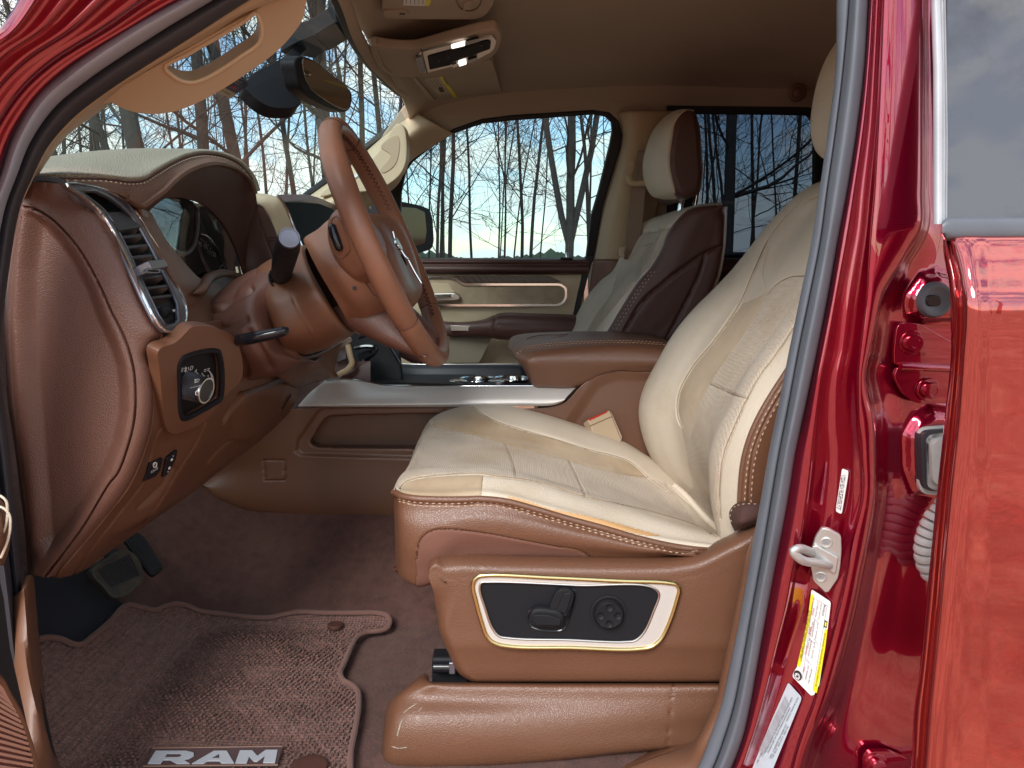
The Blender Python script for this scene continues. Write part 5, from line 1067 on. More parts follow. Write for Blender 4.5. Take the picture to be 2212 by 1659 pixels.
wh = empty('steering_wheel', H, truck); setp(wh, 'brown leather steering wheel with metal trim, seen almost edge on')
RR = .187
def wp(phi, r, a=0):  # phi 0 top, 90 nearest the camera
    return H + UP * math.cos(phi) * r - YY * math.sin(phi) * r + AX * a
n = 200; V = []; F = []; k = 22
for i in range(n):
    ph = 2 * math.pi * i / n; c0 = wp(ph, RR); rd = (wp(ph, 1) - wp(ph, 0))
    fat = .0152 + .0014 * math.exp(-((ph - math.radians(60)) / .35)**2) + .0014 * math.exp(-((ph - math.radians(300)) / .35)**2)
    for sm in (20, 128, 232, 340):
        d = abs((math.degrees(ph) - sm + 180) % 360 - 180); fat -= .0012 * math.exp(-(d / 1.0)**2)
    for j in range(k):
        t = 2 * math.pi * j / k; V.append(c0 + rd * math.cos(t) * fat * .92 + AX * math.sin(t) * fat * 1.10)
for i in range(n):
    for j in range(k): a = i * k + j; b = i * k + (j + 1) % k; i2 = (i + 1) % n; F.append((a, b, i2 * k + (j + 1) % k, i2 * k + j))
mesh_obj('wheel_rim', V, F, M['rim'], wh, angle=70)
for sm in (20, 128, 232, 340):
    ph = math.radians(sm); c0 = wp(ph, RR); rd = wp(ph, 1) - wp(ph, 0); tube('rim_seam', [c0 + rd * math.cos(t) * .0146 * .93 + AX * math.sin(t) * .0146 * 1.10 for t in np.linspace(0, 2 * math.pi, 33)[:-1]], .0006, M['threadd'], wh, 5, closed=True)
c = Acc()
for i in range(0, 720):
    ph = math.radians(i * .5); dg = i * .5
    if any(abs((dg - q + 180) % 360 - 180) < w_ for q, w_ in ((90, 22), (270, 22), (150, 12), (210, 12))): continue
    if i % 3: continue
    rd = wp(ph, 1) - wp(ph, 0); tg = -UP * math.sin(ph) - YY * math.cos(ph); s_ = 1 if (i // 3) % 2 else -1
    b0 = wp(ph, RR - .0142, .0035 * s_ + .004); b1 = wp(ph + .026, RR - .0144, -.0035 * s_ + .004); u = (b1 - b0) / 2; c.box((b0 + b1) / 2, u, np.cross(u / np.linalg.norm(u), rd) * .0006, rd * .0008)
c.build('rim_stitching', M['threadd'], wh, kind='stuff')
hubr = [R7((661, 514, 1.2), (669, 548, 1.12), (694, 596, 1.08), (731, 658, 1.09), (768, 719, 1.16), (792, 690, 1.28), (740, 540, 1.28)), R7((664, 511, 1.2), (674, 545, 1.11), (700, 592, 1.075), (738, 652, 1.085), (775, 716, 1.16), (798, 690, 1.28), (744, 538, 1.28)),
        R7((692, 494, 1.2), (700, 530, 1.10), (726, 585, 1.06), (768, 648, 1.07), (808, 703, 1.15), (828, 665, 1.28), (772, 520, 1.28)), R7((722, 470, 1.2), (735, 512, 1.10), (765, 572, 1.06), (806, 632, 1.07), (842, 682, 1.15), (862, 640, 1.28), (805, 500, 1.28)),
        R7((776, 462, 1.2), (785, 515, 1.10), (812, 580, 1.07), (848, 635, 1.08), (874, 672, 1.16), (896, 630, 1.28), (842, 480, 1.28)), R7((815, 470, 1.2), (822, 520, 1.11), (846, 580, 1.085), (872, 628, 1.09), (893, 655, 1.16), (910, 610, 1.27), (862, 482, 1.27)),
        R7((836, 490, 1.2), (842, 525, 1.13), (860, 575, 1.11), (880, 612, 1.12), (896, 635, 1.17), (908, 600, 1.25), (872, 500, 1.25)), R7((866, 550, 1.2), (866, 552, 1.19), (870, 560, 1.185), (874, 568, 1.19), (878, 575, 1.2), (878, 568, 1.21), (870, 552, 1.21))]
hb_ = net('hub', hubr, M['rim'], wh, 90, 90, closed_u=True, grooves=[([(755, 620), (783, 645), (810, 672)], 1, 0)])
tube('hub_seam', [W(784, 600, 1.06), W(790, 612, 1.06), W(806, 636, 1.065), W(823, 645, 1.07)], .0008, M['threadd'], wh, 6)
lathe('screw_hole', drape(hb_.bvh, [(766, 622), (768, 623)], .0004, 2)[0], (0, -1, 0), [(0, .0030), (.0004, .0030)], M['blackm'], wh, 16)
# near spoke with its thumb switch
sp_r = []
for cx_, cy_, Y, hu, ha in ((790, 560, 1.15, .070, .040), (778, 545, 1.10, .062, .036), (766, 532, 1.065, .054, .032), (765, 526, 1.045, .048, .028), (774, 522, 1.032, .044, .018), (784, 526, 1.022, .038, .008)):
    c0 = W(cx_, cy_, Y); sp_r.append([c0 + UP * hu * math.cos(t) + AX * ha * math.sin(t) for t in np.linspace(0, 2 * math.pi, 13)[:-1]])
spk = net('spoke', sp_r, M['rim'], wh, 60, 60, closed_u=True)
c = spk.bvh
bo_ = drape(c, [(719, 484), (723, 500), (730, 520), (738, 542)], .002, 20)
if len(bo_) > 5:
    V, F = tube_geo(bo_, np.interp(np.linspace(0, 1, len(bo_)), [0, .08, .5, .92, 1], [.002, .0058, .0064, .0058, .002]), 14); mesh_obj('thumb_switch', V, F, M['gloss'], wh, label='black thumb switch on the back of the spoke')
rg = drape(c, smooth2([(726, 468), (732, 472), (746, 505), (756, 540), (750, 550), (738, 557), (728, 552), (718, 536), (712, 510), (714, 488), (720, 472)], 60) + [(726, 468)], .0004, 80)
if len(rg) > 20: tube('switch_surround', rg, .0008, M['brown_plain'], wh, 6)
far_ = []
for f_, hu, ha in ((.06, .06, .035), (.10, .052, .03), (.14, .045, .024), (.17, .05, .016), (.186, .05, .008)):
    c0 = H + YY * f_ + UP * 0 - AX * (.03 - f_ * .1); far_.append([c0 + UP * hu * math.cos(t) + AX * ha * math.sin(t) for t in np.linspace(0, 2 * math.pi, 13)[:-1]])
net('spoke', far_, M['rim'], wh, 40, 30, closed_u=True)
# lower spoke pods, leather wrapped with cross stitching
for sgn in (-1, 1):
    lo = []
    for r_, ha, hw, ya, aa in ((.060, .040, .034, .050, -.070), (.085, .040, .036, .056, -.064), (.110, .036, .034, .062, -.050), (.140, .028, .032, .070, -.032), (.170, .018, .030, .076, -.012), (.184, .010, .030, .080, -.002)):
        c0 = H - UP * r_ * .93 + YY * sgn * ya * 1.0 + AX * aa; lo.append([c0 + YY * hw * math.cos(t) + AX * ha * math.sin(t) for t in np.linspace(0, 2 * math.pi, 13)[:-1]])
    net('spoke', lo, M['brown'], wh, 40, 30, closed_u=True, label='leather wrapped lower spoke')
# metal trim and badge on the front of the hub
for pts in (((846, 500), (852, 520), (864, 540), (874, 555), (880, 560)), ((880, 562), (892, 585), (902, 602), (908, 612))):
    tube('hub_trim', [W(x + 2, y, 1.15) for x, y in pts], .0019, M['chrome'], wh, 8, smooth_n=24)
bd = plate('badge', rounded([(854, 512), (859, 514), (870, 536), (869, 541), (863, 535), (857, 524)], 3), P3((850, 508, 1.13), (880, 550, 1.13), (862, 512, 1.15)), .004, M['chrome'], wh, .001)
# ================================================================ centre console
con = empty('centre_console', (.15, 1.6, FZ), truck); setp(con, 'brown centre console with brushed silver edge and padded armrest')
rows = [[(470, 1010, 1.46), (520, 950, 1.44), (600, 892, 1.44), (700, 880, 1.44), (900, 879, 1.44), (1200, 876, 1.44), (1222, 868, 1.44), (1262, 828, 1.445), (1303, 806, 1.445), (1420, 804, 1.445), (1500, 806, 1.445)],
        [(440, 1044, 1.45), (500, 1010, 1.445), (590, 990, 1.44), (700, 985, 1.44), (900, 985, 1.44), (1200, 960, 1.44), (1240, 950, 1.44), (1280, 940, 1.44), (1320, 930, 1.44), (1420, 925, 1.44), (1500, 925, 1.44)],
        [(438, 1046, 1.45), (470, 1078, 1.447), (540, 1104, 1.447), (640, 1117, 1.45), (850, 1134, 1.45), (1200, 1160, 1.45), (1240, 1162, 1.45), (1280, 1165, 1.45), (1320, 1170, 1.45), (1420, 1175, 1.45), (1500, 1180, 1.45)],
        [(455, 1060, 1.47), (480, 1082, 1.47), (540, 1107, 1.47), (640, 1122, 1.47), (850, 1140, 1.47), (1200, 1166, 1.47), (1240, 1166, 1.47), (1280, 1170, 1.47), (1320, 1174, 1.47), (1420, 1180, 1.47), (1500, 1190, 1.47)]]
pock = [(669, 954), (684, 930), (700, 907), (714, 900), (960, 895), (960, 972), (690, 968), (674, 964)]
frm = [(639, 974), (644, 950), (685, 890), (700, 880), (960, 878), (960, 992), (650, 983)]
side_ = net('console_side', rows, M['brown_plain'], con, 300, 130, thick=.004, dents=[(frm, .006, 4), (pock, .004, 4), ([(1290, 826), (1330, 812), (1420, 812), (1420, 1000), (1170, 1000), (1200, 960)], .005, 14)],
    grooves=[([(570, 994), (614, 995)], 1.3, .0028), ([(614, 995), (615, 1037)], 1.3, .0028), ([(615, 1037), (572, 1038)], 1.3, .0028), ([(572, 1038), (570, 994)], 1.3, .0028)],
    zones=[('pocket_opening', rounded([(669, 954), (684, 930), (700, 907), (714, 900), (960, 895), (960, 972), (690, 968), (674, 964)], [8, 2, 2, 8, 2, 2, 4, 4]), None)])
pkP = [(664, 966), (664, 950), (696, 900), (712, 894), (980, 890), (980, 976), (690, 974)]
def deep(p, d): return W(*p, 1.446) + np.array([0, d, 0])
rows = [[deep(p, 0) for p in pkP] + [deep(pkP[0], 0)], [deep(p, .03) for p in pkP] + [deep(pkP[0], .03)], [deep(p, .055) for p in pkP] + [deep(pkP[0], .055)]]
net('pocket_wall', rows, M['brown_plain'], con, 80, 8, ulin=True)
quad('pocket_back', [deep(p, .05) for p in ((650, 985), (650, 880), (990, 880), (990, 985))], M['brown_plain'], con, -.004)
quad('console_front', [W(560, 900, 1.452), W(590, 780, 1.48), W(800, 780, 1.50), W(800, 880, 1.452)], M['brown_dark'], con, -.01)
rows = [[(644, 879, 1.432), (700, 879, 1.432), (950, 879, 1.432), (1120, 877, 1.432), (1200, 874, 1.432), (1216, 868, 1.432)], [(644, 877, 1.428), (700, 876, 1.428), (950, 874, 1.428), (1120, 872, 1.428), (1200, 870, 1.428), (1219, 864, 1.428)],
        [(648, 872, 1.430), (704, 870, 1.430), (950, 867, 1.430), (1120, 865, 1.430), (1200, 864, 1.430), (1223, 859, 1.430)],
        [(672, 846, 1.445), (740, 845, 1.445), (950, 845, 1.445), (1120, 845, 1.445), (1200, 845, 1.445), (1238, 843, 1.445)], [(700, 824, 1.462), (757, 821, 1.462), (829, 833, 1.462), (1000, 834, 1.462), (1200, 834, 1.462), (1249, 834, 1.462)], [(702, 822, 1.475), (760, 819, 1.475), (829, 831, 1.475), (1000, 832, 1.475), (1200, 832, 1.475), (1250, 832, 1.475)]]
net('console_trim', rows, M['silver'], con, 120, 50, label='brushed silver rail along the console')
tube('trim_edge', [W(x, y, 1.464) for x, y in ((700, 823), (757, 820), (790, 825), (829, 832), (900, 833.5), (1245, 833.5))], .0016, M['chrome'], con, 8, smooth_n=60)
# tray well between the rails
quad('tray_floor', [W(700, 822, 1.475), W(1160, 834, 1.475), W(1160, 834, 1.475) + np.array([0, .26, -.03]), W(740, 822, 1.475) + np.array([0, .26, -.03])], M['black'], con, .004)
rows = [[(805, 782, 1.74), (900, 787, 1.74), (1010, 787, 1.74), (1130, 787, 1.74)], [(810, 790, 1.72), (900, 792, 1.72), (1010, 792, 1.72), (1135, 792, 1.72)], [(830, 800, 1.71), (900, 806, 1.71), (1010, 806, 1.71), (1140, 806, 1.71)], [(840, 820, 1.70), (900, 826, 1.70), (1010, 826, 1.70), (1140, 826, 1.70)]]
net('tray_wall', rows, M['rubber_d'], con, 20, 20, thick=.004)
tube('rail_edge', [W(x, y, 1.745) for x, y in ((786, 780), (830, 784), (870, 787), (1120, 787))], .0028, M['satin'], con, 8, smooth_n=40)
bx('tray_step', W(930, 826, 1.60), np.array([.09, 0, 0]), np.array([0, .09, 0]), np.array([0, 0, .004]), M['blackm'], con, .002)
for cx_, cy_, Y, r_ in ((1032, 823, 1.62, .040), (1105, 822, 1.63, .040)):
    c0 = W(cx_, cy_, Y); lathe('cup_holder', c0, (0, 0, 1), [(-.03, r_ * .8), (0, r_ * .88), (.004, r_), (.006, r_ * .98), (.004, r_ * .86), (-.03, r_ * .74)], M['chrome'], con, 40)
for cx_, cy_, Y, r_ in ((990, 829, 1.52, .018), (1078, 829, 1.51, .022)):
    lathe('holder_tab', W(cx_, cy_, Y), (0, 0, 1), [(0, r_), (.006, r_), (.008, r_ * .8), (.007, .001)], M['chrome'], con, 24)
# armrest lid
sil = [(1101, 745, 1.58), (1101, 733, 1.66), (1112, 725, 1.70), (1140, 720, 1.73), (1200, 717, 1.74), (1300, 715.5, 1.74), (1378, 718, 1.74), (1425, 727, 1.72), (1452, 744, 1.68)]
st_ = [(1111, 768, 1.50), (1116, 762, 1.485), (1124, 757, 1.48), (1145, 751, 1.48), (1200, 744, 1.48), (1300, 739, 1.48), (1378, 740, 1.48), (1440, 745, 1.48), (1460, 748, 1.48)]
mid2 = [tuple(np.array(a) * .5 + np.array(b) * .5 + np.array([0, -1.2, 0])) for a, b in zip(sil, st_)]
fil = [(1116, 776, 1.48), (1121, 775, 1.455), (1130, 770, 1.45), (1152, 764, 1.445), (1200, 758, 1.445), (1300, 754, 1.445), (1378, 755, 1.445), (1425, 758, 1.445), (1460, 760, 1.445)]
sd_ = [(1126, 790, 1.47), (1131, 786, 1.445), (1138, 783, 1.437), (1160, 778, 1.434), (1200, 776, 1.434), (1300, 776, 1.434), (1378, 777, 1.434), (1420, 778, 1.434), (1460, 780, 1.434)]
lo_ = [(1140, 815, 1.47), (1145, 815, 1.452), (1150, 815, 1.446), (1170, 815, 1.442), (1205, 815, 1.440), (1285, 808, 1.440), (1350, 798, 1.440), (1400, 797, 1.440), (1450, 797, 1.440)]
bt2 = [(1148, 832, 1.48), (1152, 833, 1.46), (1160, 833.5, 1.45), (1180, 834, 1.448), (1240, 834, 1.446), (1275, 822, 1.446), (1298, 806, 1.446), (1380, 804, 1.446), (1450, 804, 1.446)]
bt3 = [(1150, 834, 1.52), (1154, 836, 1.49), (1162, 836, 1.48), (1182, 836, 1.48), (1242, 836, 1.48), (1277, 824, 1.48), (1300, 808, 1.48), (1380, 806, 1.48), (1450, 806, 1.48)]
al = net('armrest', [sil, mid2, st_, fil, sd_, lo_, bt2, bt3], M['brown_seat'], con, 170, 130, thick=.006, label='padded brown armrest lid with double stitching',
         grooves=[([(1113, 770), (1130, 755), (1200, 743.5), (1300, 738.5), (1438, 744)], 1.2, .0012)], dents=[([(1140, 731), (1190, 724), (1228, 723), (1212, 728), (1150, 734)], .0012, 3)])
for d in (-2.0, 1.8): stitches('stitching', drape(al.bvh, [(1114, 769 + d), (1130, 754.5 + d), (1160, 748 + d), (1200, 743.5 + d), (1300, 738.5 + d), (1380, 739.5 + d), (1438, 744 + d)], .0006, 160), M['thread'], con, .0048, .0026, .0008)
tube('embossing', drape(al.bvh, [(1138, 733), (1150, 728), (1180, 724), (1205, 724), (1228, 722), (1215, 727), (1190, 729)], .0004, 40), .0010, M['brown_plain'], con, 5)
# cover over the gap under the armrest, hinge block behind it
bx('console_bin', W(1300, 850, 1.60), np.array([.14, 0, 0]), np.array([0, .13, 0]), np.array([0, 0, .06]), M['brown_plain'], con, .01)
bx('console_core', W(1000, 1010, 1.65), np.array([.45, 0, 0]), np.array([0, .09, 0]), np.array([0, 0, .10]), M['brown_dark'], con, .01)
# buckle
BK = P3((1285, 915, 1.40), (1340, 950, 1.40), (1310, 900, 1.415))
bk = plate('seat_belt_buckle', rounded([(1269, 907), (1315, 886), (1322, 892), (1345, 945), (1340, 956), (1283, 955), (1277, 920)], [3, 3, 3, 4, 4, 2, 2]), BK, .022, M['belt'] if False else M['pillar'], truck, .003, label='tan seat belt buckle with a red release button')
plate('release_button', [(1271, 906), (1313, 887), (1313, 890), (1274, 909)], BK, .010, M['red'], bk, .001, rise=.001)
tube('buckle_seam', [BK.off(.0006)(1275, 920), BK.off(.0006)(1323, 899)], .0007, M['brown_plain'], bk, 5)
tube('buckle_side', [BK.off(.0006)(1318, 890), BK.off(.0006)(1341, 948)], .0008, M['brown_plain'], bk, 5)
# ================================================================ driver seat
ds = empty('front_seat', (.15, 1.2, FZ), truck); setp(ds, 'driver seat in worn cream leather with tan suede stripes and a brown base')
far = [(930, 906, 1.43), (952, 892, 1.45), (996, 880, 1.465), (1037, 877, 1.47), (1090, 878, 1.47), (1150, 890, 1.47), (1213, 909, 1.47), (1275, 929, 1.47), (1343, 954, 1.47), (1395, 984, 1.47), (1438, 1012, 1.47), (1475, 1047, 1.46), (1520, 1085, 1.46), (1560, 1130, 1.46), (1620, 1170, 1.46)]
nr = [(856, 1059, .962), (866, 1066, .948), (890, 1072, .936), (935, 1075, .93), (985, 1076, .93), (1040, 1074, .93), (1096, 1080, .93), (1153, 1095, .93), (1228, 1118, .93), (1303, 1138, .93), (1378, 1160, .93), (1453, 1177, .93), (1510, 1185, .93), (1575, 1190, .93), (1660, 1185, .94)]
prof = [(.03, .005), (.08, .012), (.16, .014), (.24, .004), (.32, -.012), (.42, -.018), (.5, -.019), (.6, -.018), (.70, -.012), (.78, .004), (.86, .016), (.93, .016), (.975, .007)]
rows = []
K = len(far)
for i, (a, b) in enumerate(zip(nr, far)):
    pa, pb = W(*a), W(*b); e = i / (K - 1); amp = min(1, .25 + i * .28) * (1.0 - .35 * max(0, e - .7) / .3)
    r = [pb + np.array([0, .025, -.035]), pb + np.array([0, .008, -.006]), pb]
    for t, z in prof: r.append(pb * (1 - t) + pa * t + np.array([0, 0, z * amp]))
    r += [pa + np.array([0, .002, .004]), pa]
    rows.append(r)
# front roll-over
nk = len(rows[0]); fk = [1 if i < nk - 5 else max(0, (nk - 2 - i) / 5) for i in range(nk)]
f0 = [p + np.array([-.018, 0, -.035]) * k for p, k in zip(rows[0], fk)]
f1 = [p + np.array([-.008, 0, -.012]) * k for p, k in zip(rows[0], fk)]
rows = [f0, f1] + rows
FB = [(1020, 877), (1043, 894), (1070, 909), (1125, 927), (1200, 949), (1275, 972), (1325, 984), (1355, 994), (1376, 1007), (1400, 1030), (1440, 1060)]
SB = [(935, 917), (985, 930), (1038, 942), (1090, 957), (1150, 974), (1225, 994), (1300, 1014), (1350, 1024), (1400, 1031)]
NBb = [(862, 1057), (874, 1042), (894, 1034), (934, 1028), (1000, 1023), (1043, 1023), (1063, 1027), (1125, 1034), (1175, 1044), (1250, 1069), (1340, 1089), (1434, 1112), (1509, 1137), (1550, 1161)]
CS1 = [(1090, 958), (1100, 979), (1108, 1000), (1114, 1027)]
CS2 = [(1229, 996), (1243, 1024), (1255, 1052), (1264, 1070)]
CS3 = [(1441, 1046), (1465, 1070), (1490, 1093), (1528, 1131), (1562, 1162)]
CS4 = [(1043, 1028), (1040, 1050), (1041, 1075)]
big = 3000
zf_suede = [(p[0], p[1]) for p in SB] + [(1400, 1031)] + [(p[0], p[1]) for p in reversed(FB[:-1])] + [(990, 870), (930, 895)]
zf_boln = NBb + [(1620, 1175), (1580, 1230), (1040, 1200), (1042, 1075), (1043, 1040), (1043, 1023)]
zf_boln = [(1043, 1022)] + NBb[5:] + [(1640, 1175), (1600, 1240), (1040, 1240), (1041, 1075)]
zf_pat = [(850, 1065), (862, 1057), (874, 1042), (894, 1034), (934, 1028), (1000, 1023), (1043, 1022), (1041, 1240), (840, 1240)]
zf_fab = [(850, 1066), (862, 1057)] + NBb[1:-1] + [(1509, 1137), (1441, 1046), (1400, 1031)] + list(reversed(SB)) + [(900, 900), (840, 1000)]
cush = net('cushion', rows, M['beige'], ds, 230, 260,
           grooves=[(FB, 1.7, .003), (SB, 1.4, .0012), (NBb, 1.7, .003), (CS1, 1.7, .0025), (CS2, 1.7, .0025), (CS3, 2, .003), (CS4, 1.5, .0012), ([(1340, 1015), (1400, 1040), (1470, 1100)], 10, .002), ([(1280, 1040), (1360, 1060), (1440, 1090)], 12, .002)],
           zones=[('near_bolster', zf_boln, M['beige'], 'worn cream leather thigh bolster, rubbed orange along the edge'), ('suede_patch', zf_pat, M['suede']), ('suede_stripe', zf_suede, M['suede']), ('seat_insert', zf_fab, M['fabric'])],
           noise=.0012, nscale=30)
cb = cush.bvh
for q in (FB, NBb, CS1, CS2, CS3, CS4): tube('seam', drape(cb, q, .0001), .00075, M['seam'], ds, 5)
for q in (SB,): tube('seam', drape(cb, q, .0000), .0005, M['seam'], ds, 5)
M['wear'] = mat('rubbed_leather', (.62, .36, .16), .5, bump=GRAIN, var=.1)
rl_ = drape(cb, [(1452, 1050), (1478, 1072), (1500, 1096), (1530, 1128), (1560, 1155), (1580, 1170)], .002, 30)
tube('cushion_roll', rl_, .0065, M['beige'], ds, 12)
# worn orange edge of the near bolster: a thin rubbed layer of the same leather
def shell(name, pg, bvh, m, par, lift=.0004, step=5, label=None):
    xs = np.arange(min(p[0] for p in pg), max(p[0] for p in pg), step); ys = np.arange(min(p[1] for p in pg), max(p[1] for p in pg), step)
    XX, YYy = np.meshgrid(xs, ys); ins = inside(XX, YYy, pg); V = []; idx = {}; F = []
    for j in range(len(ys)):
        for i in range(len(xs)):
            if ins[j, i]:
                r = Vector(ray(xs[i], ys[j])).normalized(); h = bvh.ray_cast(Vector(CAMP), r)
                if h[0] is not None:
                    nn = h[1] if h[1].dot(r) < 0 else -h[1]; idx[(j, i)] = len(V); V.append(np.array(h[0] + nn * lift))
    for j in range(len(ys) - 1):
        for i in range(len(xs) - 1):
            k = [(j, i), (j, i + 1), (j + 1, i + 1), (j + 1, i)]
            if all(q in idx for q in k): F.append([idx[q] for q in k])
    return mesh_obj(name, V, F, m, par, label=label) if F else None
# welt and side of the cushion
welt = [(854, 1064, .955), (866, 1071, .940), (890, 1076, .930), (940, 1079, .926), (1000, 1079, .925), (1040, 1078, .925), (1096, 1084, .925), (1153, 1099, .925), (1228, 1121, .925), (1303, 1141, .925), (1378, 1163, .925), (1453, 1180, .925), (1510, 1188, .926), (1530, 1189, .93)]
tube('welt', [W(*p) for p in welt], .0042, M['brown_seat'], ds, 12, smooth_n=120)
top = [(852, 1066, .975), (864, 1074, .940)] + [(x, y + 4, Y) for x, y, Y in welt[2:]]
def offs(pts, dyv, dY): return [(x, y + d, Y + dY) for (x, y, Y), d in zip(pts, dyv)]
n_ = len(top)
bot = [(858, 1228, .975), (872, 1248, .945), (900, 1262, .935), (930, 1258, .93), (990, 1215, .93), (1040, 1205, .93), (1096, 1204, .93), (1153, 1204, .93), (1228, 1206, .93), (1303, 1208, .93), (1378, 1208, .93), (1453, 1202, .93), (1510, 1196, .935), (1530, 1192, .935)]
def between(a, b, t, dY): return [(x0 + (x1 - x0) * t, y0 + (y1 - y0) * t, Y0 * (1 - t) + Y1 * t + dY) for (x0, y0, Y0), (x1, y1, Y1) in zip(a, b)]
rows = [[W(*p) + np.array([0, .03, 0]) for p in top[:1]] and [(x, y, Y + .012) for x, y, Y in top], top, between(top, bot, .12, -.004), between(top, bot, .3, -.012), between(top, bot, .55, -.014), between(top, bot, .8, -.008), bot, [(x, y + 2, Y + .03) for x, y, Y in bot]]
rows = [[(r[0][0] + 3, r[0][1], r[0][2] + .10)] + r for r in rows]
stl1 = [(862, 1080), (890, 1087), (940, 1091), (1000, 1090), (1040, 1088), (1096, 1094), (1153, 1110), (1228, 1132), (1303, 1153), (1378, 1174), (1453, 1189), (1500, 1193)]
fz = [(899, 1300), (899, 1210), (904, 1175), (912, 1160), (925, 1150), (945, 1144), (975, 1144), (1005, 1147), (1060, 1155), (1096, 1162), (1153, 1173), (1190, 1180), (1265, 1197), (1300, 1240), (1000, 1300)]
cs = net('cushion_side', rows, M['brown_seat'], ds, 200, 110, grooves=[(stl1, 1.6, .0018), (fz[1:-1], 1.8, .002)], zones=[('fabric_gusset', fz, mat('brown_gusset', (.165, .070, .047), .8, bump=[('w', 260, .3, .0004), ('n', 20, .3, .004)], var=.08))], thick=.004)
for d in (-3.2, 3.4): stitches('stitching', drape(cs.bvh, [(x, y + d) for x, y in stl1], .0008, 200), M['thread'], ds, .0052, .0028, .0009)
shell('rubbed_edge', [(1090, 1068), (1130, 1078), (1190, 1098), (1260, 1112), (1330, 1128), (1400, 1148), (1440, 1160), (1400, 1160), (1330, 1145), (1250, 1122), (1160, 1098), (1100, 1082)], cb, M['wear'], ds, .0005, 3)

# backrest
fr_ = [(1545, 1125, 1.45), (1500, 1080, 1.45), (1463, 1044, 1.455), (1425, 989, 1.455), (1405, 945, 1.455), (1392, 882, 1.455), (1400, 832, 1.455), (1434, 764, 1.455), (1467, 710, 1.455), (1509, 657, 1.455), (1549, 618, 1.455), (1590, 577, 1.455), (1625, 535, 1.45), (1659, 492, 1.44), (1691, 455, 1.43), (1734, 413, 1.41), (1776, 390, 1.39), (1830, 380, 1.36), (1880, 385, 1.34)]
ne_ = [(1612, 1215, .95), (1604, 1175, .94), (1601, 1130, .94), (1600, 1085, .938), (1602, 1045, .936), (1608, 994, .935), (1622, 944, .934), (1643, 897, .933), (1668, 854, .933), (1697, 809, .933), (1725, 765, .933), (1755, 715, .933), (1790, 660, .935), (1825, 600, .94), (1855, 545, .945), (1885, 490, .955), (1910, 450, .97), (1935, 425, .985), (1960, 415, 1.0)]
pf = [(.03, -.012), (.08, -.020), (.15, -.016), (.21, -.002), (.27, .016), (.38, .024), (.5, .027), (.62, .024), (.73, .016), (.79, .0), (.85, -.016), (.92, -.022), (.97, -.012)]
rows = []
for i, (a, b) in enumerate(zip(ne_, fr_)):
    pa, pb = W(*a), W(*b); e = i / (len(ne_) - 1); amp = 1 - .75 * max(0, e - .72) / .28
    r = [pb + np.array([.09, .02, 0]), pb + np.array([.02, .010, 0]), pb]
    for t, d in pf: r.append(pb * (1 - t) + pa * t + np.array([d * amp, 0, d * .35 * amp]))
    r += [pa]; rows.append(r)
SF = [(1769, 423), (1734, 436), (1691, 476), (1659, 518), (1630, 580), (1597, 657), (1542, 737), (1492, 799), (1467, 849), (1463, 887), (1466, 905), (1473, 922), (1480, 960), (1490, 1010), (1500, 1050)]
SN = [(1790, 590), (1760, 630), (1717, 704), (1677, 764), (1642, 812), (1612, 864), (1587, 919), (1567, 969), (1557, 1019), (1554, 1071), (1556, 1120)]
TOPS = [(1760, 597), (1739, 596), (1709, 598), (1690, 606), (1671, 620), (1658, 636)]
CR1 = [(1534, 829), (1570, 846), (1614, 862)]
zi = [(1473, 1080)] + [(1500, 1050), (1490, 1010), (1480, 960), (1473, 922), (1463, 887), (1467, 849), (1492, 799), (1542, 737), (1597, 657), (1640, 640), (1671, 620), (1690, 606), (1709, 598), (1739, 596), (1790, 598), (1790, 600), (1760, 630), (1717, 704), (1677, 764), (1642, 812), (1612, 864), (1587, 919), (1567, 969), (1557, 1019), (1554, 1071), (1558, 1180), (1500, 1180)]
zs = [(1463, 887), (1467, 849), (1492, 799), (1542, 737), (1597, 657), (1640, 640), (1655, 632), (1640, 665), (1612, 712), (1560, 790), (1534, 829), (1512, 872), (1500, 920), (1490, 960), (1483, 975), (1473, 922)]
bk_ = net('backrest', rows, M['beige'], ds, 220, 300, grooves=[(SF[3:11] + SF[11:12], 1.9, .0035), (SF[:5], 1.5, .002), (SN, 1.8, .003), (TOPS, 1.6, .002), (CR1, 1.9, .003), ([(1659, 530), (1650, 560), (1645, 590), (1652, 625)], 1.8, .003)],
          zones=[('suede_stripe', zs, M['suede']), ('backrest_insert', zi, M['fabric'])], noise=.001, nscale=24)
for q in (SF[3:12], SN[1:10], TOPS, CR1, SF[:5]): tube('seam', drape(bk_.bvh, q, .0001), .00075, M['seam'], ds, 5)
tube('piping', drape(bk_.bvh, [(x - 3, y) for x, y in SF[5:12]], .0006, 80), .0011, M['threadb'], ds, 6)
tube('welt', [W(x - 1, y, Y - .004) for x, y, Y in ne_[1:13]], .0040, M['brown_seat'], ds, 10, smooth_n=90)
rows = []
for (x, y, Y), wd in zip(ne_, (60, 60, 62, 66, 70, 74, 80, 84, 88, 92, 96, 100, 100, 100, 100, 90, 80, 70, 60)):
    rows.append([(x, y, Y), (x + 3, y, Y - .008), (x + 14, y + 2, Y - .012), (x + 30, y + 3, Y - .012), (x + wd, y + 4, Y - .004), (x + wd + 20, y + 4, Y + .03)])
bs = net('backrest_side', rows, M['brown_seat'], ds, 60, 160, grooves=[([(x + 15, y + 2) for x, y, Y in ne_[:12]], 2.0, .0025)])
for d in (9, 22): stitches('stitching', drape(bs.bvh, [(x + d, y + 2) for x, y, Y in ne_[:12]], .0008, 120), M['thread'], ds, .0052, .0028, .0010)
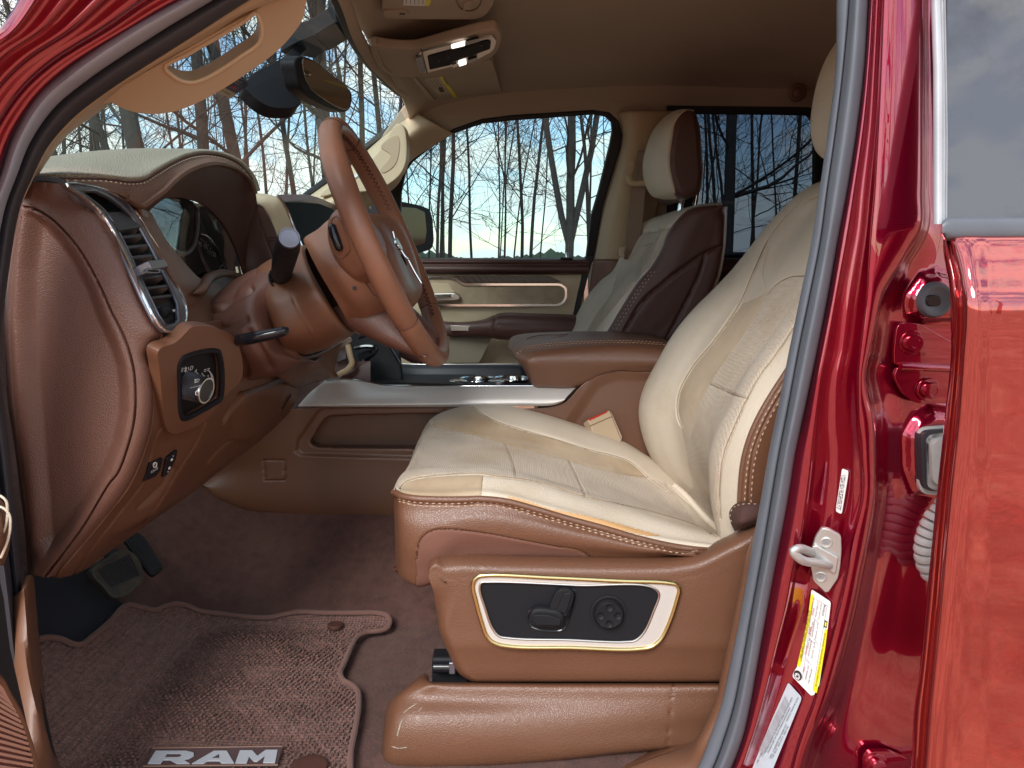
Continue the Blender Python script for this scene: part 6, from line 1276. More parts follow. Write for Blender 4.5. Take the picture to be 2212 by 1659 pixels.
# headrest, mostly hidden behind the pillar
c0 = W(1880, 188, 1.20); V = []; F = []; nu, nv = 40, 28
for j in range(nv + 1):
    v = math.pi * j / nv - math.pi / 2
    for i in range(nu):
        t = 2 * math.pi * i / nu; sgn = lambda q, p: math.copysign(abs(q) ** p, q)
        x = sgn(math.cos(v), .75) * sgn(math.cos(t), .8) * .055; y = sgn(math.cos(v), .6) * sgn(math.sin(t), .55) * .135; z = sgn(math.sin(v), .85) * .105
        V.append(c0 + np.array([x + z * .12, y, z]))
for j in range(nv):
    for i in range(nu): F.append((j * nu + i, j * nu + (i + 1) % nu, (j + 1) * nu + (i + 1) % nu, (j + 1) * nu + i))
mesh_obj('headrest', V, F, M['beige'], ds)
for yy in (1.15, 1.25): tube('headrest_post', [W(1860, 270, yy), W(1868, 400, yy)], .007, M['chrome'], ds, 10)
# elastic recliner cover
rows = [[(1600, 1084, .93), (1625, 1086, .915), (1660, 1088, .915), (1690, 1088, .93)], [(1584, 1092, .93), (1610, 1096, .905), (1655, 1098, .905), (1690, 1100, .92)], [(1575, 1108, .93), (1605, 1115, .90), (1650, 1112, .90), (1690, 1112, .92)],
        [(1578, 1128, .93), (1602, 1130, .90), (1640, 1122, .90), (1690, 1120, .92)], [(1587, 1148, .93), (1605, 1142, .91), (1640, 1130, .905), (1690, 1124, .92)]]
rc = net('recliner_cover', rows, mat('brown_elastic', (.075, .032, .026), .8, bump=[('w', 220, .6, .0008)]), ds, 40, 40, thick=.004)
stitches('stitching', drape(rc.bvh, [(1581, 1128), (1578, 1112), (1585, 1097), (1605, 1090), (1640, 1090)], .0006, 40), M['thread'], ds, .004, .003, .0007)

# side shield with power switches
SX = [926, 929, 942, 960, 1000, 1100, 1200, 1340, 1453, 1509, 1550, 1590, 1630, 1660, 1690]
ty = [1216, 1206, 1198, 1194, 1193, 1196, 1198, 1200, 1197, 1187, 1168, 1148, 1126, 1105, 1080]
def shield_row(dyt, Y, f=1.0, bot=False):
    return [(x, t + dyt * (1 if i > 2 else .6), Y) for i, (x, t) in enumerate(zip(SX, ty))]
def lx(y): return np.interp(y, [1200, 1224, 1269, 1374, 1449, 1466, 1473], [926, 921, 927, 952, 985, 1003, 1020])
def frow(y, Y, yr=None):
    xs = (np.array(SX) - 926) / 764.; l = lx(y); r = 1700
    return [(l + (r - l) * t, y if not yr else y + (yr - y) * t, Y + (.03 if i == 0 else .008 if i == 1 else 0)) for i, t in enumerate(xs)]
rows = [[(x, y, .965) for x, y in zip(SX, ty)], [(x, y + 1, .945) for x, y in zip(SX, ty)], shield_row(8, .918), shield_row(20, .904), shield_row(34, .896), shield_row(56, .8945), [(x, y * .5 + 1325 * .5, .8942) for x, y in zip([lx(1300) + (1700 - lx(1300)) * (s - 926) / 764. for s in SX], ty)], frow(1360, .894), frow(1396, .894), frow(1412, .896), frow(1430, .898), frow(1458, .901), frow(1470, .905), frow(1473, .93)]
sh_ = net('seat_shield', rows, M['brown_seat'], ds, 200, 170, thick=.004, label='brown plastic seat side shield')
SH = Plane(W(1240, 1320, .8945), (0, -1, .0)).off(.0022)
bo2 = [(1019, 1262), (1024, 1250), (1032, 1244), (1046, 1242), (1190, 1247), (1340, 1254), (1452, 1259), (1464, 1262), (1470, 1272), (1466, 1291), (1449, 1344), (1430, 1382), (1422, 1390), (1410, 1398), (1378, 1403), (1228, 1400), (1097, 1397), (1072, 1392), (1058, 1385), (1048, 1372), (1038, 1344), (1026, 1300)]
bi2 = [(1036, 1266), (1040, 1258), (1054, 1257), (1246, 1264), (1415, 1272), (1423, 1280), (1411, 1322), (1392, 1364), (1382, 1376), (1370, 1384), (1352, 1386), (1228, 1382), (1100, 1378), (1078, 1374), (1064, 1358), (1048, 1315)]
bz = plate('switch_bezel', smooth2(bo2, 110), SH, .006, M['silver'], ds, .002, 3, holes=[smooth2(bi2, 80)], rise=.003, label='silver bezel of the power seat switches')
bvo = [SH.off(.0032)(*lerp(p, (1240, 1320), .012)) for p in smooth2(bo2, 110)]
tube('bezel_rim', bvo, .0030, M['yellow_chrome'], bz, 10, closed=True)
tube('bezel_inner_rim', [SH.off(.0030)(*p) for p in smooth2(bi2, 110)], .0016, M['satin'], bz, 8, closed=True)
plate('switch_panel', smooth2(bi2, 80), SH, .004, M['black'], ds, 0, rise=.0006, label='black seat switch panel')
recl = plate('recline_lever', smooth2([(1204, 1278), (1210, 1275), (1232, 1276), (1238, 1280), (1239, 1292), (1228, 1320), (1222, 1332), (1214, 1330), (1194, 1322), (1188, 1318), (1190, 1306)], 40), SH, .010, M['black'], ds, .003, 4, rise=.012)
plate('lever_face', rounded([(1219, 1282), (1234, 1280), (1235, 1288), (1222, 1326), (1202, 1320)], 3), SH, .003, M['gun'] if False else M['black'], recl, .001, rise=.0145)
sl = plate('slide_switch', smooth2([(1146, 1325), (1152, 1318), (1170, 1315), (1188, 1317), (1205, 1320), (1216, 1328), (1219, 1340), (1214, 1352), (1204, 1355), (1160, 1354), (1150, 1348), (1145, 1338)], 50), SH, .012, M['black'], ds, .004, 4, rise=.016)
plate('switch_face', rounded([(1152, 1332), (1158, 1328), (1190, 1330), (1212, 1338), (1210, 1352), (1160, 1351), (1154, 1346)], 3), SH, .003, M['gun'] if False else M['black'], sl, .001, rise=.0185)
tube('switch_outline', [SH.off(.001)(x, y) for x, y in smooth2([(1200, 1276), (1208, 1272), (1234, 1272), (1242, 1278), (1241, 1292), (1226, 1345), (1218, 1358), (1160, 1358), (1144, 1348), (1140, 1330), (1146, 1318), (1160, 1311), (1184, 1311), (1194, 1298)], 80)], .0012, M['gloss'], ds, 6, closed=True)
kc = SH.off(.001)(1314, 1322)
lk = lathe('lumbar_knob', kc, (0, -1, 0), [(0, .0225), (.0015, .0222), (.002, .0195), (-.0005, .0192), (-.0005, .0178), (.009, .0172), (.0105, .0160), (.0098, .010), (.0092, .001)], M['black'], ds, 48)
for a in range(4):
    t = math.pi / 2 * a + .0; c1 = kc + np.array([math.cos(t) * .0105, -.0108, math.sin(t) * .0105])
    V = []; F = []; ra = .0046
    for i in range(6):
        for j in range(16):
            ph = 2 * math.pi * j / 16; rr = (5 - i) / 5; V.append(c1 + np.array([math.cos(ph) * rr * ra, .0018 * (1 - rr * rr) - .0006, math.sin(ph) * rr * ra]))
    for i in range(5):
        for j in range(16): F.append((i * 16 + j, i * 16 + (j + 1) % 16, (i + 1) * 16 + (j + 1) % 16, (i + 1) * 16 + j))
    mesh_obj('knob_pad', V, F, M['black'], lk)

# seat rail end and lower base cover
rl = plate('seat_rail', rounded([(933, 1425), (1010, 1425), (1010, 1478), (933, 1474)], 3), PY(.935), .03, M['black'], ds, .003)
tube('rail_motor', [W(937, 1441, .925), W(1000, 1441, .925)], .0075, M['gloss'], ds, 14)
tube('rail_motor', [W(936, 1425, .93), W(975, 1425, .93)], .005, M['black'], ds, 12)
bx('rail_nut', W(977, 1441, .918), np.array([.004, 0, 0]), np.array([0, .004, 0]), np.array([0, 0, .008]), M['gun'], ds, .001)
XB = [826, 830, 850, 900, 928, 960, 1060, 1200, 1350, 1450, 1500, 1556, 1600]
def brow(ys, Ys): return [(x, y, Y) for x, y, Y in zip(XB, ys, Ys)]
rows = [[(912, 1456, .96), (918, 1454, .945), (922, 1456, .94), (926, 1462, .935), (929, 1472, .915), (960, 1473, .915), (1060, 1474, .915), (1200, 1475, .915), (1350, 1475, .915), (1450, 1475, .915), (1500, 1475, .915), (1556, 1475, .915), (1620, 1475, .915)],
        [(890, 1474, .93), (897, 1470, .92), (903, 1470, .912), (915, 1472, .905), (929, 1478, .895), (960, 1480, .895), (1060, 1481, .895), (1200, 1482, .895), (1350, 1482, .895), (1450, 1482, .895), (1500, 1482, .895), (1556, 1482, .895), (1620, 1482, .895)],
        [(838, 1522, .92), (848, 1514, .905), (862, 1510, .896), (890, 1508, .89), (925, 1512, .887), (960, 1513, .886), (1060, 1514, .886), (1200, 1514, .886), (1350, 1514, .887), (1450, 1512, .888), (1500, 1512, .889), (1556, 1510, .89), (1600, 1510, .89)],
        [(830, 1565, .90), (838, 1560, .885), (850, 1556, .876), (880, 1552, .870), (925, 1550, .868), (960, 1550, .868), (1060, 1550, .870), (1200, 1550, .874), (1350, 1548, .880), (1450, 1545, .884), (1500, 1544, .886), (1556, 1542, .888), (1600, 1540, .888)],
        [(826, 1610, .89), (832, 1608, .876), (845, 1606, .868), (880, 1602, .862), (925, 1600, .860), (960, 1600, .860), (1060, 1598, .862), (1200, 1592, .868), (1350, 1580, .877), (1450, 1575, .883), (1500, 1572, .886), (1556, 1570, .888), (1600, 1568, .888)],
        [(827, 1640, .89), (834, 1648, .878), (850, 1652, .870), (885, 1654, .866), (925, 1654, .864), (960, 1653, .864), (1060, 1649, .866), (1200, 1638, .870), (1350, 1621, .877), (1450, 1612, .882), (1500, 1609, .885), (1556, 1606, .888), (1600, 1600, .888)],
        [(830, 1645, .92), (838, 1653, .90), (852, 1658, .89), (888, 1660, .885), (925, 1660, .884), (960, 1660, .884), (1060, 1656, .884), (1200, 1645, .888), (1350, 1628, .89), (1450, 1618, .89), (1500, 1615, .89), (1556, 1612, .89), (1600, 1606, .89)]]
bcn = net('base_cover', rows, M['brown_seat'], ds, 160, 90, thick=.004, grooves=[([(1454, 1477), (1449, 1540), (1442, 1618)], 1.4, .002)], label='brown cover over the seat rail')
for q in (((868, 1556), (862, 1574), (858, 1590)), ((872, 1540), (884, 1530), (900, 1520)), ((846, 1612), (862, 1616), (880, 1614)), ((905, 1535), (911, 1528)), ((850, 1500), (856, 1493))):
    p = drape(bcn.bvh, q, .0002, 10)
    if len(p) > 3: tube('scuff', p, .0006, M['beige_pad'], ds, 4, flat=1.8)
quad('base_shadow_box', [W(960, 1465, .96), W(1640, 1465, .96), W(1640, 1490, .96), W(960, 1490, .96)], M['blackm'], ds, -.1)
# ================================================================ carpet, pedals, mat
def G(px, py, z):   # where a pixel's ray meets height z
    r = ray(px, py); t = (z - CAM_Z) / r[2]; return CAMP + r * t
# carpet: flat footwell rising to the console tunnel and the firewall
FW0 = FZ + .004
rows = []
for X in list(np.arange(-.98, .02, .03)) + [.2, .5]:
    r = []
    for Y in np.linspace(.80, 1.47, 24):
        z = FW0
        if Y > 1.22: z += (Y - 1.22) ** 1.5 * 1.25
        if X < -.52: z += (-.52 - X) ** 1.15 * .95
        z += .002 * math.sin(X * 22 + Y * 9) * math.cos(Y * 17)
        r.append(np.array([X, Y, z]))
    rows.append(r)
cpt = net('carpet', rows, M['carpet'], truck, 120, 160, thick=.006, label='brown footwell carpet', noise=.001, nscale=40)
# accelerator and brake
pd = empty('pedals', W(260, 1230, 1.2), truck); setp(pd, 'worn black brake pedal and slim accelerator')
BP = P3((225, 1240, 1.10), (330, 1250, 1.16), (300, 1170, 1.17))
bpo = [(226, 1240), (240, 1225), (265, 1205), (290, 1190), (306, 1186), (325, 1192), (345, 1210), (356, 1232), (359, 1250), (356, 1270), (340, 1284), (318, 1291), (300, 1293), (285, 1285), (258, 1268), (238, 1256)]
bpo = [(198, 1234), (205, 1224), (240, 1202), (262, 1188), (275, 1187), (292, 1196), (304, 1212), (311, 1235), (311, 1254), (298, 1270), (280, 1284), (258, 1292), (246, 1290), (222, 1266), (203, 1246)]
br = plate('brake_pedal', smooth2(bpo, 60), BP, .016, mat('worn_rubber', (.045, .042, .036), .6, bump=[('n', 200, .3, .001)], dirt=((.13, .11, .07), 30, .5, .8)), pd, .005, 4)
c = Acc()
for k in range(13):
    t = k / 12; a0 = (210 + 66 * t, 1228 - 34 * t); b0 = (246 + 58 * t, 1272 - 24 * t)
    a1, b1 = BP.off(.0012)(*lerp(a0, b0, .06)), BP.off(.0012)(*lerp(a0, b0, .9)); u = (b1 - a1) / 2; c.box((a1 + b1) / 2, u, np.cross(u / np.linalg.norm(u), BP.n) * .0010, BP.n * .0009)
c.build('pedal_ribs', M['rubber_d'], br, kind='stuff')
tube('pedal_arm', [W(250, 1210, 1.22), W(215, 1170, 1.35), W(190, 1120, 1.5)], .012, M['blackm'], pd, 8)
APl = P3((300, 1150, 1.24), (352, 1220, 1.22), (330, 1240, 1.20))
ac = plate('accelerator', rounded([(268, 1165), (296, 1148), (314, 1160), (352, 1222), (352, 1228), (333, 1243), (322, 1238)], 4), APl, .010, M['blackm'], pd, .002)
c = Acc()
for k in range(7):
    t = (k + .5) / 7; a1, b1 = APl.off(.001)(*lerp((274, 1165), (312, 1160), t)), APl.off(.001)(*lerp((326, 1236), (350, 1224), t)); u = (b1 - a1) / 2; c.box((a1 + b1) / 2, u, np.cross(u / np.linalg.norm(u), APl.n) * .0011, APl.n * .0009)
c.build('pedal_ribs', M['rubber_d'], ac, kind='stuff')
shell('footwell_shade', [(50, 1240), (97, 1235), (180, 1215), (232, 1275), (268, 1312), (250, 1352), (185, 1402), (130, 1402), (60, 1402)], cpt.bvh, mat('shade_black', (.018, .016, .024), .9, bump=[('n', 300, .6, .003)]), truck, .003, 3, 'black patch standing in for the shade behind the pedals')  # black patch laid on the carpet in place of footwell shade

# floor mat (its own thing, it only lies there)
MZ = FW0 + .012
mo = [(60, 1400), (75, 1385), (95, 1378), (130, 1380), (160, 1392), (175, 1392), (200, 1375), (240, 1340), (262, 1315), (275, 1307), (310, 1313), (335, 1318), (355, 1310), (378, 1304), (400, 1307), (430, 1319), (480, 1326), (540, 1333), (580, 1334), (610, 1328), (640, 1322), (700, 1324), (760, 1324), (820, 1325), (836, 1330), (843, 1342), (838, 1355), (820, 1362), (790, 1366), (770, 1378), (760, 1395), (745, 1430), (735, 1455), (740, 1468), (760, 1480), (772, 1492), (775, 1520), (768, 1570), (758, 1620), (750, 1700), (60, 1720), (80, 1600), (74, 1500)]
mo = [(x, y) for x, y in mo]
xs = np.arange(40, 860, 5.0); ys = np.arange(1296, 1730, 4.0)
def matz(P):   # follows the carpet
    X, Y = P[0], P[1]; z = MZ
    h = cpt.bvh.ray_cast(Vector((X, Y, 2)), Vector((0, 0, -1)))[0]
    if h is not None: return h.z + .0115
    if Y > 1.22: z += (Y - 1.22) ** 1.5 * 1.25
    if X < -.52: z += (-.52 - X) ** 1.15 * .95
    return z + .0025 * math.sin(X * 18) * math.sin(Y * 15)
cbv = cpt.bvh
def onmat(px, py, dz=0):
    h = cbv.ray_cast(Vector(CAMP), Vector(ray(px, py)).normalized())[0]
    if h is None: return G(px, py, MZ + dz)
    r = Vector(ray(px, py)).normalized(); return np.array(h - r * (.011 + dz) / max(.25, abs(r.z)))
outline = cr(np.array(mo, float), 400, True)
XX, YM = np.meshgrid(xs, ys); ins = inside(XX, YM, [tuple(p) for p in outline])
V = []; idx = {}; F = []
for j in range(len(ys)):
    for i in range(len(xs)):
        if ins[j, i]: idx[(j, i)] = len(V); V.append(onmat(xs[i], ys[j]))
for j in range(len(ys) - 1):
    for i in range(len(xs) - 1):
        k = [(j, i), (j + 1, i), (j + 1, i + 1), (j, i + 1)]
        if all(q in idx for q in k): F.append([idx[q] for q in k])
M['mat'] = mat('looped_mat_pile', (.215, .108, .086), .95, bump=[('f', 190, 1.0, .006), ('n', 700, .6, .002)], var=.32, vscale=120, sheen=.08)
fm = empty('floor_mat', onmat(450, 1500)); setp(fm, 'brown looped pile floor mat with a RAM logo patch, lying in the driver footwell', 'floor mat')
pile = mesh_obj('pile', V, F, M['mat'], fm)
# individual loops of the pile, laid in diagonal rows
rs = np.random.RandomState(5); c = Acc(); Pm = onmat(450, 1500)
xr = np.arange(-.80, -.16, .0078); yr = np.arange(.80, 1.36, .0066); cnt = 0
LV = []; LF = []; nb = 0
base = np.array([(math.cos(t), math.sin(t)) for t in np.linspace(0, 2 * math.pi, 6)[:-1]])
for iy, Y in enumerate(yr):
    for ix, X in enumerate(xr):
        x = X + .0026 * (iy % 3) + rs.uniform(-.0012, .0012); y = Y + rs.uniform(-.0011, .0011); z = matz((x, y)); px, py = proj((x, y, z))
        if not (40 < px < 850 and 1300 < py < 1700): continue
        if not inside(np.array([px]), np.array([py]), [tuple(p) for p in outline[::6]])[0]: continue
        if 300 < px < 616 and 1602 < py < 1662: continue
        a = rs.uniform(.0028, .0036); b = rs.uniform(.0017, .0023); th = .6 + rs.uniform(-.5, .5); h = rs.uniform(.0020, .0036)
        ca, sa = math.cos(th), math.sin(th); q = base * np.array([a, b]); q = np.stack([q[:, 0] * ca - q[:, 1] * sa, q[:, 0] * sa + q[:, 1] * ca], 1)
        for k in range(5): LV.append((x + q[k, 0], y + q[k, 1], z + .0002))
        for k in range(5): LV.append((x + q[k, 0] * .6, y + q[k, 1] * .6, z + h))
        LV.append((x, y, z + h * 1.2))
        for k in range(5): LF.append((nb + k, nb + (k + 1) % 5, nb + 5 + (k + 1) % 5, nb + 5 + k)); LF.append((nb + 5 + k, nb + 5 + (k + 1) % 5, nb + 10))
        nb += 11
mesh_obj('pile_loops', LV, LF, M['mat'], fm, kind='stuff')
edge = [onmat(x, y, .003) for x, y in outline]
tube('bound_edge', edge, .0040, mat('mat_binding', (.17, .085, .068), .9, bump=[('n', 600, .5, .001)], sheen=.2), fm, 8, closed=True)
LP = Plane(onmat(455, 1635, .004), np.cross(onmat(600, 1632) - onmat(320, 1632), onmat(455, 1600) - onmat(455, 1655)))
pt = plate('logo_patch', rounded([(328, 1616), (611, 1612), (600, 1652), (310, 1655)], 2), LP, .003, mat('patch_cloth', (.10, .055, .055), .85, bump=[('w', 300, .3, .0003)]), fm, .0008, rise=.001)
tube('patch_piping', [LP.off(.0015)(x, y) for x, y in ((328, 1616), (611, 1612), (600, 1652), (310, 1655))], .0013, M['brown_plain'], fm, 6, closed=True)
# block letters RAM, embroidered
def glyph(pts_list, name='letter'):
    c = Acc(); 
LW = M['greyl']
def letter(pts, holes=()): return plate('letter', pts, LP, .0016, mat_letter, pt, .0004, rise=.0028, holes=holes)
mat_letter = mat('pale_embroidery', (.50, .51, .55), .7, bump=[('w', 500, .4, .0003)])
letter([(322, 1649), (334, 1632), (350, 1632), (344, 1642), (372, 1642), (382, 1649), (408, 1649), (396, 1641), (412, 1637), (420, 1630), (414, 1623), (398, 1621), (345, 1621), (339, 1627), (392, 1627), (397, 1630), (390, 1635), (350, 1636), (352, 1632), (334, 1632), (328, 1640)][::-1] if False else
       [(319, 1649), (336, 1621), (402, 1621), (418, 1625), (419, 1632), (408, 1638), (396, 1640), (410, 1649), (382, 1649), (368, 1641), (352, 1641), (347, 1649)], holes=[[(356, 1635), (361, 1627), (388, 1627), (393, 1630), (389, 1634), (382, 1635)]])
letter([(414, 1649), (462, 1621), (490, 1621), (506, 1648), (478, 1648), (474, 1643), (448, 1643), (440, 1649)], holes=[[(457, 1637), (473, 1627), (474, 1637)]])
letter([(508, 1648), (518, 1620), (545, 1620), (556, 1632), (574, 1619), (600, 1619), (594, 1647), (568, 1647), (572, 1632), (556, 1644), (548, 1644), (538, 1633), (533, 1648)])
for (x, y, rr) in ((724, 1350, .013), (667, 1656, .022)):
    p = onmat(x, y, .006); lathe('mat_anchor', p, (0, 0, 1), [(-.003, rr), (.001, rr), (.0025, rr * .85), (.0015, rr * .55), (.002, rr * .3)], M['brown_dark'], fm, 28)

# ================================================================ open front door, just inside the left edge
fd = empty('front_door', (-.62, .48, .9), truck); setp(fd, 'open front door with a pink-brown ribbed speaker grille and padded armrest')
DPl = P3((0, 1500, .56), (80, 1600, .60), (0, 1300, .57))
gr = [(-60, 1450), (-20, 1455), (0, 1472), (15, 1500), (40, 1545), (55, 1585), (70, 1640), (76, 1720), (-60, 1720)]
gp2 = plate('speaker_grille', gr, DPl, .02, mat('grille_cloth', (.22, .085, .07), .6, bump=FINE), fd, .003)
c = Acc()
for k in range(17):
    t = k / 16; y1 = 1500 + t * 190; x1 = np.interp(y1, [1472, 1500, 1545, 1585, 1640, 1720], [0, 15, 40, 55, 70, 76]) - 3; y0 = 1462 + t * 190 + (t - .5) * 50
    a0, b0 = DPl.off(.0015)(-40, y0 + 4), DPl.off(.0015)(x1, y1); u = (b0 - a0) / 2; c.box((a0 + b0) / 2, u, np.cross(u / np.linalg.norm(u), DPl.n) * .0010, DPl.n * .0015)
c.build('grille_ribs', mat('grille_rib', (.50, .27, .20), .5), gp2, kind='stuff')
tube('grille_frame', [DPl.off(.001)(x, y) for x, y in gr[:8]], .003, M['brown_plain'], fd, 8, smooth_n=50)
rows = [[(-60, 1066, .56), (-10, 1070, .555), (6, 1084, .56), (10, 1100, .58)], [(-60, 1090, .53), (-10, 1092, .525), (14, 1106, .535), (21, 1122, .57)], [(-60, 1150, .52), (-12, 1152, .515), (13, 1160, .53), (22, 1170, .57)], [(-60, 1240, .54), (-20, 1228, .54), (-2, 1222, .55), (8, 1222, .58)]]
ad = net('door_armrest', rows, M['brown_seat'], fd, 30, 40, thick=.004)
for pts in (((-30, 1070), (2, 1072), (13, 1082), (16, 1100), (14, 1130), (0, 1165), (-20, 1195)), ((-30, 1092), (8, 1098), (20, 1112), (22, 1140), (16, 1170), (2, 1205))): tube('piping', [W(x, y, .526) for x, y in pts], .0009, M['beige'], fd, 6, smooth_n=30)
plate('door_edge', rounded([(-80, 1280), (-4, 1240), (8, 1290), (22, 1400), (40, 1480), (60, 1570), (78, 1720), (-80, 1720)], 6), DPl, .03, M['blackm'], fd, .006, rise=-.03)
# ================================================================ outside: ground, woods
gm = mat('leaf_litter', (.48, .23, .135), .95, bump=[('n', 14, .6, .03)], var=.5, vscale=5, dirt=((.24, .11, .06), 1.6, .42, .6))
g = []
for X in np.linspace(-1, 1, 41):
    for Y in np.linspace(-1, 1, 41): g.append((math.copysign(abs(X) ** 3, X) * 900, math.copysign(abs(Y) ** 3, Y) * 900, .0))
F = [(i * 41 + j, (i + 1) * 41 + j, (i + 1) * 41 + j + 1, i * 41 + j + 1) for i in range(40) for j in range(40)]
mesh_obj('ground', g, F, gm, None, kind='structure', label='reddish brown leaf litter ground around the truck')
bark = [mat('bark_grey', (.034, .030, .027), .9, bump=[('n', 30, .8, .02)], var=.35, vscale=12), mat('bark_dark', (.030, .027, .026), .9, bump=[('n', 30, .8, .02)], var=.3, vscale=12)]

def branch(acc, p, d, L_, r, depth, rnd, k, curl=.16):
    n = max(3, int(L_ / (.35 if depth else .8))); P = [p]; R = [r]; dd = d.copy()
    for i in range(n):
        dd = dd + np.array([rnd.gauss(0, curl), rnd.gauss(0, curl), rnd.gauss(0, curl * .6) + (.05 if depth else 0)]) * .55; dd /= np.linalg.norm(dd)
        P.append(P[-1] + dd * L_ / n); R.append(r * (1 - .72 * (i + 1) / n) if depth else r * (1 - .6 * (i + 1) / n))
    V, Fq = tube_geo(np.array(P), np.array(R), k, caps=False); acc.add(list(V), Fq); return P, R, dd
def tree_geo(tr, br, base, h, r0, lean, rnd, limbs=9, fork=0, low=.35, twigs=3, spread=1.0):
    """trunk into tr; limbs and twigs into br"""
    d = np.array([lean[0], lean[1], 1.]); d /= np.linalg.norm(d)
    P, R, _ = branch(tr, base, d, h, r0, 0, rnd, 9, .045)
    tops = [(P, R)]
    if fork:
        i0 = int(len(P) * fork); 
        for s in (-1, 1):
            dd = d + np.array([s * .22, rnd.uniform(-.1, .1), 0]); P2, R2, _ = branch(tr, P[i0], dd / np.linalg.norm(dd), h * (1 - fork) * .95, R[i0] * .75, 0, rnd, 8, .06); tops.append((P2, R2))
    for (P_, R_) in tops:
        for q in range(limbs):
            t = low + (1 - low) * (q + rnd.random()) / limbs; i = min(int(t * (len(P_) - 1)), len(P_) - 1)
            a = rnd.uniform(0, 6.28); el = rnd.uniform(.15, 1.0); dd = np.array([math.cos(a) * math.cos(el), math.sin(a) * math.cos(el), math.sin(el)])
            L1_ = h * rnd.uniform(.16, .34) * spread * (1.15 - t * .6); r1 = max(R_[i] * rnd.uniform(.22, .42), .012)
            B, Rb, _ = branch(br, P_[i], dd, L1_, r1, 1, rnd, 4, .22)
            for m_ in range(twigs + 2):
                j = rnd.randrange(1, len(B)); e = B[j] - B[j - 1]; e /= np.linalg.norm(e); e = e + np.array([rnd.gauss(0, .6), rnd.gauss(0, .6), rnd.gauss(.15, .5)]); e /= np.linalg.norm(e)
                T, Rt, _ = branch(br, B[j], e, L1_ * rnd.uniform(.3, .6), max(Rb[j] * .5, .011), 2, rnd, 3, .3)
                for u_ in range(twigs):
                    j2 = rnd.randrange(1, len(T)); e2 = e + np.array([rnd.gauss(0, .8), rnd.gauss(0, .8), rnd.gauss(.1, .6)]); e2 /= np.linalg.norm(e2)
                    branch(br, T[j2], e2, L1_ * rnd.uniform(.18, .40), .0085, 3, rnd, 3, .35)
# px is where the trunk crosses the horizon, Y how far it stands
TREES = [
 (205, 15.3, 0.055, (-.16, 0), 0, 0, 'slim grey bare tree, leftmost of those seen over the dashboard'),
 (243, 13.6, 0.057, (-.13, 0), 0, 0, 'grey bare tree second from the left over the dashboard'),
 (306, 12.8, 0.069, (-.14, 0), 0, 0, 'leaning grey bare tree left of the thickest trunk'),
 (352, 11.9, 0.136, (-.12, 0), 0, 0, 'thickest leaning grey trunk, seen just under the tan grab handle'),
 (440, 13.6, 0.106, (0, 0), 0, 0, 'upright grey trunk seen through the opening of the tan grab handle'),
 (560, 14.4, 0.122, (-.16, 0), .45, 0, 'leaning forked grey trunk passing behind the blue permit sticker'),
 (655, 18.7, 0.068, (-.10, 0), .30, 0, 'slim branching bare tree above the steering column stalk'),
 (745, 16.1, 0.165, (-.05, 0), .35, 0, 'thick forked grey trunk behind the rear view mirror'),
 (800, 20.4, 0.086, (-.08, 0), 0, 0, 'slim bare tree directly right of the rear view mirror'),
 (850, 23.8, 0.100, (-.05, 0), 0, 0, 'bare tree between the mirror and the passenger windshield pillar'),
 (929, 27.2, 0.033, (0, 0), 0, 1, 'thin dark sapling at the left end of the passenger window'),
 (970, 22.1, 0.066, (.0, 0), .6, 1, 'dark straight trunk beside the passenger mirror'),
 (1022, 25.5, 0.046, (.025, 0), 0, 1, 'dark leaning sapling right of the passenger mirror'),
 (1088, 30.6, 0.046, (-.01, 0), .35, 0, 'small forked sapling in the middle of the passenger window'),
 (1142, 23.8, 0.057, (0, 0), 0, 1, 'straight dark pole-like trunk in the middle of the passenger window'),
 (1228, 20.4, 0.123, (.0, 0), .13, 0, 'forked grey trunk at the right of the passenger window'),
 (1276, 25.5, 0.069, (-.01, 0), 0, 0, 'grey trunk close to the rear edge of the passenger window'),
 (1568, 13.6, 0.106, (-.01, 0), 0, 1, 'thick dark trunk with a raised limb in the rear side window'),
 (1704, 22.1, 0.060, (0, 0), 0, 1, 'dark trunk at the right of the rear side window'),
]
for i, (px, Y, r0, lean, fork, bm_, lb) in enumerate(TREES):
    rnd = random.Random(100 + i); b0 = CAMP + ray(px, 562) * Y; b0 = np.array([b0[0] - lean[0] * 1.3, b0[1], -.05]); h = 15 + rnd.uniform(-2, 4)
    if px < 900: h += 2
    tr, br = Acc(), Acc(); tree_geo(tr, br, b0, h, r0, lean, rnd, limbs=16 if px < 900 else 14, fork=fork, low=.13, twigs=4)
    t = empty('bare_tree', tuple(b0)); setp(t, lb, 'tree', 'bare trees standing beyond the truck')
    tr.build('trunk', bark[bm_], t); br.build('limbs', bark[bm_], t, kind='stuff')
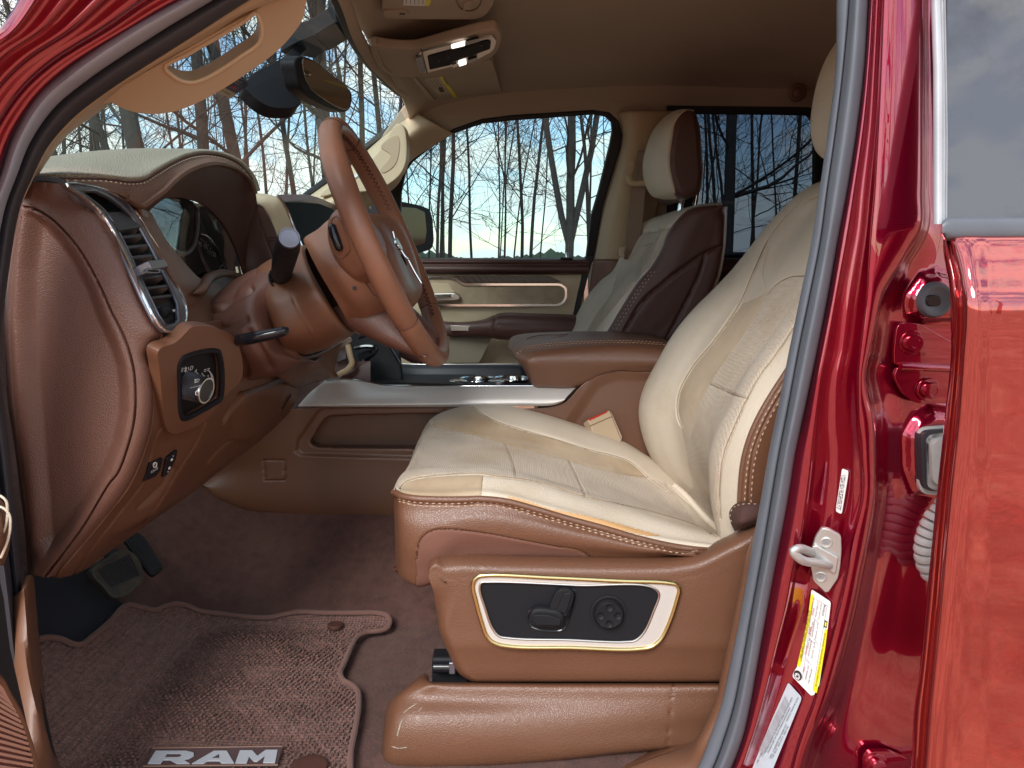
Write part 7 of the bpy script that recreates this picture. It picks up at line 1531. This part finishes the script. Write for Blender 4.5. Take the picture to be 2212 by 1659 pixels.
# tree seen over the roof rail in the top left corner
rnd = random.Random(77); b0 = CAMP + ray(-60, 560) * 9; b0[2] = -.05; tr, br = Acc(), Acc(); tree_geo(tr, br, b0, 13, .09, (0, 0), rnd, limbs=14, low=.2, twigs=3)
t = empty('bare_tree', tuple(b0)); setp(t, 'bare tree whose twigs show above the truck roof in the top left corner', 'tree', 'bare trees standing beyond the truck')
tr.build('trunk', bark[0], t); br.build('limbs', bark[0], t, kind='stuff')
# woods further off, read as a mesh of twigs
c = Acc(); rnd = random.Random(9); dummy = c
for i in range(95):
    px = rnd.uniform(-500, 2100); Y = rnd.uniform(26, 48); b0 = CAMP + ray(px, 562) * Y; b0[2] = -.05
    tree_geo(c, c, b0, rnd.uniform(14, 20), rnd.uniform(.03, .09), (rnd.uniform(-.06, .06), 0), rnd, limbs=11, low=.13, twigs=3, spread=1.2)
setp(c.build('far_woods', bark[0], None, kind='stuff'), 'thin bare woodland filling the view far beyond the truck', 'woods')
# low dark evergreens along the horizon
c = Acc(); rnd = random.Random(4)
for i in range(900):
    a = rnd.uniform(-1.1, 1.15); D_ = rnd.uniform(90, 130); h = rnd.uniform(1.0, 2.1) * (1 + .25 * math.sin(a * 40)); cx_, cy_ = math.sin(a) * D_, math.cos(a) * D_
    for l in range(4):
        z0 = h * l * .22; r_ = 2.3 * (1 - l * .12)
        V = [np.array([cx_ + math.cos(t) * r_ * rnd.uniform(.7, 1.2), cy_ + math.sin(t) * r_ * rnd.uniform(.7, 1.2), z0]) for t in np.linspace(0, 6.28, 7)[:-1]] + [np.array([cx_, cy_, z0 + h * .42])]
        c.add(V, [(k, (k + 1) % 6, 6) for k in range(6)])
c.build('evergreen_belt', mat('evergreen', (.03, .045, .025), .9, var=.3, vscale=1), None, False, kind='stuff'); setp(bpy.data.objects['evergreen_belt'], 'low dark evergreen belt along the horizon below the passenger window', 'woods')
# woods behind the photographer, only met in reflections
c = Acc(); rnd = random.Random(19)
for i in range(16):
    X = rnd.uniform(-14, 18); Y = -rnd.uniform(9, 20); tree_geo(c, c, np.array([X, Y, -.05]), rnd.uniform(9, 13), rnd.uniform(.08, .18), (rnd.uniform(-.05, .05), 0), rnd, limbs=8, low=.25, twigs=1, spread=1.2)
setp(c.build('near_woods', bark[0], None, kind='stuff'), 'bare woodland on the driver side, mirrored in the paint', 'woods')
